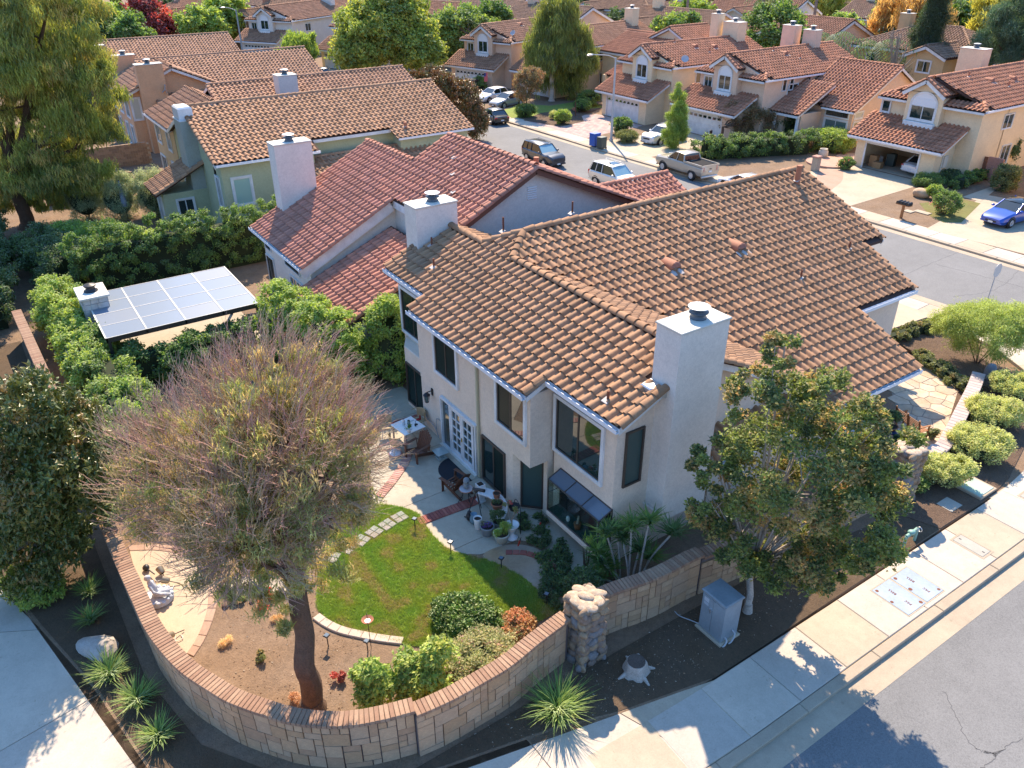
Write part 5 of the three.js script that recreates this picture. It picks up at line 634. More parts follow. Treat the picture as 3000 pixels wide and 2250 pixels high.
function tree(name, label, base, blobs, n, geo, palette, o = {}) {
  const t = thing(name, label, o.category ?? 'tree', base, 0, o.group), L = blobs.map((b) => [b[0] - base[0], b[1] - base[1], b[2] - base[2], b[3], b[4], b[5]]);
  if (o.trunk !== 0) { const [tr, br] = limbs([0, 0, 0], L, o.trunk ?? 0.2, o.seed ?? 1, { n: o.limbs ?? 3, fork: o.fork ? [o.fork[0] - base[0], o.fork[1] - base[1], o.fork[2] - base[2]] : [0, o.forkY ?? 1.6, 0] }); mesh('trunk', tr, o.bark ?? M.bark, t); if (br.length) mesh('branches', br, o.bark ?? M.bark, t); }
  foliage(t, 'crown', L, n, geo, palette, o); return t;
}
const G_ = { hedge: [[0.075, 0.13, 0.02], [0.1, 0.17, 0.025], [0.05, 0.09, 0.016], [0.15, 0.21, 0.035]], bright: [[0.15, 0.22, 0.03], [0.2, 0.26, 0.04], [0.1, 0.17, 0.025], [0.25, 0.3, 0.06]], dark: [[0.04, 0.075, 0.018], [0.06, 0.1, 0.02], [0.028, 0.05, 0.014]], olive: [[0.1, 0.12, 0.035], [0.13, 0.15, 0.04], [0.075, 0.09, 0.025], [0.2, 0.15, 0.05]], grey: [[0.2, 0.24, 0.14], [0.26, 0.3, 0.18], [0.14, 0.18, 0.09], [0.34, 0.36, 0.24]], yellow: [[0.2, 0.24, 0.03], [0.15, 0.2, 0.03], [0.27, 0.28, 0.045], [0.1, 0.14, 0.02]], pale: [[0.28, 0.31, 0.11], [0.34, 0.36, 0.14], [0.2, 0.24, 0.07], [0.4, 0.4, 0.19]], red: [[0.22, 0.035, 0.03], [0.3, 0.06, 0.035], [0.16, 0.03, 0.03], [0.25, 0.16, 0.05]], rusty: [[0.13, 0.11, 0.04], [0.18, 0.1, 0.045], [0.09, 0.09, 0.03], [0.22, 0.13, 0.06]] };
function ell(bx, by, px, py, rx, ry, rz) { return 0; }
// --- the half bare pinkish tree in the corner garden
{
  const base = [-13.97, 0, -3.14], t = thing('bare_tree', 'half bare tree with drooping narrow leaves and pinkish twigs, dark trunk in the dirt bed', 'tree', base), c = [-14.16,7.76,-3.12], cc = [c[0] - base[0], c[1], c[2] - base[2]];
  const bl = [[cc[0], cc[1] + 0.1, cc[2], 2.1, 1.7, 2.1], [cc[0] - 1.0, cc[1] - 0.4, cc[2] + 1.2, 1.5, 1.4, 1.5], [cc[0] + 0.5, cc[1] - 0.1, cc[2] - 1.0, 1.35, 1.35, 1.35], [cc[0] - 1.3, cc[1] + 0.4, cc[2] - 0.9, 1.6, 1.3, 1.6], [cc[0] + 0.9, cc[1] - 0.9, cc[2] + 0.7, 1.3, 1.2, 1.3]];
  const f = [-14.11,4.09,-3.36], fork = [f[0] - base[0], f[1], f[2] - base[2]], [tr, br] = limbs([0, 0, 0], bl, 0.27, 12, { n: 5, fork }); mesh('trunk', tr, M.bark, t); mesh('branches', br, M.bark, t);
  const twig = (() => { const g = [], r = rng(8), a = V(0, 0, 0), b = V(0.04, 0.3, 0.02), d = V(0.0, 0.62, 0.06); g.push(bar(a, b, 0.008, 0.006, 3), bar(b, d, 0.006, 0.003, 3)); for (let i = 0; i < 5; i++) { const s = a.clone().lerp(d, 0.2 + i * 0.15), e = s.clone().add(V((r() - 0.5) * 0.4, 0.14 + r() * 0.2, (r() - 0.5) * 0.4)); g.push(bar(s, e, 0.005, 0.002, 3)); } return merged(g); })();
  const r = rng(21), n = 3000, im = new THREE.InstancedMesh(twig, mat([1, 1, 1], 1), n), m = new THREE.Matrix4(), q = new THREE.Quaternion(), col = new THREE.Color();
  for (let i = 0; i < n; i++) { const b = bl[Math.floor(r() * bl.length)], v = V(r() * 2 - 1, r() * 1.7 - 0.7, r() * 2 - 1).normalize(), f = 0.45 + 0.55 * Math.sqrt(r()), p = V(b[0] + v.x * f * b[3], b[1] + v.y * f * b[4], b[2] + v.z * f * b[5]), d = v.clone().add(V((r() - 0.5) * 0.9, 0.35 + r() * 0.4, (r() - 0.5) * 0.9)).normalize(); m.compose(p, q.setFromUnitVectors(V(0, 1, 0), d), V(1, 0.8 + r() * 0.7, 1)); im.setMatrixAt(i, m); const k = 0.7 + r() * 0.6; im.setColorAt(i, r() < 0.45 ? col.setRGB(0.52 * k, 0.3 * k, 0.24 * k) : col.setRGB(0.46 * k, 0.34 * k, 0.2 * k)); }
  im.name = 'twigs'; t.add(im);
  foliage(t, 'leaves', [...bl.map((b) => [b[0], b[1] - 0.35, b[2], b[3] * 1.05, b[4] * 1.05, b[5] * 1.05]), [fork[0], fork[1] + 0.6, fork[2], 1.5, 1.3, 1.5], [fork[0] + 0.1, fork[1] - 0.2, fork[2] + 0.5, 0.6, 0.9, 0.6]], 6200, SPRIG.narrow, [[0.17, 0.2, 0.05], [0.22, 0.24, 0.07], [0.3, 0.24, 0.1], [0.13, 0.15, 0.04], [0.28, 0.3, 0.1]], { seed: 5, per: 16, clump: 0.16, tilt: 0.7, bias: 1 });
}
// --- leafy tree in front of the side wall
{
  const base = [-10.0, 0, -14.9], P = (x, y, r, k = 0) => { return 0; };
  const bl = [[...[-9.39,5.38,-15.24], 2.0, 1.7, 2.0], [...[-10.44,2.84,-14.54], 1.1, 1.0, 1.1], [...[-7.96,4.25,-15.89], 1.3, 1.2, 1.3], [...[-9.39,2.6,-15.24], 1.3, 1.0, 1.2], [...[-10.38,7.17,-14.59], 1.0, 0.9, 1.0], [...[-9.11,7.26,-15.39], 1.0, 0.9, 1.0], [...[-8,6.49,-15.87], 0.9, 0.8, 0.9], [...[-11.16,5,-13.92], 0.7, 0.6, 0.7], [...[-10.28,8.48,-14.66], 0.45, 0.5, 0.45], [...[-11.09,3.63,-13.99], 0.7, 0.8, 0.7], [...[-8.73,2.51,-15.58], 1.1, 0.6, 1.0]];
  tree('crepe_myrtle', 'leafy green and gold tree beside the grey utility cabinet, covering the side wall', base, bl, 10000, SPRIG.small, [[0.1, 0.135, 0.022], [0.14, 0.17, 0.03], [0.055, 0.085, 0.017], [0.24, 0.2, 0.06], [0.3, 0.2, 0.08]], { seed: 31, per: 26, clump: 0.18, trunk: 0.11, bark: M.barkPale, fork: [-10.2, 1.5, -15.0], limbs: 3, size: 1.15, bias: 1.15 });
}
// --- lower left: broad leaved tree by the pavement
tree('magnolia_tree', 'broad leaved tree with grey trunk by the pavement at lower left', [-22.7, 0, 1.6], [[...[-22.75,4.15,0.94], 2.0, 1.6, 2.0], [...[-22.69,3.66,2.01], 1.6, 1.5, 1.6], [...[-22.75,2.51,0.65], 1.4, 1.3, 1.4], [...[-22.69,1.61,2], 1.5, 1.0, 1.5], [...[-22.75,5.75,1.08], 1.4, 1.0, 1.4]], 6000, SPRIG.big, [[0.1, 0.12, 0.03], [0.06, 0.09, 0.022], [0.15, 0.15, 0.045], [0.2, 0.15, 0.06]], { seed: 41, per: 12, clump: 0.26, trunk: 0.15, bark: M.barkGrey, forkY: 1.9, size: 0.8, rough: 0.4 });
// --- big willowy tree at the left edge
{
  const b = [-61.2,-1.46], base = [b[0], 0, b[1]], at = (x, y, rx, ry) => 0;
  tree('willowy_tree', 'huge willowy yellow green tree filling the left edge of the photo', base, [[...[-60.83,12.22,-5.56], 4.2, 4.0, 4.2], [...[-61.11,9.95,-3.16], 4.4, 4.0, 4.4], [...[-60.82,8.37,-5.59], 3.8, 3.4, 3.8], [...[-61.12,5.71,-3.03], 4.4, 3.6, 4.4], [...[-60.88,4.87,-5.24], 3.4, 3.0, 3.4], [...[-60.89,15.29,-5.15], 3.8, 3.4, 3.8], [...[-61.2,3.25,-1.27], 3.4, 2.4, 3.4], [...[-61.05,2.57,-3.82], 2.6, 1.8, 2.6]], 11500, SPRIG.hang, [[0.16, 0.19, 0.03], [0.21, 0.23, 0.04], [0.1, 0.13, 0.025], [0.27, 0.25, 0.06], [0.3, 0.24, 0.08]], { seed: 51, per: 30, clump: 0.2, trunk: 0.45, forkY: 3.5, limbs: 2, tilt: 0.6, size: 1.1, trans: 0.5 });
}
// --- hedges
function hedge(label, a, b, w, h, n, geo, pal, o = {}) {
  const t = thing('hedge', label, 'hedge', [a[0], 0, a[1]], 0, o.group), d = V(b[0] - a[0], 0, b[1] - a[1]), L = d.length(), k = Math.max(2, Math.round(L / (w * 0.75))), bl = [], r = rng(o.seed ?? 9), side = d.clone().normalize();
  for (let i = 0; i <= k; i++) { const f = i / k; for (const y of h > w * 1.3 ? [0.28, 0.6, 0.88] : [0.55]) bl.push([d.x * f + (r() - 0.5) * 0.2 * w, h * y * (0.96 + 0.1 * r()), d.z * f + (r() - 0.5) * 0.2 * w, w * 0.55, h > w * 1.3 ? h * 0.22 : h * 0.5, w * 0.55]); }
  const hw = w * 0.2, c = [[-side.z * hw, side.x * hw], [d.x - side.z * hw, d.z + side.x * hw], [d.x + side.z * hw, d.z - side.x * hw], [side.z * hw, -side.x * hw]];
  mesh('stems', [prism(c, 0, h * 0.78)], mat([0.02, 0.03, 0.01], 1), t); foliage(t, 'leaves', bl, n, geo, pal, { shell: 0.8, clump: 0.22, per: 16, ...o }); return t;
}
hedge('tall clipped hedge between the glass roofed pergola and the pale green house', [-46.2, -3.2], [-46.2, -15.5], 1.7, 3.3, 11000, SPRIG.mid, G_.hedge, { seed: 61, size: 0.9, bias: 1.1 });
hedge('bright hedge along the far end of the garden wall at left', [-43.5, -1.2], [-36.5, -1.6], 1.9, 2.4, 4200, SPRIG.mid, G_.bright, { seed: 62 }); hedge('glossy dark green hedge inside the wall left of the bare tree', [-35.5, -1.7], [-27.5, -2.0], 2.1, 2.5, 4800, SPRIG.mid, [...G_.hedge, ...G_.bright], { seed: 63 });
hedge('tall bright green hedge below the porch roof of the pink roofed house', [-33.0, -9.6], [-28.6, -10.6], 1.7, 3.4, 6000, SPRIG.mid, G_.bright, { seed: 64 }); bush('tall bright green shrub between the two houses beside the upper left window', [-28.2, -12.6], 1.0, 3.9, 2200, SPRIG.mid, G_.bright, { seed: 67, blobs: [[0, 1.2, 0, 1.0, 1.2, 1.0], [0, 2.8, 0, 0.95, 1.1, 0.95]] });
hedge('dark leafy hedge at the near edge of the pergola', [-33.8, -3.2], [-33.6, -8.2], 1.8, 1.95, 3600, SPRIG.mid, G_.hedge, { seed: 65 });
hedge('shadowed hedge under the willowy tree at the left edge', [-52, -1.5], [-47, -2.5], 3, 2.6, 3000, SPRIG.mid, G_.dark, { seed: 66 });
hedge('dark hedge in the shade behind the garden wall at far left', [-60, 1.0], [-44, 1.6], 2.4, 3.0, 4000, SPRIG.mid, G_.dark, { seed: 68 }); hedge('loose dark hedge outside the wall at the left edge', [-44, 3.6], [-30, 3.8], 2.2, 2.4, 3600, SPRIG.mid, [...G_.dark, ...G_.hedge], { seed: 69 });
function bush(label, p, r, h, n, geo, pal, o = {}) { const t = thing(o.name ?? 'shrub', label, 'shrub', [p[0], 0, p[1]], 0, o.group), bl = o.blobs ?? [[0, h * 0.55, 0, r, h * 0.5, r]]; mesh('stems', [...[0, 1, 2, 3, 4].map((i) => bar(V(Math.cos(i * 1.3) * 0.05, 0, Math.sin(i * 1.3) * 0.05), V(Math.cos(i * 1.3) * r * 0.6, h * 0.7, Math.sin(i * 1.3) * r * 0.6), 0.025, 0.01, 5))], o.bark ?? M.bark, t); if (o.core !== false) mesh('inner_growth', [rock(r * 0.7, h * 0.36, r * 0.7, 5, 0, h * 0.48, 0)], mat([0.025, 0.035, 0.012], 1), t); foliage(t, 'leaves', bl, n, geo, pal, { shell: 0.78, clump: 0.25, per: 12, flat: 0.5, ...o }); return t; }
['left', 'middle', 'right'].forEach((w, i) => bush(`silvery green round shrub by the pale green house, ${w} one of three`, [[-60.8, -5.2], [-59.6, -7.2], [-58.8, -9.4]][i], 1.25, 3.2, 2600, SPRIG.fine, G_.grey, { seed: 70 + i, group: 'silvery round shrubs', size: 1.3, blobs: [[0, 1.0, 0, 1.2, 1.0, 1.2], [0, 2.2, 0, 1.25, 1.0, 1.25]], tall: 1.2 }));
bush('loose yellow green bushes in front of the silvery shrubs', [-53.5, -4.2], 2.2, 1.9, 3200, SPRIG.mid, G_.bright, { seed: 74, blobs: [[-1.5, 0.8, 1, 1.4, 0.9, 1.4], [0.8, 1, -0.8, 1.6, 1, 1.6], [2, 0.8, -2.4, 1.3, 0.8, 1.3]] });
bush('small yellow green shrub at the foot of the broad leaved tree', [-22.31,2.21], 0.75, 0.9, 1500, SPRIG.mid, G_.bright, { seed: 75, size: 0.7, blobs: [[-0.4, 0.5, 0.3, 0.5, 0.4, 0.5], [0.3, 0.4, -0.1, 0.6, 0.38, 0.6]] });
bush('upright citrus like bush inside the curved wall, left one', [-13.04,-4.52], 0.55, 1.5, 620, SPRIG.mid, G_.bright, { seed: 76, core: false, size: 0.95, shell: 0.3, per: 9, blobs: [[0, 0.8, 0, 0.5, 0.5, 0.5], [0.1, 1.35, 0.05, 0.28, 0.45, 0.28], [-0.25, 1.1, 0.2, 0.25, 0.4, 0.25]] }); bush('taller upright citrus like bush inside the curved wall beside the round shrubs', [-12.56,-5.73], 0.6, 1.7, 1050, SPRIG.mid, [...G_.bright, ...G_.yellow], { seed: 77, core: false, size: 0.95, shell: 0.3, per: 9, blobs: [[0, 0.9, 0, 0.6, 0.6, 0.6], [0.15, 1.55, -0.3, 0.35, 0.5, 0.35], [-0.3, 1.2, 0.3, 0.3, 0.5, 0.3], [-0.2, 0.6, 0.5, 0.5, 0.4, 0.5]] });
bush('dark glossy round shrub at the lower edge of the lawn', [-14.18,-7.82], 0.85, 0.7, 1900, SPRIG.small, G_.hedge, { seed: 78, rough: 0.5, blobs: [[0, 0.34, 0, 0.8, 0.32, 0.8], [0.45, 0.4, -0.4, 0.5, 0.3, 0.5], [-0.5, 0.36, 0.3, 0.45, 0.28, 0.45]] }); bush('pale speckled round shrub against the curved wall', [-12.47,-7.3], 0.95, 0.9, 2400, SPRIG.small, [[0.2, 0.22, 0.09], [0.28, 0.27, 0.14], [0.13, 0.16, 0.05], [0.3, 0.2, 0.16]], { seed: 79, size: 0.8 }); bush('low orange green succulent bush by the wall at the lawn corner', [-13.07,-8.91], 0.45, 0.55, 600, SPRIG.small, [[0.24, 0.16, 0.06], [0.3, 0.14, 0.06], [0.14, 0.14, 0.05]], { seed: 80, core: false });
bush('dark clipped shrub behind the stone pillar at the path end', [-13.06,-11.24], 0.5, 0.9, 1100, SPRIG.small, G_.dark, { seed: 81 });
{ const t = thing('ground_ivy', 'dark ivy bed under the kitchen garden window', 'ground cover', [-15, 0, -11.8]); foliage(t, 'leaves', [[-1.6, 0.08, -0.2, 0.7, 0.1, 0.5], [-0.4, 0.1, 0.1, 0.9, 0.14, 0.6], [0.8, 0.1, 0.5, 0.7, 0.14, 0.7], [1.5, 0.1, 1.2, 0.5, 0.14, 0.7]], 1600, SPRIG.small, G_.dark, { seed: 82, tilt: 2 }); t.userData.kind = 'stuff'; }
// grassy strap leaved clumps
function strapG(n, L, w, seed, up = 0.6) { const p = [], r = rng(seed); for (let i = 0; i < n; i++) { const a = r() * 6.283, l = L * (0.6 + 0.6 * r()), t = (0.25 + 0.9 * r()) * (1.2 - up), pts = []; for (let k = 0; k <= 4; k++) { const f = k / 4, o = l * f * Math.sin(t) + f * f * l * 0.3, y = l * f * Math.cos(t) - f * f * l * 0.28; pts.push([Math.cos(a) * o + (r() - 0.5) * 0.02, Math.max(0.01, y), Math.sin(a) * o, w * (1 - f * f * 0.95)]); } const sx = -Math.sin(a), sz = Math.cos(a), bx = (r() - 0.5) * 0.25 * L, bz = (r() - 0.5) * 0.25 * L; for (let k = 0; k < 4; k++) { const [x0, y0, z0, w0] = pts[k], [x1, y1, z1, w1] = pts[k + 1], A = [x0 + sx * w0 + bx, y0, z0 + sz * w0 + bz], B = [x0 - sx * w0 + bx, y0, z0 - sz * w0 + bz], C = [x1 - sx * w1 + bx, y1, z1 - sz * w1 + bz], D = [x1 + sx * w1 + bx, y1, z1 + sz * w1 + bz]; p.push(...A, ...B, ...C, ...A, ...C, ...D); } } const g = new THREE.BufferGeometry(); g.setAttribute('position', new THREE.Float32BufferAttribute(p, 3)); g.computeVertexNormals(); return g; }
const strapM = [leafMat([0.2, 0.34, 0.05], 0.5, 0.75), leafMat([0.34, 0.46, 0.07], 0.5, 0.75), leafMat([0.12, 0.22, 0.04], 0.5, 0.75)];
function strap(label, p, L, n, seed) { const t = thing('strap_leaf_clump', label, 'plant', [p[0], 0, p[1]], 0, 'strap leaved clumps outside the wall'); [0, 1, 2].forEach((k) => mesh('leaves', strapG(n, L, 0.017, seed + k * 7), strapM[k], t)); return t; }
strap('large strap leaved clump by the pavement below the stone pillar', [-10.29,-8.22], 1.15, 110, 101); strap('strap leaved clump beside the pale boulder outside the wall', [-17.89,0.96], 0.85, 80, 102); strap('strap leaved clump next below the boulder one, outside the wall', [-16.62,0.51], 0.8, 80, 103); strap('strap leaved clump lowest along the left pavement', [-15.22,0.32], 0.75, 70, 104); strap('strap leaved clump highest along the outside of the wall', [-21.53,0.89], 0.7, 55, 105); strap('dark strap leaved clump just above the pale boulder', [-20.32,1.07], 0.65, 50, 106);
// yucca like canes behind the wall, each rosette a part
{
  const t = thing('yucca_clump', 'clump of tall yucca like canes with spiky rosettes behind the block wall', 'plant', [-13, 0, -12.6]); const lg = [1, 2, 3].map((s) => { const g = strapG(60, 0.66, 0.026, s * 9, 0.35); return g; }), gm = [leafMat([0.16, 0.28, 0.05], 0.45, 0.6), leafMat([0.34, 0.46, 0.07], 0.5, 0.6), leafMat([0.1, 0.19, 0.04], 0.45, 0.6)];
  const spots = [[1776.3,1562.7, 1], [1849.5,1541.0, 0], [1901.1,1527.5, 0], [1971.6,1560.0, 2], [1873.9,1606.1, 2], [1906.5,1630.5, 0], [1749.2,1614.3, 0], [1760.0,1644.1, 2], [1822.4,1573.6, 2], [1806.1,1551.9, 2], [1779.0,1660.4, 0], [1746.5,1687.5, 0], [1787.1,1687.5, 2]].map((q) => 0);
  [[[-13.51,1.67,-12.39], 1], [[-13.05,2.01,-12.94], 0], [[-12.81,2.13,-13.4], 0], [[-12.36,1.75,-13.99], 2], [[-12.95,1.06,-13.27], 2], [[-12.8,0.66,-13.62], 0], [[-13.65,0.98,-12.19], 0], [[-13.51,0.65,-12.24], 2], [[-13.3,1.45,-12.84], 2], [[-13.43,1.71,-12.71], 2], [[-13.35,0.37,-12.45], 0], [[-13.52,0.12,-12.1], 0]].forEach(([p, k], i) => {
    const q = V(p[0] + 13, p[1], p[2] + 12.6), foot = V(q.x * 0.35 + (i % 3) * 0.15, 0, q.z * 0.4 - 0.1), c = mesh('cane', [tube([[foot.x, 0, foot.z], [foot.x * 0.7 + q.x * 0.3, q.y * 0.45, foot.z * 0.7 + q.z * 0.3], [q.x, q.y, q.z]], 0.035, 8, 6)], M.barkPale, t), l = mesh('rosette', lg[i % 3], gm[k], c); l.position.copy(q).add(V(0, -0.08, 0)); l.rotation.y = i * 1.7; const l2 = mesh('rosette', lg[(i + 1) % 3], gm[(k + 1) % 3], c); l2.position.copy(l.position).add(V(0, 0.06, 0)); l2.scale.setScalar(0.7); l2.rotation.y = i;
  });
}
tag(bush('single spiky rosette on a thin cane by the garden window corner', [-14.03,-12.1], 0.2, 1.2, 10, SPRIG.narrow, G_.bright, { core: false }), 'single spiky rosette on a thin cane by the garden window corner', 'plant');
// --- right side beds
bush('large airy olive shrub in the corner bed by the street sign', [-14.5,-35.31], 1.9, 3.0, 6500, SPRIG.fine, [[0.2, 0.25, 0.05], [0.26, 0.31, 0.08], [0.14, 0.18, 0.035]], { seed: 83, core: false, size: 1.15, blobs: [[0, 1.7, 0, 1.7, 1.1, 1.7], [0.8, 2.0, -0.8, 1.2, 0.9, 1.2], [-1.0, 1.6, 0.6, 1.1, 0.9, 1.1]], per: 14 });
[[2030, 1040], [2105, 985], [2140, 925], [2185, 870]].forEach((q, i) => 0);
[[-10.36,-25.26], [-10.56,-28.03], [-11.42,-30.78], [-11.99,-33.49]].forEach((p, i) => bush('pale grey green rounded shrub in the side bed, ' + ['nearest the green cover', 'second from the green cover', 'third from the green cover', 'farthest from the green cover'][i], p, [0.8, 1.1, 1.1, 1.1][i], [1.1, 1.15, 1.1, 1.1][i], 2600, SPRIG.small, G_.pale, { seed: 84 + i, group: 'pale rounded shrubs in the side bed', size: 0.75, blobs: [[0, 0.6, 0, [0.75, 1.05, 1, 1][i], 0.45, [0.75, 1.05, 1, 1][i]], [0.4, 0.8, -0.3, 0.55, 0.35, 0.55], [-0.4, 0.75, 0.35, 0.5, 0.35, 0.5]] }));
hedge('low spreading hedge edging the path by the driveway', [-18.09,-33.63], [-17.59,-37.71], 0.8, 0.5, 1500, SPRIG.small, G_.olive, { seed: 90 }); hedge('low olive hedge along the edge of the flagstone terrace', [-16.09,-33.55], [-13.41,-32.44], 0.8, 0.45, 1500, SPRIG.small, G_.olive, { seed: 91 }); hedge('dark low hedge under the front window beside the wooden bench', [-13.1, -23.4], [-12.2, -26.2], 0.7, 0.6, 1500, SPRIG.small, G_.dark, { seed: 92 });
bush('small green plant at the foot of the far stone pillar', [-10.52,-24.21], 0.3, 0.5, 300, SPRIG.small, G_.hedge, { seed: 93 });
// --- across the street
const FAR = SPRIG.far;
tree('street_magnolia', 'rusty green broad leaved street tree in front of the parked black sedan', [[-67.07,-39.31][0], 0, [-67.07,-39.31][1]], [[...[-68.23,4.91,-37.19], 1.8, 1.5, 1.8], [...[-67.23,3.63,-39.04], 1.9, 1.7, 1.9], [...[-66.7,1.72,-39.93], 1.6, 1.5, 1.6], [...[-68.95,5.36,-35.67], 0.9, 0.7, 0.9]], 4200, SPRIG.big, G_.rusty, { seed: 111, trunk: 0.18, per: 10, size: 1.2, rough: 0.4, forkY: 2 });
tree('weeping_tree', 'tall weeping tree in front of the beige house with the entry arch', [-78, 0, -58], [[...[-78.61,7.81,-58.79], 2.6, 2.6, 2.6], [...[-78.41,4.86,-59.06], 3.4, 3, 3.4], [...[-77.24,3.87,-60.57], 2.4, 3, 2.4], [...[-79.34,3.86,-57.77], 2.2, 3, 2.2], [...[-78.79,9.72,-58.55], 1.6, 1.6, 1.6]], 4600, SPRIG.hang, [[0.12, 0.15, 0.025], [0.17, 0.19, 0.035], [0.08, 0.1, 0.02]], { seed: 112, trunk: 0.3, bark: M.barkPale, forkY: 3, tilt: 0.5, tall: 1.7, size: 1.5 });
tree('sapling_tree', 'thin reddish sapling on the lawn by the driveway cars', [-72.6, 0, -50.6], [[...[-72.7,3.09,-50.54], 1.3, 1.5, 1.3], [...[-72.28,4.02,-51.13], 1.2, 1.0, 1.2]], 1300, SPRIG.mid, G_.rusty, { seed: 113, trunk: 0.08, size: 1.1, per: 8 }); bush('dark round shrub at the foot of the thin sapling', [-72.2, -50.2], 1.0, 1.2, 800, SPRIG.mid, G_.hedge, { seed: 114, size: 1.2 });
tree('yellow_green_tree', 'big yellow green tree in the middle of the street front', [-98.3, 0, -45.6], [[...[-98,7.07,-45.68], 4.6, 3.6, 4.6], [...[-96.07,5.41,-49.38], 3.6, 2.8, 3.6], [...[-99.02,4.47,-43.37], 3.4, 2.6, 3.4], [...[-97.03,9.12,-47.61], 3.6, 2.8, 3.6], [...[-95.07,4.03,-51.06], 2.2, 1.6, 2.2]], 7600, SPRIG.far, G_.yellow, { seed: 115, trunk: 0.35, forkY: 3.2, size: 0.85, per: 12, clump: 0.24 });
tree('leafy_tree', 'dark green tree between the yellow green tree and the weeping tree', [-94, 0, -63], [[...[-109.61,4.81,-64.09], 4, 3, 4], [...[-108.97,1.95,-65.19], 3.4, 3, 3.4], [...[-107.85,3.84,-66.99], 3, 2.4, 3]], 4000, SPRIG.far, [[0.1, 0.16, 0.025], [0.15, 0.21, 0.035], [0.06, 0.1, 0.02]], { seed: 116, trunk: 0.3, forkY: 3 });
tree('conifer', 'slim bright green conifer beside the silver car on the drive', [-52.6, 0, -53.2], [[-52.6, 1.3, -53.2, 1.0, 1.1, 1.0], [-52.6, 2.6, -53.2, 0.8, 1.1, 0.8], [-52.6, 4.0, -53.2, 0.5, 1.1, 0.5], [-52.6, 5.0, -53.2, 0.22, 0.8, 0.22]], 2200, SPRIG.needle, G_.bright, { seed: 117, trunk: 0.1, size: 1.1, limbs: 1 });
tree('rusty_tree', 'round reddish brown tree beside the porch across the street', [-51.2, 0, -57.8], [[...[-52,2.11,-60.95], 1.8, 1.5, 1.8], [...[-50.64,1.57,-62.08], 1.4, 1.4, 1.4], [...[-52.53,1.02,-60.48], 1.2, 1.1, 1.2]], 2800, SPRIG.mid, [[0.13, 0.09, 0.035], [0.1, 0.08, 0.03], [0.17, 0.1, 0.045], [0.09, 0.1, 0.03]], { seed: 118, trunk: 0.14, size: 1.1 });
hedge('long clipped hedge in front of the beige porch house', [-48.5, -52.6], [-44.6, -61.5], 2.2, 1.9, 4200, SPRIG.mid, [...G_.hedge, ...G_.dark], { seed: 119, size: 1.1 }); bush('sprawling yellow green shrub under the corner bay window', [-44.3, -64.5], 1.9, 1.6, 2200, SPRIG.mid, G_.bright, { seed: 120, size: 1.2 }); bush('dark green shrub beside the porch door', [-49.6, -64.6], 1.2, 2.6, 1500, SPRIG.mid, G_.dark, { seed: 121, size: 1.1 }); bush('reddish shrub at the end of the porch hedge', [-45.2, -61.6], 0.9, 1.3, 800, SPRIG.mid, [[0.14, 0.09, 0.04], [0.1, 0.1, 0.03]], { seed: 122 });
bush('round green shrub beside the street lamp', [-60.01,-53.27], 0.9, 1.4, 1100, SPRIG.small, G_.hedge, { seed: 123, size: 1.5 }); bush('low grey green shrub just in front of the street lamp', [-56.99,-51.27], 1.0, 0.9, 1000, SPRIG.fine, G_.olive, { seed: 124, size: 1.5 }); bush('clipped round green shrub in the dark bark bed', [-66.98,-51.23], 0.8, 1.3, 900, SPRIG.small, G_.bright, { seed: 125, size: 1.5 }); bush('small green bush at the back of the bark bed', [-70.81,-56.81], 0.9, 1.2, 700, SPRIG.small, G_.hedge, { seed: 126, size: 1.5 }); bush('leafy green shrub before the beige porch steps', [-73.1,-59.67], 1.2, 1.5, 900, SPRIG.small, G_.hedge, { seed: 127, size: 1.6 }); bush('pale spiky plant in the bark bed by the pavement', [-69.45,-51.97], 0.4, 0.8, 300, SPRIG.fine, G_.pale, { seed: 128, size: 1.3 });
strap('tuft of grassy leaves by the brick path of the open garage house', [-43.09,-63.51], 1.0, 60, 130); strap('second tuft of grassy leaves by the brick path', [-42.41,-63.96], 0.8, 50, 131); bush('flowering plant at the corner of the open garage drive', [-39.04,-59.65], 0.6, 0.9, 500, SPRIG.small, [...G_.hedge, [0.4, 0.12, 0.1]], { seed: 132, size: 1.2 });
bush('dark fern like plants at the right foot of the open garage', [-32.45,-60.68], 1.1, 0.7, 800, SPRIG.fine, G_.hedge, { seed: 133, size: 1.6 }); bush('low dark shrub along the open garage side wall', [-32.17,-63.1], 1.2, 0.7, 700, SPRIG.small, G_.dark, { seed: 134, size: 1.5 }); hedge('low clipped hedge leading to the wooden side gate', [-30.61,-61.77], [-31.32,-67.22], 1.2, 0.9, 1600, SPRIG.small, G_.hedge, { seed: 135, size: 1.3 }); bush('round topped clipped shrub beside the right edge garage', [-28.45,-64.1], 0.9, 1.9, 1500, SPRIG.small, G_.olive, { seed: 136, size: 1.3, blobs: [[0, 0.7, 0, 0.9, 0.7, 0.9], [0, 1.4, 0, 0.85, 0.5, 0.85]] }); bush('reddish green shrub with pink blossom in a black tub on the lawn patch', [-27.66,-54.82], 0.9, 1.5, 900, SPRIG.small, [...G_.hedge, [0.3, 0.12, 0.1]], { seed: 137, size: 1.2, core: false }); bush('upright pale green plant beside the round boulder', [-30.03,-57.44], 0.45, 1.1, 400, SPRIG.small, G_.bright, { seed: 138, size: 1.3 }); bush('climbing dark shrub beside the wooden side gate', [-31.97,-70.68], 0.9, 2.6, 900, SPRIG.mid, G_.dark, { seed: 139 });
bush('green bush beside the black sedan driveway of the dish house', [-88.6, -54.6], 0.9, 1.6, 500, SPRIG.mid, G_.hedge, { seed: 140, size: 1.2 });
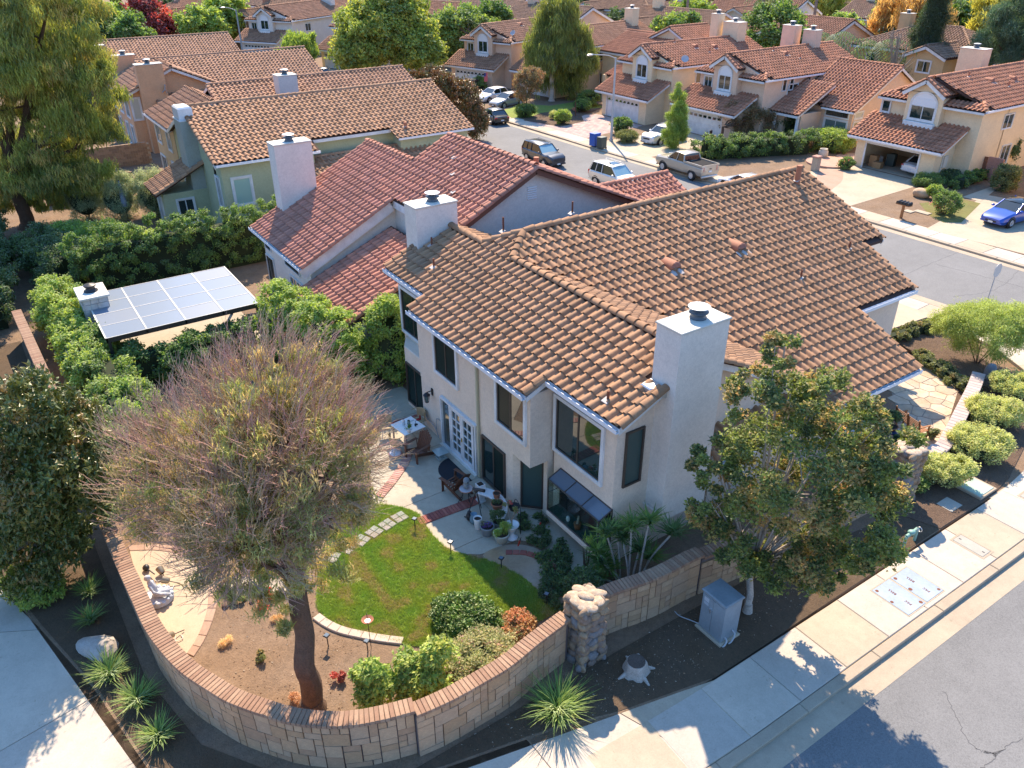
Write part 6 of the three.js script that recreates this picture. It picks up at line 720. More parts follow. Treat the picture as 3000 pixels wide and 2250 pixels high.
tree('weeping_bush', 'bright weeping shrub tree in front of the white house', [-119.4, 0, -42.6], [[-119.4, 2.6, -42.6, 2.6, 2.0, 2.6], [-118, 3.2, -43.5, 1.8, 1.5, 1.8]], 2200, SPRIG.farHang, G_.bright, { seed: 141, trunk: 0.2, size: 0.7 }); tree('red_tree', 'red and gold autumn tree at upper left', [-150, 0, -29.5], [[-150, 4.6, -29.5, 3.6, 3, 3.6], [-147.5, 3.4, -31.5, 2.8, 2.4, 2.8], [-150.5, 7, -29, 2.2, 2, 2.2]], 3600, SPRIG.far, G_.red, { seed: 142, trunk: 0.25, per: 12 });
tree('round_tree', 'dense dark green round tree left of the red autumn tree', [-142, 0, -17.5], [[-142, 4.5, -17.5, 3.6, 3.2, 3.6], [-143, 6.5, -19, 3, 2.4, 3]], 3200, SPRIG.far, [[0.08, 0.13, 0.02], [0.12, 0.18, 0.03], [0.05, 0.08, 0.016]], { seed: 143, trunk: 0.3 });
bush('bright round shrub left of the white house garage', [-130, -34], 2.2, 2.4, 1200, SPRIG.far, G_.bright, { seed: 144, size: 0.6 });
bush('dark hedge like shrub beside the tan house wall', [-66.5, -6], 1.2, 2.2, 900, SPRIG.mid, G_.hedge, { seed: 146 }); bush('dark climbing hedge behind the peach house', [-93.5, -9.5], 1.8, 4.2, 1800, SPRIG.mid, G_.hedge, { seed: 147, blobs: [[0, 1.4, 0, 1.8, 1.4, 1.8], [0, 3, 0, 1.8, 1.3, 1.8]] });


// ------------------------------------------------------------------ the far neighbourhood: roofs between trees
const farList = [[-146, -52, 30, 16, 11, M.stuccoBrown, 1], [-158, -40, 25, 18, 11, M.stuccoBeige, 1], [-168, -60, 25, 17, 11, M.stuccoCream, 0], [-176, -22, 10, 18, 12, M.stuccoWhite, 1], [-128, -70, 15, 16, 11, M.stuccoCream, 0], [-110, -82, 10, 16, 11, M.stuccoBeige, 0], [-92, -92, 4, 16, 11, M.stuccoCream, 0], [-74, -97, 0, 15, 11, M.stuccoBeige, 0], [-56, -99, -2, 16, 11, M.stuccoTan, 1], [-38, -99, -4, 16, 11, M.stuccoCream, 1], [-21, -98, -6, 15, 11, M.stuccoBeige, 0], [-142, -92, 20, 17, 11, M.stuccoWhite, 0], [-122, -108, 14, 17, 11, M.stuccoCream, 1], [-101, -120, 8, 17, 11, M.stuccoWhite, 0], [-81, -129, 4, 16, 11, M.stuccoCream, 0], [-62, -134, 0, 16, 11, M.stuccoBeige, 1], [-44, -133, -4, 16, 11, M.stuccoCream, 0], [-182, -84, 22, 18, 11, M.stuccoCream, 1], [-160, -112, 20, 17, 11, M.stuccoBeige, 0], [-136, -134, 14, 17, 11, M.stuccoCream, 0], [-112, -148, 10, 17, 11, M.stuccoWhite, 1], [-90, -160, 6, 16, 11, M.stuccoBeige, 0], [-70, -168, 2, 16, 11, M.stuccoCream, 0], [-200, -48, 20, 18, 11, M.stuccoCream, 0], [-206, -112, 24, 18, 11, M.stuccoBeige, 0], [-180, -140, 22, 17, 11, M.stuccoCream, 0], [-154, -162, 18, 17, 11, M.stuccoWhite, 0], [-128, -180, 12, 17, 11, M.stuccoCream, 0]];
const where = ['at the upper left beyond the red tree', 'behind the red autumn tree', 'at the top left beyond the brown walled house', 'at the far upper left edge', 'behind the black car house', 'behind the big yellow green tree', 'behind the dish roofed house', 'behind the weeping tree', 'behind the beige porch house', 'behind the open garage house, near the dead tree', 'at the right edge behind the cypresses', 'far off behind the white house', 'far off beyond the yellow green tree', 'far off with white gable, above the weeping tree', 'far off behind the palms', 'far off beside the cypress', 'far off at the upper right', 'in the last rows at the top left', 'in the last rows above the white house', 'in the last rows above the yellow green tree', 'in the last rows above the dark green tree', 'in the last rows above the palms', 'in the last rows above the cypress', 'in the farthest row at the top left corner', 'in the farthest row left of centre', 'in the farthest row above the white house', 'in the farthest row near the top centre', 'in the farthest row right of centre'];
const tone = ['small hip roofed house', 'brown tiled house'];
farList.forEach(([x, z, t, w, d, m, hip], i) => farHouse((hip ? 'hip roofed far house ' : 'gable roofed far house ') + where[i], x, z, t, w, d, { wall: m, hip, seed: 200 + i, gx: (i % 3 - 1) * w * 0.24, tile: [[0.38, 0.21, 0.12], [0.42, 0.2, 0.11], [0.36, 0.21, 0.13]][i % 3] }));
{ // trees standing between them, each its own
  const r = rng(404), kinds = [['round green tree', G_.hedge, SPRIG.far], ['bright leafy tree', G_.bright, SPRIG.far], ['yellow green loose tree', G_.yellow, SPRIG.farHang], ['dark green tree', G_.dark, SPRIG.far], ['olive coloured tree', G_.olive, SPRIG.far]];
  const protos = kinds.map(([k, pal, geo], i) => { const b = [[0, 3.6, 0, 2.7, 2.2, 2.7], [1.2, 4.8, 0.5, 2, 1.6, 2], [-1.1, 4.4, -0.6, 1.9, 1.6, 1.9]]; const t = tree('far_tree', k + ' among the far roofs', [0, 0, 0], b, 1000, geo, pal, { seed: 300 + i, trunk: 0.22, per: 12, size: 0.9, forkY: 2.2, group: 'trees among the far roofs' }); return t; });
  const spots = []; for (let n = 0; n < 3000 && spots.length < 105; n++) { const a = r(), depth = 105 + r() * r() * 150 + (r() < 0.3 ? 10 : 0), px = -0.75 + 1.5 * r(), dir = V(0, 0, -1).applyQuaternion(camera.quaternion); dir.y = 0; dir.normalize(); const side = V(-dir.z, 0, dir.x), x = dir.x * depth + side.x * px * depth, z = dir.z * depth + side.z * px * depth; if (z > -48 && x > -140) continue; if (z > -84 && x > -115) continue; if (farList.some(([hx, hz]) => Math.hypot(hx - x, hz - z) < 9.5) || spots.some(([sx, sz]) => Math.hypot(sx - x, sz - z) < 5.5)) continue; spots.push([x, z]); }
  spots.sort((a, b) => a[0] - b[0]);
  spots.forEach(([x, z], i) => { const k = Math.floor(r() * 5), s = 0.75 + r() * 0.75, near = where[farList.map(([hx, hz], j) => [Math.hypot(hx - x, hz - z), j]).sort((a, b) => a[0] - b[0])[0][1]], label = kinds[k][0] + ' among the roofs ' + near; if (!protos[k].used) { protos[k].used = 1; protos[k].position.set(x, 0, z); protos[k].scale.setScalar(s); protos[k].rotation.y = r() * 6; tag(protos[k], label, 'tree', kinds[k][0] + 's among the far roofs'); } else dup(protos[k], 'far_tree', label, [x, 0, z], r() * 6.28, kinds[k][0] + 's among the far roofs', s); });
}
// marked trees of the background
const cypress = (label, x, z, h, seed) => tree('cypress', label, [x, 0, z], [0, 1, 2, 3, 4, 5, 6].map((k) => [x, 1 + (k * h) / 7, z, 1.9 - k * 0.2, h / 9, 1.9 - k * 0.2]), 4200, SPRIG.needle, [[0.03, 0.055, 0.02], [0.045, 0.075, 0.025], [0.02, 0.035, 0.014]], { seed, trunk: 0.3, limbs: 1, size: 2.2, clump: 0.35, tall: 1.6 });
cypress('tall dark cypress left of the blue green pine at upper right', -54, -93, 17, 151); cypress('tall dark cypress at the top right corner', -34.5, -91, 18, 152);
tree('pine_tree', 'blue green pine between the two dark cypresses', [-43, 0, -93], [[-43, 9, -93, 4, 2.4, 4], [-45, 6.5, -92, 3, 1.8, 3], [-41, 7, -94, 3.2, 2, 3.2], [-43, 12, -93, 3, 2, 3], [-42, 4.5, -92, 2.6, 1.4, 2.6]], 3600, SPRIG.needle, [[0.045, 0.09, 0.05], [0.06, 0.11, 0.06], [0.03, 0.06, 0.035]], { seed: 153, trunk: 0.4, size: 2.4, forkY: 4, per: 12 });
tree('golden_tree', 'golden leaved tree behind the left dark cypress', [-64, 0, -106], [[-64, 7, -106, 4.5, 3.6, 4.5], [-66, 5, -105, 3, 2.6, 3]], 2600, SPRIG.farHang, [[0.3, 0.21, 0.07], [0.36, 0.25, 0.08], [0.22, 0.17, 0.05]], { seed: 154, trunk: 0.3 }); tree('yellow_tree', 'yellow green drooping tree between cypress and pine', [-51, 0, -104], [[-51, 8, -104, 3.6, 4, 3.6]], 2000, SPRIG.farHang, [[0.26, 0.26, 0.04], [0.3, 0.3, 0.05], [0.18, 0.2, 0.03]], { seed: 155, trunk: 0.3 });
{ // dead tree
  const t = thing('dead_tree', 'bare grey dead tree above the gap right of the beige porch house', 'tree', [-52, 0, -84.5]), bl = [[0, 6.5, 0, 2.2, 2.4, 2.2], [1.5, 5.0, 0.5, 2.4, 1.6, 2.2], [-0.6, 7.5, 0.4, 1.6, 1.8, 1.6]], [tr, br] = limbs([0, 0, 0], bl, 0.26, 66, { n: 5, fork: [0, 3, 0] }); mesh('trunk', tr, M.barkGrey, t); mesh('branches', br, M.barkGrey, t);
}
function palm(label, x, z, h, seed, s = 1) { // feather palm: each frond a part
  const t = thing('palm_tree', label, 'palm tree', [x, 0, z]); mesh('trunk', [tube([[0, 0, 0], [0.15, h * 0.5, 0.1], [0, h, 0]], 0.2, 8, 8)], M.barkGrey, t); const r = rng(seed), pm = [leafMat([0.12, 0.2, 0.05], 0.4), leafMat([0.18, 0.25, 0.07], 0.45)];
  for (let i = 0; i < 16; i++) { const a = i * 2.4, L = (2.6 + r()) * s, up = 1.0 - (i / 16) * 1.5, p = []; const at = (f) => V(Math.cos(a) * L * f, h + L * f * up * 0.6 - f * f * L * 0.75, Math.sin(a) * L * f); const sd = V(-Math.sin(a), 0, Math.cos(a)); for (let k = 1; k < 13; k++) { const c = at(k / 13), d = at((k + 0.9) / 13), w = 0.55 * s * Math.sin((k / 13) * 2.6 + 0.3); for (const q of [-1, 1]) { const e = d.clone().addScaledVector(sd, q * w).add(V(0, -w * 0.7, 0)), g = at((k + 0.45) / 13); p.push(c.x, c.y, c.z, g.x, g.y, g.z, e.x, e.y, e.z); } } const g = new THREE.BufferGeometry(); g.setAttribute('position', new THREE.Float32BufferAttribute(p, 3)); g.computeVertexNormals(); mesh('frond', g, pm[i % 2], t); }
  return t;
}
palm('bushy feather palm behind the beige porch house, left of the dead tree', -63, -88, 6.5, 161, 1.5); palm('second feather palm right behind the first, near the dead tree', -58, -90, 6, 162, 1.5); palm('slim palm behind the chimneys of the arched window house', -84, -100, 10, 163); palm('slim tall palm above the weeping tree', -97, -98, 10.5, 164); palm('slim palm at top centre right of the weeping tree', -78, -104, 11, 165); palm('small spiky palm right of the bushy palms', -57, -84, 4.2, 166, 0.7); palm('palm standing far left behind the willowy tree', -128, -8, 9, 167, 1.1);
tree('leafy_tree', 'large green tree behind the chimneys of the porch house', [-70, 0, -86], [[-70, 6, -86, 3.4, 3.4, 3.4], [-68, 4.5, -87, 2.8, 2.6, 2.8]], 2600, SPRIG.far, G_.hedge, { seed: 171, trunk: 0.3, size: 0.8 }); tree('leafy_tree', 'green tree behind the arched window house chimney', [-86, 0, -84], [[-86, 4.5, -84, 3, 2.6, 3], [-84, 5.5, -85, 2.4, 2.2, 2.4]], 2200, SPRIG.far, [...G_.hedge, ...G_.bright], { seed: 172, trunk: 0.3, size: 0.8 });
bush('bright green shrubs below the dead tree', [-49, -81], 2.2, 3, 1400, SPRIG.far, G_.bright, { seed: 173, size: 0.6 });


// ------------------------------------------------------------------ vehicles; local x forward
const wheelG = (() => ({ tyre: metric(new THREE.TorusGeometry(0.27, 0.095, 10, 24).scale(1, 1, 1.1)), rim: metric(mergeGeometries([...[0, 1, 2, 3, 4, 5].map((i) => new THREE.BoxGeometry(0.05, 0.42, 0.04).rotateZ((i * PI) / 6).toNonIndexed()), new THREE.CylinderGeometry(0.215, 0.215, 0.03, 20).rotateX(PI / 2).translate(0, 0, -0.02).toNonIndexed(), new THREE.TorusGeometry(0.2, 0.02, 6, 20).translate(0, 0, 0.02).toNonIndexed()].map((g) => { g.deleteAttribute('uv'); return g; }))) }))();
function car(name, label, category, p, ry, color, o = {}) {
  const t = thing(name, label, category, [p[0], o.y ?? -0.12, p[1]], ry), { L = 4.6, W = 1.82, belt = 0.95, top = 1.45, hood = 0.28, cowl = 0.95, nose = 0.62, deck = 0.9, roof0 = 0.1, roof1 = -1.2, rear = -1.9, clear = 0.24, wr = 0.34, wb = 2.7, bed = false } = o, pm = paint(color, o.metal ?? 0.25), h = L / 2;
  // body: sections along the length, each a rounded outline [half width, height] pairs
  const prof = o.prof ?? [[-h, 0.45, deck - 0.1, 0.82], [-h + 0.12, clear + 0.05, deck, 0.93], [-h + 0.6, clear, deck + 0.02, 0.98], [rear, clear, belt, 1], [-wb / 2, clear, belt, 1], [0, clear - 0.02, belt, 1], [cowl, clear, belt + 0.01, 1], [wb / 2, clear, belt - 0.05, 0.98], [h - 0.6, clear, nose + 0.22, 0.95], [h - 0.15, clear + 0.03, nose + 0.1, 0.86], [h, 0.38, nose - 0.02, 0.72]];
  const rings = prof.map(([x, y0, y1, w]) => { const q = (W / 2) * w, m = y0 + (y1 - y0) * 0.45; return [[x, y0, -q * 0.86], [x, m, -q], [x, y1 - 0.1, -q * 0.97], [x, y1, -q * 0.84], [x, y1 + 0.03, 0], [x, y1, q * 0.84], [x, y1 - 0.1, q * 0.97], [x, m, q], [x, y0, q * 0.86], [x, y0, 0]]; }), N = 10, ps = [];
  const quad = (a, b, c, d) => ps.push(...a, ...b, ...c, ...a, ...c, ...d); for (let i = 0; i < rings.length - 1; i++) for (let k = 0; k < N; k++) quad(rings[i][k], rings[i + 1][k], rings[i + 1][(k + 1) % N], rings[i][(k + 1) % N]);
  for (const [R, f] of [[rings[0], 1], [rings[rings.length - 1], -1]]) for (let k = 1; k < N - 1; k++) f > 0 ? ps.push(...R[0], ...R[k], ...R[k + 1]) : ps.push(...R[0], ...R[k + 1], ...R[k]);
  let bg = new THREE.BufferGeometry(); bg.setAttribute('position', new THREE.Float32BufferAttribute(ps, 3)); bg = toCreasedNormals(mergeVertices(bg), 0.5); const body = mesh('body', bg, pm, t);
  // cabin: dark glass with painted roof and pillars
  const c0 = o.c0 ?? rear + 0.1, c1 = cowl, q0 = W / 2 - 0.07, q1 = W / 2 - 0.24, B = [[c0, belt - 0.02, q0 * 0.96], [c1, belt - 0.02, q0 * 0.94], [roof0, top - 0.05, q1 * 0.97], [roof1, top - 0.05, q1]];
  const face = (a, b, c, d, m, n) => { const g = new THREE.BufferGeometry(); g.setAttribute('position', new THREE.Float32BufferAttribute([...a, ...b, ...c, ...a, ...c, ...d], 3)); g.computeVertexNormals(); return mesh(n, g, m, t); }, mir = (a) => [a[0], a[1], -a[2]];
  face(B[1], mir(B[1]), mir(B[2]), B[2], o.shade ? mat([0.25, 0.4, 0.45], 0.15) : M.carGlass, 'windscreen'); face(mir(B[0]), B[0], B[3], mir(B[3]), M.carGlass, 'rear_window'); face(B[0], B[1], B[2], B[3], M.carGlass, 'side_window'); face(mir(B[1]), mir(B[0]), mir(B[3]), mir(B[2]), M.carGlass, 'side_window');
  const roofPts = [[roof1 - 0.1, top - 0.07, q1], [roof1 + 0.05, top - 0.01, q1 - 0.02], [(roof0 + roof1) / 2, top + 0.02, q1 - 0.02], [roof0 - 0.05, top - 0.01, q1 - 0.03], [roof0 + 0.08, top - 0.08, q1]], rp = []; for (let i = 0; i < 4; i++) { const [a, b] = [roofPts[i], roofPts[i + 1]], cols = (r) => [[r[0], r[1] - 0.06, -r[2] - 0.03], [r[0], r[1], -r[2] + 0.06], [r[0], r[1] + 0.03, 0], [r[0], r[1], r[2] - 0.06], [r[0], r[1] - 0.06, r[2] + 0.03]], A = cols(a), C = cols(b); for (let k = 0; k < 4; k++) rp.push(...A[k], ...A[k + 1], ...C[k + 1], ...A[k], ...C[k + 1], ...C[k]); }
  let rg = new THREE.BufferGeometry(); rg.setAttribute('position', new THREE.Float32BufferAttribute(rp, 3)); rg = toCreasedNormals(mergeVertices(rg), 0.8); mesh('roof', rg, o.roofMat ?? pm, t);
  const pil = []; for (const s of [1, -1]) { const S = (a) => V(a[0], a[1], a[2] * s + 0.005 * s); pil.push(bar(S(B[1]), S(B[2]), 0.045, 0.04, 5), bar(S(B[0]), S(B[3]), 0.07, 0.06, 5), bar(V((c0 + c1) / 2 - 0.1, belt, (q0 + 0.0) * s), V((roof0 + roof1) / 2 + 0.1, top - 0.06, (q1 + 0.01) * s), 0.035, 0.03, 5)); if (o.suv) pil.push(bar(V(c0 + 0.75, belt, q0 * s), V(roof1 + 0.55, top - 0.06, (q1 + 0.01) * s), 0.035, 0.03, 5), bar(V(roof1, top + 0.06, (q1 - 0.05) * s), V(roof0 - 0.1, top + 0.05, (q1 - 0.05) * s), 0.02, 0.02, 5)); } mesh('pillars', pil, pm, t);
  for (const s of [1, -1]) {
    mesh('headlight', [cham(0.12, 0.13, 0.38, 0.03, h - 0.2, nose - 0.1, s * (W / 2 - 0.34), -s * 0.35)], M.lamp, t); mesh('tail_light', [cham(0.1, o.suv || bed ? 0.4 : 0.15, 0.26, 0.03, -h + 0.07, deck - (o.suv || bed ? 0.35 : 0.2), s * (W / 2 - 0.22), s * 0.3)], M.red, t);
    mesh('mirror', [rock(0.11, 0.08, 0.1, 3, c1 - 0.25, belt + 0.08, s * (W / 2 + 0.06))], pm, t);
    for (const x of [-wb / 2, wb / 2]) { const w = mesh('wheel', wheelG.tyre, M.rubber, t); w.position.set(x, wr, s * (W / 2 - 0.08)); w.scale.setScalar(wr / 0.36); if (s < 0) w.rotation.y = PI; const r = mesh('rim', wheelG.rim, M.rim, w); r.position.z = 0.06; mesh('wheel_arch', [new THREE.TorusGeometry(wr + 0.04, 0.05, 6, 16, PI).translate(x, wr, s * (W / 2 - 0.045)), cyl(wr + 0.02, wr + 0.02, 0.1, 0, 0, 0, 20).rotateX(PI / 2).translate(x, wr, s * (W / 2 - 0.12) - 0.05)], M.black, t); }
    mesh('door_handle', [box(0.18, 0.03, 0.02, 0.05, belt - 0.16, s * (W / 2 - 0.01))], pm, t);
  }
  mesh('bumper', [cham(0.14, 0.16, W * 0.78, 0.04, h - 0.07, 0.3, 0), cham(0.14, 0.16, W * 0.84, 0.04, -h + 0.06, 0.36, 0)], o.bumper ?? pm, t); mesh('grille', [box(0.04, 0.12, W * 0.4, h - 0.005, nose - 0.18, 0)], M.black, t); mesh('number_plate', [box(0.02, 0.12, 0.32, o.plateRear ? -h - 0.015 : h + 0.02, o.plateRear ? deck - 0.35 : 0.4, 0)], M.white, t);
  if (o.sunroof) mesh('sunroof', [box(0.7, 0.015, 0.8, roof0 - 0.55, top + 0.035, 0)], M.carGlass, t);
  return t;
}
const SUV = { L: 4.65, W: 1.86, belt: 1.08, top: 1.68, deck: 1.08, nose: 0.88, roof0: 0.2, roof1: -1.95, rear: -2.0, c0: -2.2, cowl: 0.95, clear: 0.3, wr: 0.37, suv: true };
car('dark_suv', 'dark blue black sport utility car with roof rails parked facing the silver one', 'car', [-55.6, -40.6], -0.05, [0.008, 0.014, 0.03], { ...SUV, shade: true }); car('silver_suv', 'silver sport utility car with sunroof parked in front of the pink roof', 'car', [-46.2, -40.7], 0.02, [0.62, 0.61, 0.58], { ...SUV, L: 4.8, belt: 1.15, top: 1.8, sunroof: true, shade: true });
car('white_sedan', 'white car at the kerb half hidden by the tan roof', 'car', [-39.6, -47.9], PI - 0.12, [0.75, 0.76, 0.78], {}); car('black_sedan', 'black sedan parked at the far kerb beside the rusty street tree', 'car', [-72.6, -46.3], PI - 0.12, [0.006, 0.007, 0.009], { plateRear: true });
car('white_hatchback', 'white hatchback on the driveway behind the grey one', 'car', [-82.6, -52.7], -PI / 2 + 0.2, [0.75, 0.75, 0.76], { belt: 0.98, top: 1.5, roof1: -1.4 }); car('grey_hatchback', 'grey hatchback on the driveway nearest the sapling', 'car', [-78.9, -52.3], -PI / 2 + 0.2, [0.25, 0.27, 0.29], { belt: 0.98, top: 1.5, roof1: -1.4 }); car('dark_car', 'dark car on the drive before the dish house garage', 'car', [-88.2, -52], -PI / 2 + 0.3, [0.03, 0.035, 0.03], SUV);
car('silver_crossover', 'silver crossover on the drive between conifer and lamp', 'car', [-55.3, -54.3], -PI / 2 + 0.1, [0.66, 0.67, 0.68], { ...SUV, top: 1.6, belt: 1.03, bumper: M.greyPot }); car('garage_sedan', 'white sedan with red tail lights inside the open garage', 'car', [-34.6, -64.2], PI / 2 - 0.12, [0.74, 0.75, 0.77], { y: 0.03, L: 4.8, plateRear: true }); car('blue_sedan', 'bright blue sedan on the drive at the right edge', 'car', [-24.3, -57], -PI / 2 - 0.06, [0.01, 0.06, 0.36], { y: 0.02, roofMat: M.carGlass });
car('black_coupe', 'black car parked in front of the arched window house at upper left', 'car', [-110.6, -42.8], PI - 0.35, [0.006, 0.007, 0.009], { plateRear: true }); car('white_wagon', 'white car mostly hidden under the big yellow green tree', 'car', [-104.8, -43.4], PI - 0.3, [0.75, 0.75, 0.76], SUV);
{ // pickup with open bed
  const t = car('pickup_truck', 'tan silver extended cab pickup truck parked at the far kerb', 'pickup truck', [-46.0, -48.05], PI - 0.06, [0.42, 0.37, 0.3], { L: 5.7, W: 1.98, belt: 1.25, top: 1.86, deck: 1.2, nose: 1.1, roof0: 0.55, roof1: -0.55, rear: -0.5, c0: -0.72, cowl: 1.25, clear: 0.42, wr: 0.4, wb: 3.5, bed: true, plateRear: true, bumper: M.metal, prof: [[-2.85, 0.6, 1.2, 0.97], [-2.8, 0.5, 1.22, 1], [-1.75, 0.5, 1.22, 1], [-0.75, 0.45, 1.22, 1], [-0.7, 0.42, 1.25, 1], [0.2, 0.42, 1.25, 1], [1.25, 0.42, 1.24, 1], [1.75, 0.45, 1.2, 0.99], [2.5, 0.5, 1.14, 0.97], [2.75, 0.5, 1.05, 0.93], [2.85, 0.55, 0.95, 0.85]] });
  mesh('truck_bed', [box(2.0, 0.02, 1.6, -1.78, 1.262, 0)], mat([0.008, 0.008, 0.009], 1), t); mesh('bed_rail', [box(0.06, 0.14, 1.86, -2.82, 1.29, 0), box(2.1, 0.14, 0.1, -1.78, 1.29, 0.88), box(2.1, 0.14, 0.1, -1.78, 1.29, -0.88)], t.children[0].material, t); mesh('tailgate_handle', [box(0.02, 0.06, 0.2, -2.87, 1.05, 0)], M.black, t);
}


// ------------------------------------------------------------------ street furniture
{ const t = thing('street_lamp', 'tall grey street lamp with a single arm across the street', 'street lamp', [-58.2, 0, -50.4]); mesh('pole', [new THREE.CylinderGeometry(0.07, 0.13, 7.4, 12).translate(0, 3.7, 0), cyl(0.2, 0.18, 0.25, 0, 0, 0, 12)], M.stone, t); mesh('arm', [tube([[0, 7.3, 0], [-0.3, 7.55, 0.5], [-0.8, 7.7, 1.9]], 0.04)], M.stone, t); mesh('lamp_head', [rock(0.17, 0.09, 0.36, 2, -0.9, 7.68, 2.2)], M.metal, t); }
{ const t = thing('street_lamp', 'blue grey street lamp pole in front of the white house garage', 'street lamp', [-128.5, 0, -37.5]); mesh('pole', [new THREE.CylinderGeometry(0.09, 0.16, 7.6, 10).translate(0, 3.8, 0)], M.cabinet, t); mesh('arm', [tube([[0, 7.5, 0], [-0.6, 7.8, 0.6], [-1.4, 7.9, 1.2]], 0.05)], M.cabinet, t); mesh('lamp_head', [rock(0.17, 0.09, 0.36, 2, -1.6, 7.88, 1.4)], M.metal, t); }
function bin(label, x, z, m, s) { const t = thing('wheelie_bin', label, 'bin', [x, 0, z], 0.1); mesh('body', [cham(0.6 * s, 0.95 * s, 0.68 * s, 0.05, 0, 0.08, 0)], m, t); mesh('lid', [cham(0.64 * s, 0.08, 0.74 * s, 0.03, 0, 1.0 * s, 0)], m, t); mesh('handle', [bar(V(-0.25 * s, 0.96 * s, -0.4 * s), V(0.25 * s, 0.96 * s, -0.4 * s), 0.02)], M.black, t); for (const q of [-1, 1]) mesh('wheel', [cyl(0.1, 0.1, 0.05, 0, 0, 0, 12).rotateZ(PI / 2).translate(q * 0.28 * s, 0.1, -0.32 * s)], M.rubber, t); }
bin('tall blue recycling bin at the far kerb', -57.4, -47.75, M.blueBin, 1.15); bin('smaller dark green bin beside the blue one', -56.3, -47.65, M.greyBin, 1.0);
{ const t = thing('mailbox_row', 'row of black mailboxes on one wooden post at the kerb', 'mailbox', [-28.9, 0, -51.7]); mesh('post', [slab(-0.07, 0.07, 0, 0.95, -0.07, 0.07)], M.bench, t); mesh('shelf', [slab(-0.5, 0.5, 0.92, 0.98, -0.2, 0.2)], M.bench, t); for (let i = 0; i < 4; i++) mesh('mailbox', [new THREE.CylinderGeometry(0.1, 0.1, 0.5, 10, 1, false, 0, PI).rotateZ(PI / 2).rotateY(PI / 2).translate(-0.36 + i * 0.24, 1.08, 0), slab(-0.46 + i * 0.24, -0.26 + i * 0.24, 0.98, 1.08, -0.25, 0.25)], M.black, t); }
{ const s = [0, 0], b = [-18.19,-44.29], t = thing('street_sign', 'back of a grey street sign on a post behind the olive shrub', 'sign', [-17.3, 0, -41.0]); mesh('post', [cyl(0.03, 0.03, 2.6, 0, 0, 0, 8)], M.stone, t); mesh('sign_plate', [new THREE.CylinderGeometry(0.38, 0.38, 0.012, 8).rotateZ(PI / 2).rotateX(0.39).translate(0.04, 2.35, 0)], mat([0.55, 0.58, 0.6], 0.4, null, { metalness: 0.5 }), t); }
{ // utility cabinet
  const t = thing('utility_cabinet', 'grey blue metal utility cabinet standing against the block wall', 'utility cabinet', [-9.98, 0, -13.62]); mesh('body', [cham(0.82, 1.32, 0.66, 0.015, 0, 0.08, 0)], M.cabinet, t); mesh('lid', [cham(0.9, 0.09, 0.74, 0.03, 0, 1.4, 0)], M.cabinetTop, t); mesh('plinth', [cham(0.96, 0.1, 0.8, 0.02, 0, -0.01, 0)], M.concrete, t); for (const q of [-1, 1]) mesh('door', [slab(q > 0 ? 0.006 : -0.38, q > 0 ? 0.38 : -0.006, 0.16, 1.34, 0.33, 0.345)], M.cabinet, t); mesh('handle', [slab(-0.1, -0.04, 0.85, 1.02, 0.345, 0.37), slab(-0.14, 0.0, 0.98, 1.0, 0.345, 0.375)], M.metal, t); mesh('notice', [slab(-0.33, -0.16, 1.14, 1.28, 0.346, 0.35)], mat([0.5, 0.52, 0.54], 0.5), t); mesh('notice', [slab(-0.33, -0.16, 1.02, 1.11, 0.346, 0.35)], mat([0.42, 0.46, 0.5], 0.5), t);
  mesh('conduit', [tube([[0.41, 0.35, -0.1], [0.52, 0.3, -0.1], [0.55, 0.1, 0.02], [0.5, -0.02, 0.1]], 0.025), tube([[0.41, 0.2, 0.16], [0.5, 0.18, 0.18], [0.52, 0.05, 0.26], [0.48, -0.03, 0.34]], 0.025)], M.stone, t); mesh('stray_cable', [tube([[-0.42, 0.1, 0.3], [-0.7, 0.03, 0.36], [-1.0, 0.03, 0.5], [-1.2, 0.02, 0.48]], 0.014)], M.stone, t);
}
{ const t = thing('tree_stump', 'grey sawn tree stump in the shaded dirt beside the stone pillar', 'tree stump', [-10.2, 0, -10.75]); let g = new THREE.CylinderGeometry(0.25, 0.36, 0.42, 20, 4).translate(0, 0.2, 0); const p = g.attributes.position; for (let i = 0; i < p.count; i++) { const a = Math.atan2(p.getZ(i), p.getX(i)), y = p.getY(i), k = 1 + Math.sin(a * 5) * 0.1 * (1.2 - y) + Math.sin(a * 11) * 0.05; p.setX(i, p.getX(i) * k); p.setZ(i, p.getZ(i) * k); } g.computeVertexNormals(); mesh('bark', [g, ...[0, 1, 2, 3].map((i) => bar(V(Math.cos(i * 1.7) * 0.2, 0.12, Math.sin(i * 1.7) * 0.2), V(Math.cos(i * 1.7) * 0.55, 0, Math.sin(i * 1.7) * 0.55), 0.09, 0.03))], M.barkPale, t); mesh('cut_face', [new THREE.CylinderGeometry(0.24, 0.24, 0.02, 20).translate(0, 0.412, 0)], mat([0.12, 0.09, 0.07], 1, T.bark), t); }
{ const b = [-19.04,1.13], t = mesh('boulder', lumpy(rock(0.62, 0.24, 0.36, 17, 0, 0.14, 0), 0.12, 9, 4), mat([0.42, 0.4, 0.37], 0.95, T.rock, { bump: 0.02 })); t.geometry = metric(t.geometry); t.position.set(b[0], 0, b[1]); t.rotation.y = 0.6; tag(t, 'pale grey boulder in the planting strip outside the curved wall', 'boulder'); }
{ const t = mesh('upright_stone', metric(rock(0.22, 0.5, 0.14, 19, 0, 0.45, 0)), mat([0.3, 0.32, 0.36], 0.95, T.rock)); t.position.set(-13.4, 0, -34.2); tag(t, 'upright grey stone at the far end of the low seat wall', 'boulder'); }
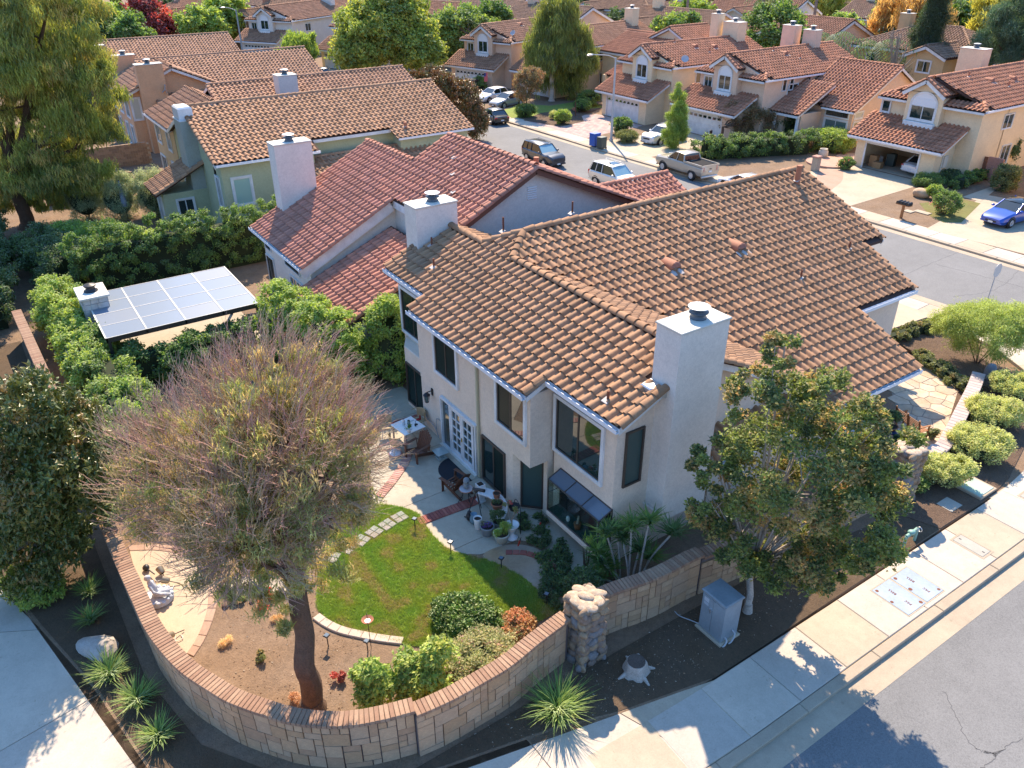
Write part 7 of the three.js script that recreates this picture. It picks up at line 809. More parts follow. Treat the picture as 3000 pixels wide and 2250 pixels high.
{ const b = [-31,-57.47], t = mesh('boulder', metric(rock(0.75, 0.42, 0.55, 23, 0, 0.3, 0)), mat([0.5, 0.38, 0.26], 0.95, T.rock)); t.position.set(b[0], 0, b[1]); tag(t, 'round tan boulder in the dry front lawn of the open garage house', 'boulder'); }
for (const [q, l] of [[[-28.74,-54.03], 'pale flat stone slab on the dry lawn behind the mailboxes'], [[-29.42,-53.45], 'small pale cover in the dry lawn beside the mailboxes']]) { const t = mesh('ground_cover_plate', [cham(l[5] === 'f' ? 1.1 : 0.6, 0.05, 0.55, 0.01)], M.concrete); t.position.set(q[0], 0.01, q[1]); tag(t, l, 'cover'); }
// covers in the pavement and bed
function cover(name, label, x, z, w, d, m, o = {}) { const t = thing(name, label, 'utility cover', [x, o.y ?? 0.005, z], o.ry ?? 0); mesh('frame', [...[[-1, 0], [1, 0]].map(([a]) => slab(a * (w / 2 + 0.03) - 0.03, a * (w / 2 + 0.03) + 0.03, -0.04, o.h ?? 0.006, -d / 2 - 0.06, d / 2 + 0.06)), ...[-1, 1].map((a) => slab(-w / 2, w / 2, -0.04, o.h ?? 0.006, a * (d / 2 + 0.03) - 0.03, a * (d / 2 + 0.03) + 0.03))], M.kerb, t); mesh('lid', [cham(w - 0.02, 0.05 + (o.h ?? 0), d - 0.02, 0.012, 0, -0.04 + 0.002, 0)], m, t); return t; }
cover('green_cover', 'pale green raised utility box lid in the mulch bed', -9.4, -26.05, 0.75, 0.9, M.greenCover, { h: 0.12, y: 0.0 }); cover('shaded_cover', 'pale concrete lid in leaf shade beside the green lid', -9.45, -24.45, 0.6, 0.7, M.greyCover, { y: 0.02 });
{ const t = cover('grey_cover', 'grey rectangular pull box lid set in the pavement', -7.88, -23.05, 1.0, 0.5, M.greyCover); mesh('lifting_slot', [slab(-0.42, -0.34, 0.0, 0.014, -0.02, 0.02)], M.black, t); mesh('lifting_slot', [slab(0.34, 0.42, 0.0, 0.014, -0.02, 0.02)], M.black, t); }
{ const t = cover('grey_cover', 'second grey pull box lid in the pavement near the green lid', -7.85, -27.2, 1.0, 0.5, M.greyCover); }
{ // two steel plates with raised letters
  const { FontLoader } = await import('three/addons/loaders/FontLoader.js'), { TextGeometry } = await import('three/addons/geometries/TextGeometry.js'), font = await new FontLoader().loadAsync('fonts/droid/droid_sans_bold.typeface.json'), r = rng(6);
  [[-19.99, 'pale blue steel vault plate lettered PAC BELL, farther of the two in the pavement'], [-19.06, 'pale blue steel vault plate lettered PAC BELL, nearer of the two in the pavement']].forEach(([z, l], k) => {
    const t = thing('vault_plate', l, 'utility cover', [-7.87, 0.006, z]); mesh('plate', [cham(1.2, 0.03, 0.86, 0.006, 0, -0.02, 0)], M.plate, t); mesh('frame', [slab(-0.64, -0.605, -0.04, 0.004, -0.46, 0.46), slab(0.605, 0.64, -0.04, 0.004, -0.46, 0.46), slab(-0.605, 0.605, -0.04, 0.004, -0.465, -0.435), slab(-0.605, 0.605, -0.04, 0.004, 0.435, 0.465)], M.concrete, t);
    [['PAC', 0.18], ['BELL', -0.42]].forEach(([w, x]) => { const g = new TextGeometry(w, { font, size: 0.085, depth: 0.006, curveSegments: 3 }); g.rotateX(-PI / 2); g.rotateY(PI); g.translate(w === 'PAC' ? 0.42 : -0.08, 0.008, -0.05); mesh('lettering', [g], M.rust, t); });
    [[-0.5, 0.32], [0.5, -0.34], [0.02, 0.36]].forEach(([x, zz]) => mesh('rust_stain', [cyl(0.05 + r() * 0.03, 0.05, 0.004, x, 0.0085, zz, 11)], M.rust, t));
  });
}
{ const b = [-9.17,-21.41], t = thing('water_valve', 'green painted backflow valve with a hand wheel in the shaded strip', 'water valve', [b[0] + 0.1, 0, b[1]]), g = mat([0.2, 0.36, 0.3], 0.5); mesh('pipe', [bar(V(0, 0, 0.25), V(0, 0.45, 0.25), 0.05), bar(V(0, 0.45, 0.25), V(0, 0.5, -0.35), 0.06), bar(V(0, 0.5, -0.35), V(0, 0, -0.35), 0.05), rock(0.11, 0.1, 0.13, 4, 0, 0.5, 0)], g, t); mesh('hand_wheel', [new THREE.TorusGeometry(0.08, 0.015, 6, 14).translate(0.12, 0.62, -0.2), bar(V(0, 0.5, -0.2), V(0.12, 0.62, -0.2), 0.012)], M.metal, t); }
{ const t = thing('flat_box_cover', 'small white domed ventilation cap on the seat wall end', 'cap', [0, 0, 0]); scene.remove(t); }
// ------------------------------------------------------------------ patio furniture
function adirondack(label, p, ry) { // wooden fan backed chair, facing +z
  const t = thing('adirondack_chair', label, 'chair', [p[0], 0.012, p[1]], ry); mesh('seat', [0, 1, 2, 3, 4].map((i) => box(0.56, 0.025, 0.085, 0, 0.36 - i * 0.035, 0.24 - i * 0.095, 0, 0.35)), M.teak, t);
  const fan = [-0.24, -0.16, -0.08, 0, 0.08, 0.16, 0.24]; fan.forEach((x, i) => mesh('back_slat', [cham(0.072, 0.86 - Math.abs(x) * 0.7, 0.022, 0.008, x, 0.2, -0.22, 0, -0.42, -x * 0.3)], M.teak, t)); mesh('back_rail', [box(0.6, 0.06, 0.03, 0, 0.5, -0.38), box(0.54, 0.06, 0.03, 0, 0.3, -0.28)], M.teak, t);
  for (const s of [-1, 1]) { mesh('armrest', [cham(0.13, 0.028, 0.72, 0.012, s * 0.36, 0.56, 0.02)], M.teak, t); mesh('front_leg', [slab(s * 0.31 - 0.045, s * 0.31 + 0.045, 0, 0.56, 0.28, 0.31)], M.teak, t); mesh('rear_leg', [beam(V(s * 0.27, 0.36, 0.32), V(s * 0.27, 0.03, -0.62), 0.03, 0.12)], M.teak, t); mesh('arm_post', [beam(V(s * 0.33, 0.3, -0.3), V(s * 0.36, 0.56, -0.32), 0.03, 0.06)], M.teak, t); }
  return t;
}
adirondack('dark wooden fan backed garden chair beside the dining table', [-22.3, -10.6], 0.25); adirondack('dark wooden fan backed garden chair beside the round door mat', [-19.75, -10.75], -1.35);
{ const t = thing('cushion', 'pink and white round cushion on the ground beside the fan backed chair', 'cushion', [-22.95, 0.012, -10.0]); mesh('pad', [lathe([[0, 0], [0.2, 0.01], [0.24, 0.07], [0.2, 0.13], [0, 0.15]], 18)], mat([0.72, 0.66, 0.64], 0.9), t); mesh('rim', [new THREE.TorusGeometry(0.22, 0.045, 8, 20).rotateX(PI / 2).translate(0, 0.045, 0)], mat([0.5, 0.22, 0.2], 0.9), t); }
{ const t = thing('patio_table', 'white square patio table set with cups and a flask', 'table', [-23.45, 0.012, -10.85], 0.12); mesh('tabletop', [cham(1.0, 0.035, 0.95, 0.01, 0, 0.71, 0)], M.glaze, t); for (const a of [-1, 1]) for (const b of [-1, 1]) mesh('leg', [beam(V(a * 0.44, 0, b * 0.41), V(a * 0.44, 0.71, b * 0.41), 0.055, 0.055)], mat([0.4, 0.3, 0.24], 0.6), t); mesh('apron', [slab(-0.44, 0.44, 0.64, 0.71, 0.39, 0.42), slab(-0.44, 0.44, 0.64, 0.71, -0.42, -0.39)], mat([0.4, 0.3, 0.24], 0.6), t);
  const on = (name, label, cat, x, z, gs, m) => { const o = mesh(name, gs, m); o.position.set(-23.45 + x, 0.757, -10.85 + z); tag(o, label, cat); return o; };
  on('flask', 'tall black capped flask on the white patio table', 'flask', -0.12, 0.12, [lathe([[0, 0], [0.05, 0], [0.05, 0.2], [0.035, 0.24], [0, 0.24]], 14)], M.metal); on('jug', 'clear glass jug on the white patio table', 'jug', -0.02, -0.05, [lathe([[0.05, 0], [0.07, 0.06], [0.05, 0.2], [0.045, 0.2], [0.06, 0.06], [0.04, 0.005], [0, 0.005]], 14)], M.glassLight); on('plate', 'white plate on the patio table nearest the house', 'plate', 0.22, 0.1, [lathe([[0, 0.005], [0.08, 0.005], [0.13, 0.02], [0.13, 0.025], [0.08, 0.012], [0, 0.012]], 18)], M.glaze); on('cup', 'dark cup on the patio table edge', 'cup', 0.2, -0.22, [lathe([[0.02, 0], [0.035, 0.0], [0.04, 0.09], [0.034, 0.09], [0.03, 0.01], [0, 0.01]], 12)], M.black); on('napkin', 'folded white napkins at the far corner of the patio table', 'napkin', -0.3, -0.25, [cham(0.24, 0.05, 0.2, 0.01)], M.white); on('wire_holder', 'small black wire holder on the patio table', 'holder', 0.12, -0.3, [tube([[0, 0, 0], [0, 0.14, 0.04], [0.03, 0.2, 0], [0, 0.14, -0.04]], 0.008), cyl(0.06, 0.06, 0.01, 0, 0, 0, 12)], M.iron);
  { const p = thing('potted_herb', 'small white pot of herbs on the table corner', 'potted plant', [-23.0, 0.757, -10.65]); mesh('pot', [lathe([[0, 0], [0.07, 0], [0.09, 0.16], [0.08, 0.16], [0.07, 0.13], [0, 0.13]], 14)], M.glaze, p); foliage(p, 'leaves', [[0, 0.22, 0, 0.09, 0.08, 0.09]], 40, SPRIG.small, G_.hedge, { size: 0.5 }); }
}
function wickerChair(label, p, ry) { const t = thing('patio_chair', label, 'chair', [p[0], 0.012, p[1]], ry), tan = mat([0.42, 0.32, 0.18], 0.8, T.fine); const back = new THREE.CylinderGeometry(0.3, 0.27, 0.36, 14, 1, true, PI * 0.62, PI * 0.76); mesh('backrest', [back.translate(0, 0.66, 0.02), new THREE.TorusGeometry(0.3, 0.018, 6, 16, PI * 0.76).rotateX(PI / 2).rotateY(PI * 0.12 + PI).translate(0, 0.84, 0.02)], tan, t); mesh('seat', [cham(0.46, 0.05, 0.46, 0.02, 0, 0.42, 0.02)], tan, t); for (const a of [-1, 1]) for (const b of [-1, 1]) mesh('leg', [bar(V(a * 0.19, 0.43, b * 0.19), V(a * 0.24, 0, b * 0.25), 0.015)], mat([0.5, 0.48, 0.44], 0.5), t); return t; }
wickerChair('tan wicker chair at the near side of the patio table', [-23.0, -10.1], PI); wickerChair('tan wicker chair at the left side of the patio table', [-24.3, -10.3], PI / 2 - 0.2); wickerChair('tan wicker chair behind the patio table, red cloth on its seat', [-24.0, -11.6], 0.1);
{ const t = mesh('red_cloth', [cham(0.14, 0.04, 0.25, 0.015), cham(0.06, 0.2, 0.05, 0.015, 0.04, 0.0, -0.12)], mat([0.3, 0.02, 0.015], 0.9)); t.position.set(-23.98, 0.485, -11.5); tag(t, 'dark red cloth on the seat of the rear wicker chair', 'cloth'); }
{ const t = thing('side_table', 'low white three legged plant stand in the leaf shade left of the patio table', 'stand', [-25.0, 0.012, -9.2]); mesh('top', [cyl(0.26, 0.26, 0.03, 0, 0.45, 0, 20)], mat([0.5, 0.44, 0.3], 0.7), t); for (let i = 0; i < 3; i++) mesh('leg', [bar(V(0.05, 0.45, 0), V(0.25 * Math.cos(i * 2.1), 0, 0.25 * Math.sin(i * 2.1)), 0.018)], mat([0.4, 0.3, 0.2], 0.7), t); }
{ const t = thing('door_mat', 'dark half round door mat in front of the french doors', 'mat', [-20.75, 0.013, -11.55]); mesh('mat', [prism([...Array(17)].map((_, i) => [Math.cos((i / 16) * PI) * 0.85, Math.sin((i / 16) * PI) * 0.8]), 0, 0.02, 0.006)], mat([0.018, 0.02, 0.026], 1), t); }
{ const b = [-21.79,-11.33], t = thing('stone_lantern', 'small grey green stone lantern house beside the french doors', 'garden ornament', [b[0], 0.012, b[1]]), m = mat([0.36, 0.42, 0.4], 0.9, T.fine); mesh('base', [cham(0.36, 0.07, 0.36, 0.015)], m, t); mesh('posts', [-1, 1].flatMap((a) => [-1, 1].map((c) => slab(a * 0.1 - 0.025, a * 0.1 + 0.025, 0.07, 0.3, c * 0.1 - 0.025, c * 0.1 + 0.025))), m, t); mesh('roof', [new THREE.ConeGeometry(0.36, 0.18, 4).rotateY(PI / 4).translate(0, 0.39, 0)], m, t); mesh('core', [slab(-0.07, 0.07, 0.07, 0.3, -0.07, 0.07)], m, t); }
{ // mosaic table with its stone figure
  const b = [-18.95, -10.75], t = thing('mosaic_table', 'round mosaic topped iron side table', 'table', [b[0], 0.012, b[1]]); mesh('tabletop', [lathe([[0, 0.02], [0.2, 0.02], [0.25, 0.018], [0.25, 0], [0, 0]], 24, 0, 0.58, 0)], mat([0.55, 0.52, 0.52], 0.5, T.fine), t); mesh('rim', [new THREE.TorusGeometry(0.245, 0.014, 6, 28).rotateX(PI / 2).translate(0, 0.59, 0)], M.terracotta, t); for (let i = 0; i < 3; i++) { const a = i * 2.09; mesh('leg', [tube([[0.2 * Math.cos(a), 0.58, 0.2 * Math.sin(a)], [0.12 * Math.cos(a), 0.35, 0.12 * Math.sin(a)], [0.24 * Math.cos(a), 0.12, 0.24 * Math.sin(a)], [0.3 * Math.cos(a), 0.0, 0.3 * Math.sin(a)]], 0.012), new THREE.TorusGeometry(0.06, 0.009, 5, 14).rotateY(-a).translate(0.2 * Math.cos(a), 0.18, 0.2 * Math.sin(a))], M.iron, t); }
  const s = thing('stone_bird', 'blue grey stone bird ornament standing on the mosaic table', 'garden ornament', [b[0], 0.612, b[1]]); mesh('body', [rock(0.1, 0.16, 0.11, 6, 0, 0.12, 0), rock(0.11, 0.13, 0.12, 9, 0.0, 0.32, 0.0)], M.greyPot, s); mesh('beak', [new THREE.ConeGeometry(0.03, 0.09, 6).rotateZ(-PI / 2).translate(0.13, 0.31, 0)], M.rubber, s);
  const c = mesh('orange_cup', [lathe([[0.03, 0], [0.04, 0.1], [0.034, 0.1], [0.02, 0.01]], 10)], M.terracotta); c.position.set(b[0] - 0.17, 0.612, b[1]); tag(c, 'small orange cup beside the stone bird on the mosaic table', 'cup');
}
{ // curved pot shelf
  const t = thing('plant_bench', 'curved white plant bench on pale block legs under the slider window', 'bench', [-18.0, 0.012, -11.2]); const arc = spline([[-0.85, 0.05], [-0.2, -0.25], [0.45, -0.1], [0.85, 0.3]], 12); mesh('top', [prism(strip(arc, -0.2, 0.2), 0.42, 0.48, 0.015)], M.glaze, t); mesh('leg', [cham(0.22, 0.42, 0.2, 0.02, -0.72, 0, 0.02), cham(0.28, 0.1, 0.26, 0.02, -0.72, 0, 0.02)], M.white, t); mesh('leg', [cham(0.22, 0.42, 0.2, 0.02, 0.68, 0, 0.18)], M.white, t);
}
function pot(label, x, y, z, r, h, m, o = {}) { const t = thing(o.name ?? 'plant_pot', label, 'plant pot', [x, y, z]); mesh('pot', o.square ? [cham(r * 2, h, r * 2, 0.01)] : [lathe([[0, 0], [r * 0.72, 0], [r * 0.95, h * 0.85], [r * 1.05, h * 0.88], [r * 1.05, h], [r * 0.92, h], [r * 0.88, h * 0.86], [0, h * 0.84]], 20)], m, t); mesh('soil', [o.square ? slab(-r * 0.8, r * 0.8, h, h + 0.004, -r * 0.8, r * 0.8) : cyl(r * 0.88, r * 0.88, 0.01, 0, h * 0.86, 0, 16)], M.soil, t); if (o.leaf) foliage(t, 'leaves', [[0, h + o.leaf[1] * 0.8, 0, o.leaf[0], o.leaf[1], o.leaf[0]]], o.leaf[2], o.leaf[3] ?? SPRIG.small, o.pal ?? G_.hedge, { size: o.ls ?? 0.8 }); return t; }
pot('square white pot on the left end of the curved plant bench', -18.75, 0.5, -11.2, 0.13, 0.24, M.glaze, { square: true }); pot('small terracotta pot on the curved plant bench', -18.05, 0.5, -11.42, 0.13, 0.2, M.terracotta); pot('wide terracotta bowl of succulents on the right end of the curved plant bench', -17.6, 0.5, -11.15, 0.21, 0.2, M.terracotta, { leaf: [0.16, 0.05, 60, SPRIG.small], pal: G_.dark, ls: 0.5 });
pot('tall white ribbed planter standing on the patio', [-17.55,-10.34][0], 0.012, [-17.55,-10.34][1], 0.14, 0.45, M.glaze); pot('grey bowl planter with purple and white ornaments on the patio', [-17.13,-10.45][0], 0.012, [-17.13,-10.45][1], 0.23, 0.36, M.greyPot, { leaf: [0.18, 0.06, 60], pal: [[0.12, 0.06, 0.28], [0.06, 0.08, 0.03], [0.3, 0.3, 0.32]], ls: 0.6 }); pot('pale green bowl planter with trailing fern at the front of the patio pots', [-16.59,-10.65][0], 0.012, [-16.59,-10.65][1], 0.26, 0.34, mat([0.5, 0.5, 0.42], 0.5), { leaf: [0.24, 0.24, 140, SPRIG.fine], pal: G_.bright });
pot('dark leafy potted plant behind the trailing fern pot', [-17.16,-10.91][0], 0.012, [-17.16,-10.91][1], 0.2, 0.32, M.greyPot, { leaf: [0.26, 0.25, 160, SPRIG.small], pal: G_.dark });
{ const b = [-16.53,-11.02], t = thing('urn_planter', 'white pedestal urn with a small desert rose plant near the wall', 'plant pot', [b[0], 0.012, b[1]]); mesh('urn', [lathe([[0, 0], [0.2, 0], [0.2, 0.05], [0.09, 0.12], [0.08, 0.26], [0.12, 0.32], [0.22, 0.5], [0.25, 0.56], [0.22, 0.56], [0.18, 0.5], [0, 0.48]], 22)], M.glaze, t); mesh('stem', [tube([[0, 0.48, 0], [0.04, 0.8, 0.02], [0.2, 1.2, 0]], 0.025), tube([[0, 0.6, 0], [-0.15, 0.9, 0.03], [-0.22, 1.2, 0]], 0.018)], M.barkGrey, t); foliage(t, 'leaves', [[0.2, 1.22, 0, 0.12, 0.08, 0.12], [-0.22, 1.22, 0, 0.12, 0.08, 0.12]], 40, SPRIG.small, [[0.12, 0.14, 0.04], [0.3, 0.06, 0.06]], { size: 0.6 }); }
{ const b = [-16.52,-11.35], t = thing('shepherd_hook', 'black iron hook with a hanging basket frame by the ivy bed', 'plant hook', [b[0], 0, b[1]]); mesh('rod', [tube([[0, 0, 0], [0, 0.9, 0], [-0.06, 1.2, 0.0], [-0.28, 1.28, 0], [-0.36, 1.1, 0]], 0.012, 20)], M.iron, t); mesh('basket', [lathe([[0.02, 0], [0.14, 0.06], [0.2, 0.2], [0.19, 0.2], [0.13, 0.07], [0, 0.01]], 14, -0.36, 0.75, 0), bar(V(-0.36, 1.1, 0), V(-0.5, 0.95, 0), 0.005), bar(V(-0.36, 1.1, 0), V(-0.22, 0.95, 0), 0.005)], M.iron, t); }
{ const b = [-18.25,-10.74], t = thing('telescope_stand', 'black tripod with a small spotting scope beside the plant bench', 'tripod', [b[0], 0.012, b[1]]); for (let i = 0; i < 3; i++) mesh('leg', [bar(V(0, 0.95, 0), V(0.3 * Math.cos(i * 2.1), 0, 0.3 * Math.sin(i * 2.1)), 0.018, 0.014)], M.black, t); mesh('scope', [bar(V(-0.12, 0.98, 0.05), V(0.35, 1.12, -0.1), 0.05, 0.06, 10), rock(0.09, 0.08, 0.08, 3, 0, 0.97, 0)], M.black, t); }
{ const b = [-18.09,-10.32], t = thing('black_ornament', 'small black animal ornament on the patio joint', 'garden ornament', [b[0], 0.012, b[1]]); mesh('body', [rock(0.1, 0.16, 0.09, 31, 0, 0.14, 0), rock(0.07, 0.08, 0.07, 32, 0.03, 0.33, 0), bar(V(-0.06, 0.05, 0), V(-0.22, 0.02, 0.05), 0.02)], M.black, t); }
{ const b = [-17.89,-10.4], t = mesh('blue_jar', [lathe([[0, 0], [0.12, 0], [0.15, 0.15], [0.1, 0.32], [0.12, 0.36], [0.1, 0.36], [0.08, 0.3], [0, 0.28]], 18)], mat([0.14, 0.24, 0.3], 0.4)); t.position.set(b[0], 0.012, b[1]); tag(t, 'blue grey glazed jar behind the tall white planter', 'jar'); }
for (const [q, l, ry] of [[[-16.04,-10.93], 'red hand tool standing at the edge of the ivy bed', 0], [[-16.35,-11.93], 'red handled pruning shears in the ivy by the wall', 1]]) { const t = thing('garden_tool', l, 'garden tool', [q[0], 0.05, q[1]], ry); mesh('handle', [bar(V(0, 0.02, 0), V(0.1, 0.3, 0), 0.025)], mat([0.5, 0.03, 0.01], 0.5), t); mesh('blade', [bar(V(0.1, 0.3, 0), V(0.18, 0.5, 0), 0.015, 0.006)], M.iron, t); }
{ const t = thing('bird_bath', 'dim pot and ornaments standing inside the kitchen garden window', 'ornament', [-15.0, 0.78, -12.5]); mesh('pot', [lathe([[0, 0], [0.1, 0], [0.13, 0.2], [0.11, 0.2], [0, 0.18]], 14)], M.terracotta, t); mesh('stem', [bar(V(0, 0.15, 0), V(0.04, 0.5, 0), 0.05, 0.03)], M.barkPale, t); mesh('figure', [rock(0.08, 0.12, 0.06, 8, -0.45, 0.12, 0.05)], M.glaze, t); }
// solar path lights
[[[-18.72,-8.61], 'first, at the lawn corner nearest the brick band'], [[-17.06,-9.02], 'second, where sun meets shade at the patio edge'], [[-15.53,-9.95], 'third, in the shade along the stained path'], [[-13.51,-10.21], 'fourth, at the far end of the stained path by the wall'], [[-14.85,-5.1], 'beside the bird feeder pole'], [[-15.65,-4.27], 'in the dirt right of the bare tree trunk']].forEach(([p, l]) => { const t = thing('path_light', 'black solar path light, ' + l, 'path light', [p[0], 0, p[1]], 0.5, 'solar path lights'); mesh('stake', [bar(V(0, 0, 0), V(0, 0.42, 0), 0.016)], M.black, t); mesh('head', [cham(0.15, 0.05, 0.15, 0.012, 0, 0.4, 0)], M.black, t); mesh('solar_panel', [box(0.11, 0.004, 0.11, 0, 0.453, 0)], mat([0.12, 0.16, 0.2], 0.1), t); });
{ const b = [-14.92,-5.23], t = thing('bird_feeder', 'rust red dish bird feeder on a thin iron pole at the lawn edge', 'bird feeder', [b[0], 0, b[1]]); mesh('pole', [bar(V(0, 0, 0), V(0, 1.35, 0), 0.01)], M.iron, t); mesh('dish', [lathe([[0, 1.02], [0.1, 1.03], [0.17, 1.1], [0.165, 1.115], [0.09, 1.05], [0, 1.04]], 20)], M.terracotta, t); mesh('seed', [cyl(0.08, 0.08, 0.02, 0, 1.045, 0, 12)], M.glaze, t); }
// garden statue on the round patio: seated figure leaning back on a fluted round base
{
  const { MarchingCubes } = await import('three/addons/objects/MarchingCubes.js'), st = mat([0.55, 0.57, 0.6], 0.9, T.fine), b = [-20.14,-0.79], t = thing('garden_statue', 'pale stone garden statue of a seated figure on a round fluted base', 'statue', [b[0], 0.012, b[1]], 0.9);
  mesh('base', [lathe([[0, 0], [0.4, 0], [0.42, 0.06], [0.38, 0.1], [0.4, 0.16], [0.36, 0.19], [0, 0.2]], 26), ...[...Array(16)].map((_, i) => rock(0.07, 0.05, 0.06, i + 3, 0.37 * Math.cos((i * PI) / 8), 0.17, 0.37 * Math.sin((i * PI) / 8)))], st, t);
  // joints: [from, to, radius from, radius to]
  const J = [[[-0.02, 0.2, 0], [-0.1, 0.48, 0], 0.105, 0.085], [[-0.1, 0.48, 0], [-0.15, 0.66, 0], 0.11, 0.075], [[-0.15, 0.66, 0], [-0.17, 0.76, 0], 0.045, 0.042], [[-0.17, 0.83, 0], [-0.16, 0.86, 0.0], 0.085, 0.08], [[-0.13, 0.62, 0.1], [0.0, 0.45, 0.17], 0.042, 0.034], [[0.0, 0.45, 0.17], [0.14, 0.36, 0.12], 0.034, 0.026], [[-0.13, 0.62, -0.1], [-0.16, 0.42, -0.19], 0.042, 0.034], [[-0.16, 0.42, -0.19], [-0.12, 0.24, -0.24], 0.034, 0.026], [[0.0, 0.24, 0.06], [0.28, 0.33, 0.1], 0.085, 0.062], [[0.28, 0.33, 0.1], [0.34, 0.2, -0.05], 0.056, 0.038], [[0.0, 0.24, -0.06], [0.24, 0.25, -0.14], 0.085, 0.062], [[0.24, 0.25, -0.14], [0.12, 0.22, -0.28], 0.055, 0.036], [[-0.21, 0.86, 0], [-0.24, 0.8, 0], 0.06, 0.05]], n = 64, mc = new MarchingCubes(n, st, false, false, 90000); mc.isolation = 0;
  const S = 0.5, a = V(), q = V(), w = V(); for (let k = 0; k < n; k++) for (let j = 0; j < n; j++) for (let i = 0; i < n; i++) { q.set(((i - n / 2) / (n / 2)) * S, ((j - n / 2) / (n / 2)) * S + 0.5, ((k - n / 2) / (n / 2)) * S); let d = 9; for (const [A, B, r0, r1] of J) { a.set(...A); w.set(B[0] - A[0], B[1] - A[1], B[2] - A[2]); const h = Math.max(0, Math.min(1, q.clone().sub(a).dot(w) / w.lengthSq())), e = q.distanceTo(a.clone().addScaledVector(w, h)) - (r0 + (r1 - r0) * h), f = Math.max(0, 0.035 - Math.abs(d - e)) / 0.035; d = Math.min(d, e) - f * f * 0.009; } mc.field[i + j * n + k * n * n] = -d; }
  mc.update(); const g = new THREE.BufferGeometry(); g.setAttribute('position', new THREE.BufferAttribute(mc.positionArray.slice(0, mc.count * 3), 3)); g.setAttribute('normal', new THREE.BufferAttribute(mc.normalArray.slice(0, mc.count * 3), 3)); g.scale(S, S, S); g.translate(0, 0.5, 0); mesh('figure', metric(g), st, t);
}
function floodPot(label, p, ry) { const t = thing('flood_light', label, 'garden light', [p[0], 0.03, p[1]], ry), bz = mat([0.3, 0.24, 0.16], 0.4, null, { metalness: 0.5 }); mesh('shade', [lathe([[0.05, 0], [0.09, 0.02], [0.12, 0.22], [0.115, 0.22], [0.08, 0.03], [0, 0.02]], 14).rotateZ(1.2).translate(0, 0.12, 0)], bz, t); mesh('stake', [bar(V(0, 0.1, 0), V(0.3, 0.03, 0.05), 0.015)], M.iron, t); mesh('cord', [tube([[0, 0.05, 0.05], [-0.1, 0.02, 0.18], [0.08, 0.02, 0.26], [0.14, 0.02, 0.1]], 0.012)], M.cream, t); }
floodPot('bronze garden light lying behind the statue, long black stake', [-21.08,-1.12], 0.2); floodPot('bronze garden light lying just right of the statue', [-20.62,-1.22], 1.1); floodPot('bronze garden light with coiled cord near the curved wall', [-18.38,-0.8], 2.0); { const t = thing('black_tool', 'black digging tool leaning on the wall behind the statue', 'garden tool', [...[-21.66,-0.75]].length ? [[-21.66,-0.75][0], 0.02, [-21.66,-0.75][1]] : [0, 0, 0]); mesh('handle', [bar(V(0, 0.1, 0), V(0.5, 0.15, -0.15), 0.02)], M.black, t); mesh('head', [rock(0.12, 0.1, 0.1, 12, 0, 0.12, 0)], M.black, t); }
const blMRock = [mat([0.3, 0.2, 0.13], 0.95, T.rock), mat([0.24, 0.16, 0.11], 0.95, T.rock)];
// small plants and stones of the dirt bed
[[[-16.23,-2.55], 'small brown stemmed succulent in the middle of the dirt bed', G_.olive], [[-14.45,-4.09], 'dark red rosette plant in the dirt right of the bare trunk', G_.red], [[-18.43,-3.52], 'red flowering plant at the top of the dirt bed', [[0.4, 0.03, 0.02], [0.1, 0.14, 0.04]]], [[-18,-3.28], 'second red flowering plant just below the first', [[0.4, 0.05, 0.03], [0.1, 0.1, 0.04]]], [[-18.64,-2.66], 'tiny yellow green plant at the upper left of the dirt bed', G_.bright], [[-17.38,-3.43], 'dry tan tuft left of the bare trunk', [[0.34, 0.25, 0.13]]], [[-17.38,-1.92], 'pale dry tuft at the left of the dirt bed', [[0.42, 0.34, 0.2]]], [[-14.37,-2.9], 'dry brown tuft at the foot of the bare trunk', [[0.3, 0.18, 0.1]]]].forEach(([p, l, pal], i) => { const t = thing('bedding_plant', l, 'plant', [p[0], 0, p[1]]); mesh('stem', [bar(V(0, 0, 0), V(0, 0.12, 0), 0.015)], M.bark, t); foliage(t, 'leaves', [[0, 0.14, 0, 0.15, 0.1, 0.15]], 70, i > 4 ? SPRIG.fine : SPRIG.small, pal, { size: 0.7, seed: i + 500 }); });
[[[-18.87,-2.54], 0.16], [[-18.78,-2.34], 0.12], [[-18.76,-2.92], 0.12], [[-18.5,-3.03], 0.09]].forEach(([p, s], i) => { const o = mesh('edging_rock', metric(rock(s, s * 0.6, s * 0.8, 40 + i, 0, s * 0.4, 0)), blMRock[i % 2]); o.position.set(p[0], 0, p[1]); tag(o, ['largest brown rock along the pale garden path', 'brown rock next left of the largest by the pale path', 'brown rock next right of the largest by the pale path', 'smallest brown rock at the right by the pale path'][i], 'rock', 'rocks along the pale path'); });
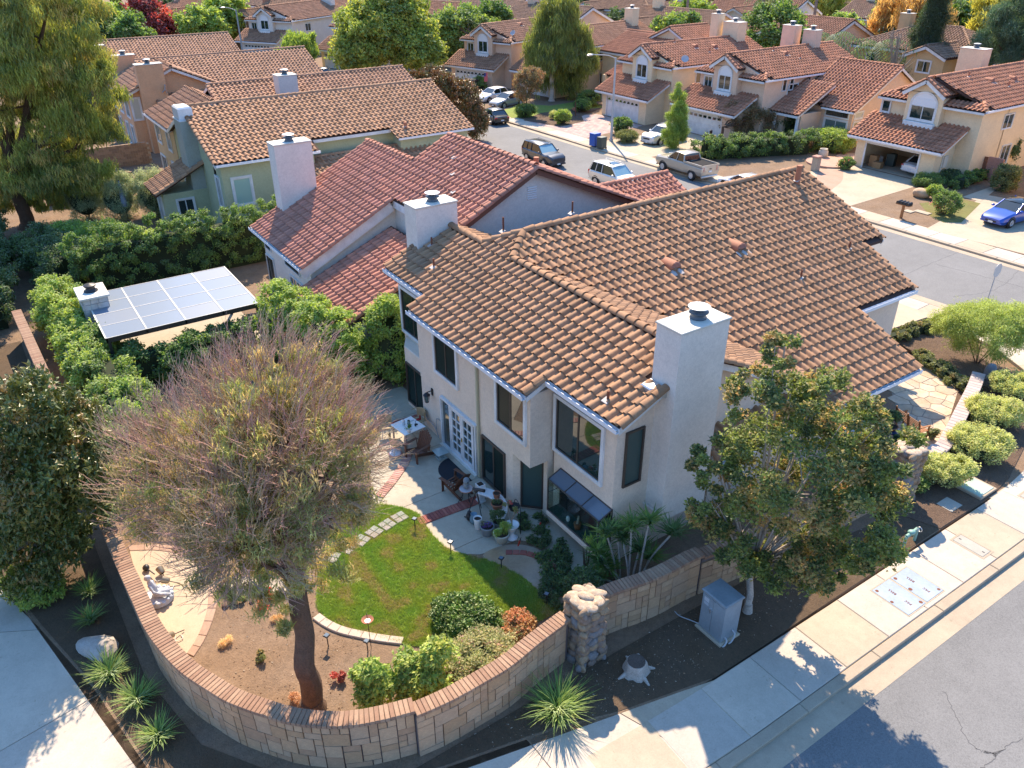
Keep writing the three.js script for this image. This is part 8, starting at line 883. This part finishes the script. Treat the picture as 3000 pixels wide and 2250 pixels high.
{ // dry leaves and crumbs strewn on the dirt
  const g = sprig(1, 0.07, 0.03, 0.0, 77), r = rng(88), n = 2600, im = new THREE.InstancedMesh(g, mat([1, 1, 1], 1, null, { side: THREE.DoubleSide }), n), m = new THREE.Matrix4(), q = new THREE.Quaternion(), e = new THREE.Euler(), c = new THREE.Color(); let k = 0; const zone = [[-20, -2.8], [-14.6, -1.3], [-12.4, -3.2], [-12.2, -4.6], [-15, -5.2], [-16, -5], [-17, -5.4], [-20, -6.4], [-24, -5], [-25, -2]], out = [[-9.2, -12], [-9.6, -9.6], [-10.4, -6.4], [-11, -5], [-11, -15], [-10.4, -22], [-9.0, -22]];
  while (k < n) { const o = r() < 0.4, x = o ? -11 + r() * 2.2 : -25 + r() * 13, z = o ? -22 + r() * 18 : -6.5 + r() * 5.5; if (!inside(o ? out : zone, x, z)) continue; const s = 0.5 + r() * 0.9; m.compose(V(x, 0.012 + 0.01 * r(), z), q.setFromEuler(e.set((r() - 0.5) * 0.7, r() * 6.28, (r() - 0.5) * 0.7)), V(s, s, s)); im.setMatrixAt(k, m); const f = 0.6 + r() * 0.9; im.setColorAt(k++, r() < 0.4 ? c.setRGB(0.42 * f, 0.34 * f, 0.25 * f) : c.setRGB(0.22 * f, 0.13 * f, 0.07 * f)); }
  im.name = 'fallen_leaves'; scene.add(im); tag(im, 'dry leaves and bits strewn over the dirt beds', 'leaf litter'); im.userData.kind = 'stuff';
}
// ------------------------------------------------------------------ front terrace furniture
function slatBench(name, label, cat, p, ry, w) { const t = thing(name, label, cat, [p[0], 0.02, p[1]], ry); for (let i = 0; i < 6; i++) mesh('back_slat', [box(w, 0.05, 0.02, 0, 0.5 + i * 0.075, -0.25 - i * 0.02, 0, -0.25)], M.bench, t); for (let i = 0; i < 5; i++) mesh('seat_slat', [box(w, 0.02, 0.075, 0, 0.43, -0.18 + i * 0.09)], M.bench, t); for (const s of [-1, 0, 1]) mesh('frame', [beam(V(s * (w / 2 - 0.03), 0, -0.1), V(s * (w / 2 - 0.03), 0.98, -0.36), 0.05, 0.05)], M.bench, t); for (const s of [-1, 1]) { mesh('leg', [slab(s * (w / 2 - 0.03) - 0.025, s * (w / 2 - 0.03) + 0.025, 0, 0.62, 0.2, 0.25)], M.bench, t); mesh('armrest', [slab(s * (w / 2 - 0.03) - 0.035, s * (w / 2 - 0.03) + 0.035, 0.62, 0.65, -0.3, 0.27)], M.bench, t); } return t; }
slatBench('wooden_bench', 'reddish slatted wooden bench on the flagstone terrace', 'bench', [-12.85, -27.45], PI - 0.25, 1.25); slatBench('wooden_chair', 'reddish slatted wooden chair close to the white post', 'chair', [-13.9, -25.5], 1.2, 0.6);
{ const t = thing('round_side_table', 'small dark blue round table between bench and chair on the terrace', 'table', [-13.05, 0.02, -26.3]); mesh('tabletop', [cyl(0.36, 0.36, 0.03, 0, 0.45, 0, 22)], mat([0.02, 0.05, 0.12], 0.3), t); for (let i = 0; i < 3; i++) mesh('leg', [bar(V(0.2 * Math.cos(i * 2.1), 0.45, 0.2 * Math.sin(i * 2.1)), V(0.3 * Math.cos(i * 2.1), 0, 0.3 * Math.sin(i * 2.1)), 0.018)], M.iron, t); }
pot('bonsai like plant in a wide brown bowl on the dark round table', -13.05, 0.487, -26.3, 0.26, 0.18, M.terracotta, { leaf: [0.36, 0.32, 260, SPRIG.mid], pal: [...G_.dark, [0.14, 0.1, 0.05]], ls: 0.8 });
pot('small dark potted plant at the right end of the wooden bench', -12.1, 0.02, -27.75, 0.12, 0.18, M.greyPot, { leaf: [0.16, 0.14, 60, SPRIG.mid], pal: G_.olive, ls: 0.7 });
// ------------------------------------------------------------------ the neighbour's yard: pergola, outdoor fireplace, loungers
{
  const t = thing('pergola', 'black framed pergola roofed with pale glass panels', 'pergola', [-36.7, 0, -5.6]), gl = new THREE.MeshPhysicalMaterial({ color: lin(0.2, 0.26, 0.34), roughness: 0.34, metalness: 0, transmission: 0.25, thickness: 0, clearcoat: 0.5, clearcoatRoughness: 0.3 }), gl2 = new THREE.MeshPhysicalMaterial({ color: lin(0.16, 0.21, 0.28), roughness: 0.4, transmission: 0.25, thickness: 0, clearcoat: 0.5, clearcoatRoughness: 0.35 }); const x0 = -2.7, x1 = 2.75, z0 = -3.2, z1 = 3.3;
  mesh('frame', [slab(x0, x1, 2.36, 2.56, z1 - 0.06, z1), slab(x0, x1, 2.36, 2.56, z0, z0 + 0.06), slab(x0, x0 + 0.06, 2.36, 2.56, z0, z1), slab(x1 - 0.06, x1, 2.36, 2.56, z0, z1), ...[1, 2, 3].map((i) => slab(x0, x1, 2.4, 2.54, z0 + ((z1 - z0) * i) / 4 - 0.03, z0 + ((z1 - z0) * i) / 4 + 0.03))], M.black, t); for (const x of [x0 + 0.1, x1 - 0.1]) for (const z of [z0 + 0.1, z1 - 0.1]) mesh('post', [slab(x - 0.06, x + 0.06, 0, 2.4, z - 0.06, z + 0.06)], M.black, t);
  for (let i = 0; i < 4; i++) for (let j = 0; j < 4; j++) mesh('glass_panel', [slab(x0 + ((x1 - x0) * i) / 4 + 0.02, x0 + ((x1 - x0) * (i + 1)) / 4 - 0.02, 2.565, 2.58, z0 + ((z1 - z0) * j) / 4 + 0.035, z0 + ((z1 - z0) * (j + 1)) / 4 - 0.035)], (i * 3 + j * 5) % 7 === 0 ? gl2 : gl, t); mesh('glazing_strips', [...[0, 1, 2, 3, 4].map((j) => slab(x0, x1, 2.58, 2.6, z0 + ((z1 - z0) * j) / 4 - 0.03, z0 + ((z1 - z0) * j) / 4 + 0.03)), ...[0, 1, 2, 3, 4].map((i) => slab(x0 + ((x1 - x0) * i) / 4 - 0.015, x0 + ((x1 - x0) * i) / 4 + 0.015, 2.58, 2.592, z0, z1))], M.cream, t);
  const f = thing('outdoor_fireplace', 'pale stone outdoor fireplace with a black capped flue at the pergola corner', 'fireplace', [-38.15, 0, -2.55]), r = rng(61), sm = [mat([0.5, 0.52, 0.53], 0.9, T.rock), mat([0.42, 0.44, 0.46], 0.9, T.rock), mat([0.56, 0.56, 0.55], 0.9, T.rock)]; mesh('core', [slab(-0.75, 0.75, 0, 3.1, -0.5, 0.5)], M.stone, f);
  for (let y = 0.0, k = 0; y < 3.05; y += 0.26, k++) for (const [ax, len] of [['x', 1.5], ['z', 1.0], ['X', 1.5]]) for (let s = -len / 2; s < len / 2 - 0.05;) { const w = Math.min(len / 2 - s, 0.24 + r() * 0.26), c = s + w / 2; const g = ax === 'z' ? slab(0.75, 0.79 + r() * 0.015, y + 0.01, y + 0.25, c - w / 2 + 0.01, c + w / 2 - 0.01) : ax === 'x' ? slab(c - w / 2 + 0.01, c + w / 2 - 0.01, y + 0.01, y + 0.25, 0.5, 0.54 + r() * 0.015) : slab(c - w / 2 + 0.01, c + w / 2 - 0.01, y + 0.01, y + 0.25, -0.54, -0.5); mesh('stone', [g], sm[Math.floor(r() * 3)], f); s += w; }
  mesh('cap', [cham(1.75, 0.1, 1.25, 0.02, 0, 3.1, 0)], M.cream, f); mesh('flue', [lathe([[0, 0], [0.3, 0], [0.3, 0.04], [0.2, 0.1], [0.2, 0.22], [0.26, 0.24], [0.26, 0.3], [0, 0.36]], 20, 0, 3.2, 0)], M.black, f);
  struct('neighbour_patio', [prism([[-40, -9.2], [-34.2, -9.2], [-34.2, -2.2], [-40, -2.2]], -0.1, 0.012)], M.concrete);
  [[-35.2, -3.6, 'white covered lounger nearest the dark hedge', 0.4], [-34.6, -6.0, 'white covered lounger farther along the pergola edge', 0.2]].forEach(([x, z, l, ry]) => { const o = thing('covered_lounger', l, 'lounger', [x, 0.012, z], ry); mesh('cover', [lumpy(new THREE.SphereGeometry(1, 16, 10), 0.1, 4, 9).scale(0.45, 0.42, 0.75).translate(0, 0.62, 0)], M.white, o); mesh('frame', [slab(-0.35, 0.35, 0.3, 0.34, -0.9, 0.9)], M.glaze, o); for (const a of [-1, 1]) for (const c of [-1, 1]) mesh('leg', [bar(V(a * 0.32, 0, c * 0.8), V(a * 0.32, 0.32, c * 0.8), 0.025)], M.glaze, o); });
  [[-35.6, -10.4], [-34.9, -10.9], [-34.2, -11.3]].forEach(([x, z], i) => { const o = thing('planter_box', 'dark slate planter box by the pink roofed house, ' + ['left', 'middle', 'right'][i] + ' of three steps', 'planter', [x - 2.2, 0, z + 0.2], 0, 'dark planter boxes'); mesh('box', [cham(0.9, 0.55 - i * 0.08, 0.55, 0.02)], mat([0.1, 0.14, 0.17], 0.5), o); mesh('lid', [cham(0.94, 0.04, 0.6, 0.012, 0, 0.55 - i * 0.08, 0)], mat([0.14, 0.19, 0.23], 0.4), o); });
}
{ const t = thing('garden_umbrella', 'closed grey garden umbrella in front of the silvery shrubs', 'umbrella', [-58.6, 0, -7.4]); mesh('pole', [bar(V(0, 0, 0), V(0, 2.9, 0), 0.03)], M.iron, t); mesh('canopy', [lathe([[0.03, 2.85], [0.1, 2.5], [0.2, 1.4], [0.17, 1.1], [0.05, 1.15]], 10)], mat([0.22, 0.25, 0.3], 0.9), t); }
{ // back garden walls of the row
  const w = (label, a, b, h) => { const t = thing('yard_wall', label, 'wall', [a[0], 0, a[1]]), d = V(b[0] - a[0], 0, b[1] - a[1]), L = d.length(), ry = Math.atan2(-d.z, d.x), r = rng(L * 10), m4 = onWall(0, 0, 0, ry), ms = [mat([0.34, 0.24, 0.15], 0.95, T.block), mat([0.4, 0.28, 0.18], 0.95, T.block), mat([0.3, 0.21, 0.14], 0.95, T.block)]; mesh('core', put([slab(0, L, 0, h, -0.08, 0.08)], m4), M.concrete, t); const g = metric(box(0.385, 0.19, 0.2)); for (let j = 0; j < Math.round(h / 0.2); j++) for (let i = 0; i < L / 0.4 - 1; i++) { const b = mesh('block', g, ms[Math.floor(r() * 3)], t); const x = 0.2 + i * 0.4 + (j % 2) * 0.2; b.position.set(x * Math.cos(ry), 0.1 + j * 0.2, -x * Math.sin(ry)); b.rotation.y = ry; } };
  w('tan block wall between the peach house yard and the tan house', [-74.8, -5.5], [-74.8, -12.5], 1.7); w('brown block wall running behind the silvery shrubs', [-66, -3.2], [-66, -9.4], 1.5);
  const g = thing('side_gate', 'reddish wooden plank side gate beside the open garage house', 'gate', [[-31.65,-65.9][0], 0, [-31.65,-65.9][1]], 0.1); for (let i = 0; i < 9; i++) mesh('plank', [slab(-0.62 + i * 0.14, -0.49 + i * 0.14, 0.05, 1.75, -0.02, 0.02)], M.fenceWood, g); mesh('rail', [slab(-0.65, 0.65, 0.4, 0.5, -0.06, -0.02)], M.fenceWood, g); mesh('rail', [slab(-0.65, 0.65, 1.3, 1.4, -0.06, -0.02)], M.fenceWood, g);
  for (const s of [-1, 1]) { const c = [[-31.65,-65.9][0] + s * 1.25, [-31.65,-65.9][1] - s * 0.1], t = thing('gate_wall', 'short brown block wall ' + (s < 0 ? 'between the open garage house and the wooden gate' : 'right of the wooden gate'), 'wall', [c[0], 0, c[1]]); for (let j = 0; j < 9; j++) for (let i = 0; i < 3; i++) mesh('block', [slab(-0.58 + i * 0.39, -0.2 + i * 0.39, j * 0.2, j * 0.2 + 0.19, -0.1, 0.1)], M.brickPink, t); }
}
// things in the far front gardens
{ const b = [-42.56,-61.23], t = thing('garden_urn', 'big round pale clay urn beside the round brick step', 'urn', [b[0], 0, b[1]]); mesh('urn', [lathe([[0, 0], [0.25, 0], [0.42, 0.3], [0.4, 0.62], [0.28, 0.74], [0.34, 0.82], [0.28, 0.82], [0.22, 0.72], [0, 0.6]], 22)], mat([0.6, 0.52, 0.4], 0.8, T.fine), t); }
[[[-51.4,-56.5], 0.85, 'round brick gate post with iron lamp, nearer the garage'], [[-49.29,-54.19], 0.35, 'low round brick post with iron lamp, nearer the pickup']].forEach(([p, h, l]) => { const t = thing('brick_post', l, 'lamp post', [p[0], 0, p[1]]); mesh('pillar', [cyl(0.42, 0.42, h, 0, 0, 0, 20)], M.brickPink, t); mesh('coping', [cyl(0.5, 0.46, 0.1, 0, h, 0, 20)], M.brickRed, t); mesh('lamp', [lathe([[0, 0], [0.05, 0.05], [0.03, 0.15], [0.12, 0.2], [0.14, 0.42], [0.16, 0.44], [0, 0.56]], 8, 0, h + 0.1, 0)], M.iron, t); });
{ const b = [-40.28,-57.24], t = thing('garden_post', 'pale masonry post by the brick path of the open garage house', 'post', [b[0], 0, b[1]]); mesh('shaft', [cham(0.5, 1.1, 0.5, 0.03)], M.concrete, t); mesh('coping', [cham(0.62, 0.12, 0.62, 0.03, 0, 1.1, 0)], M.brickPink, t); }
{ const a = [[-69.32,-54.8]], t = thing('garden_stake', 'rust coloured leaning garden stake in the bark bed', 'stake', [a[0][0], 0, a[0][1]]); mesh('stick', [bar(V(0, 0, 0), V(-0.1, 1.5, 0), 0.05)], M.rust, t); mesh('ornament', [rock(0.3, 0.2, 0.05, 4, -0.3, 0.7, 0)], M.terracotta, t); }
{ const t = thing('hanging_flag', 'small striped flag on a slanted pole at the dish house corner', 'flag', [-85.8, 0, -54.2]); mesh('pole', [bar(V(0, 2.1, 0), V(0.3, 2.7, 0.8), 0.02)], M.white, t); mesh('cloth', [box(0.02, 1.0, 0.5, 0.25, 2.1, 0.55)], mat([0.5, 0.12, 0.14], 0.9), t); mesh('canton', [box(0.025, 0.4, 0.24, 0.25, 2.4, 0.68)], mat([0.03, 0.05, 0.2], 0.9), t); }
{ // garage contents
  const b = (label, x, z, w, h, d, m) => { const o = thing('storage_box', label, 'box', [x, 0.03, z], 0.1); mesh('carton', [cham(w, h, d, 0.015)], m, o); mesh('flap', [box(w * 0.5, 0.015, d, w * 0.2, h + 0.006, 0)], m, o); }; const card = mat([0.36, 0.2, 0.09], 0.9); b('tall brown cardboard box in the open garage', -38.4, -62.4, 0.6, 0.9, 0.5, card); b('low brown cardboard box in front of the garage shelf', -37.8, -62.1, 0.7, 0.5, 0.5, card); b('white plastic bin in the open garage', -38.7, -63.4, 0.6, 0.6, 0.6, M.white); b('grey tool chest beside the garage boxes', -37.6, -63.6, 0.7, 1.0, 0.5, M.greyBin);
}


scene.traverse((o) => { if (o.isMesh) o.castShadow = o.receiveShadow = true; });
renderer.render(scene, camera);
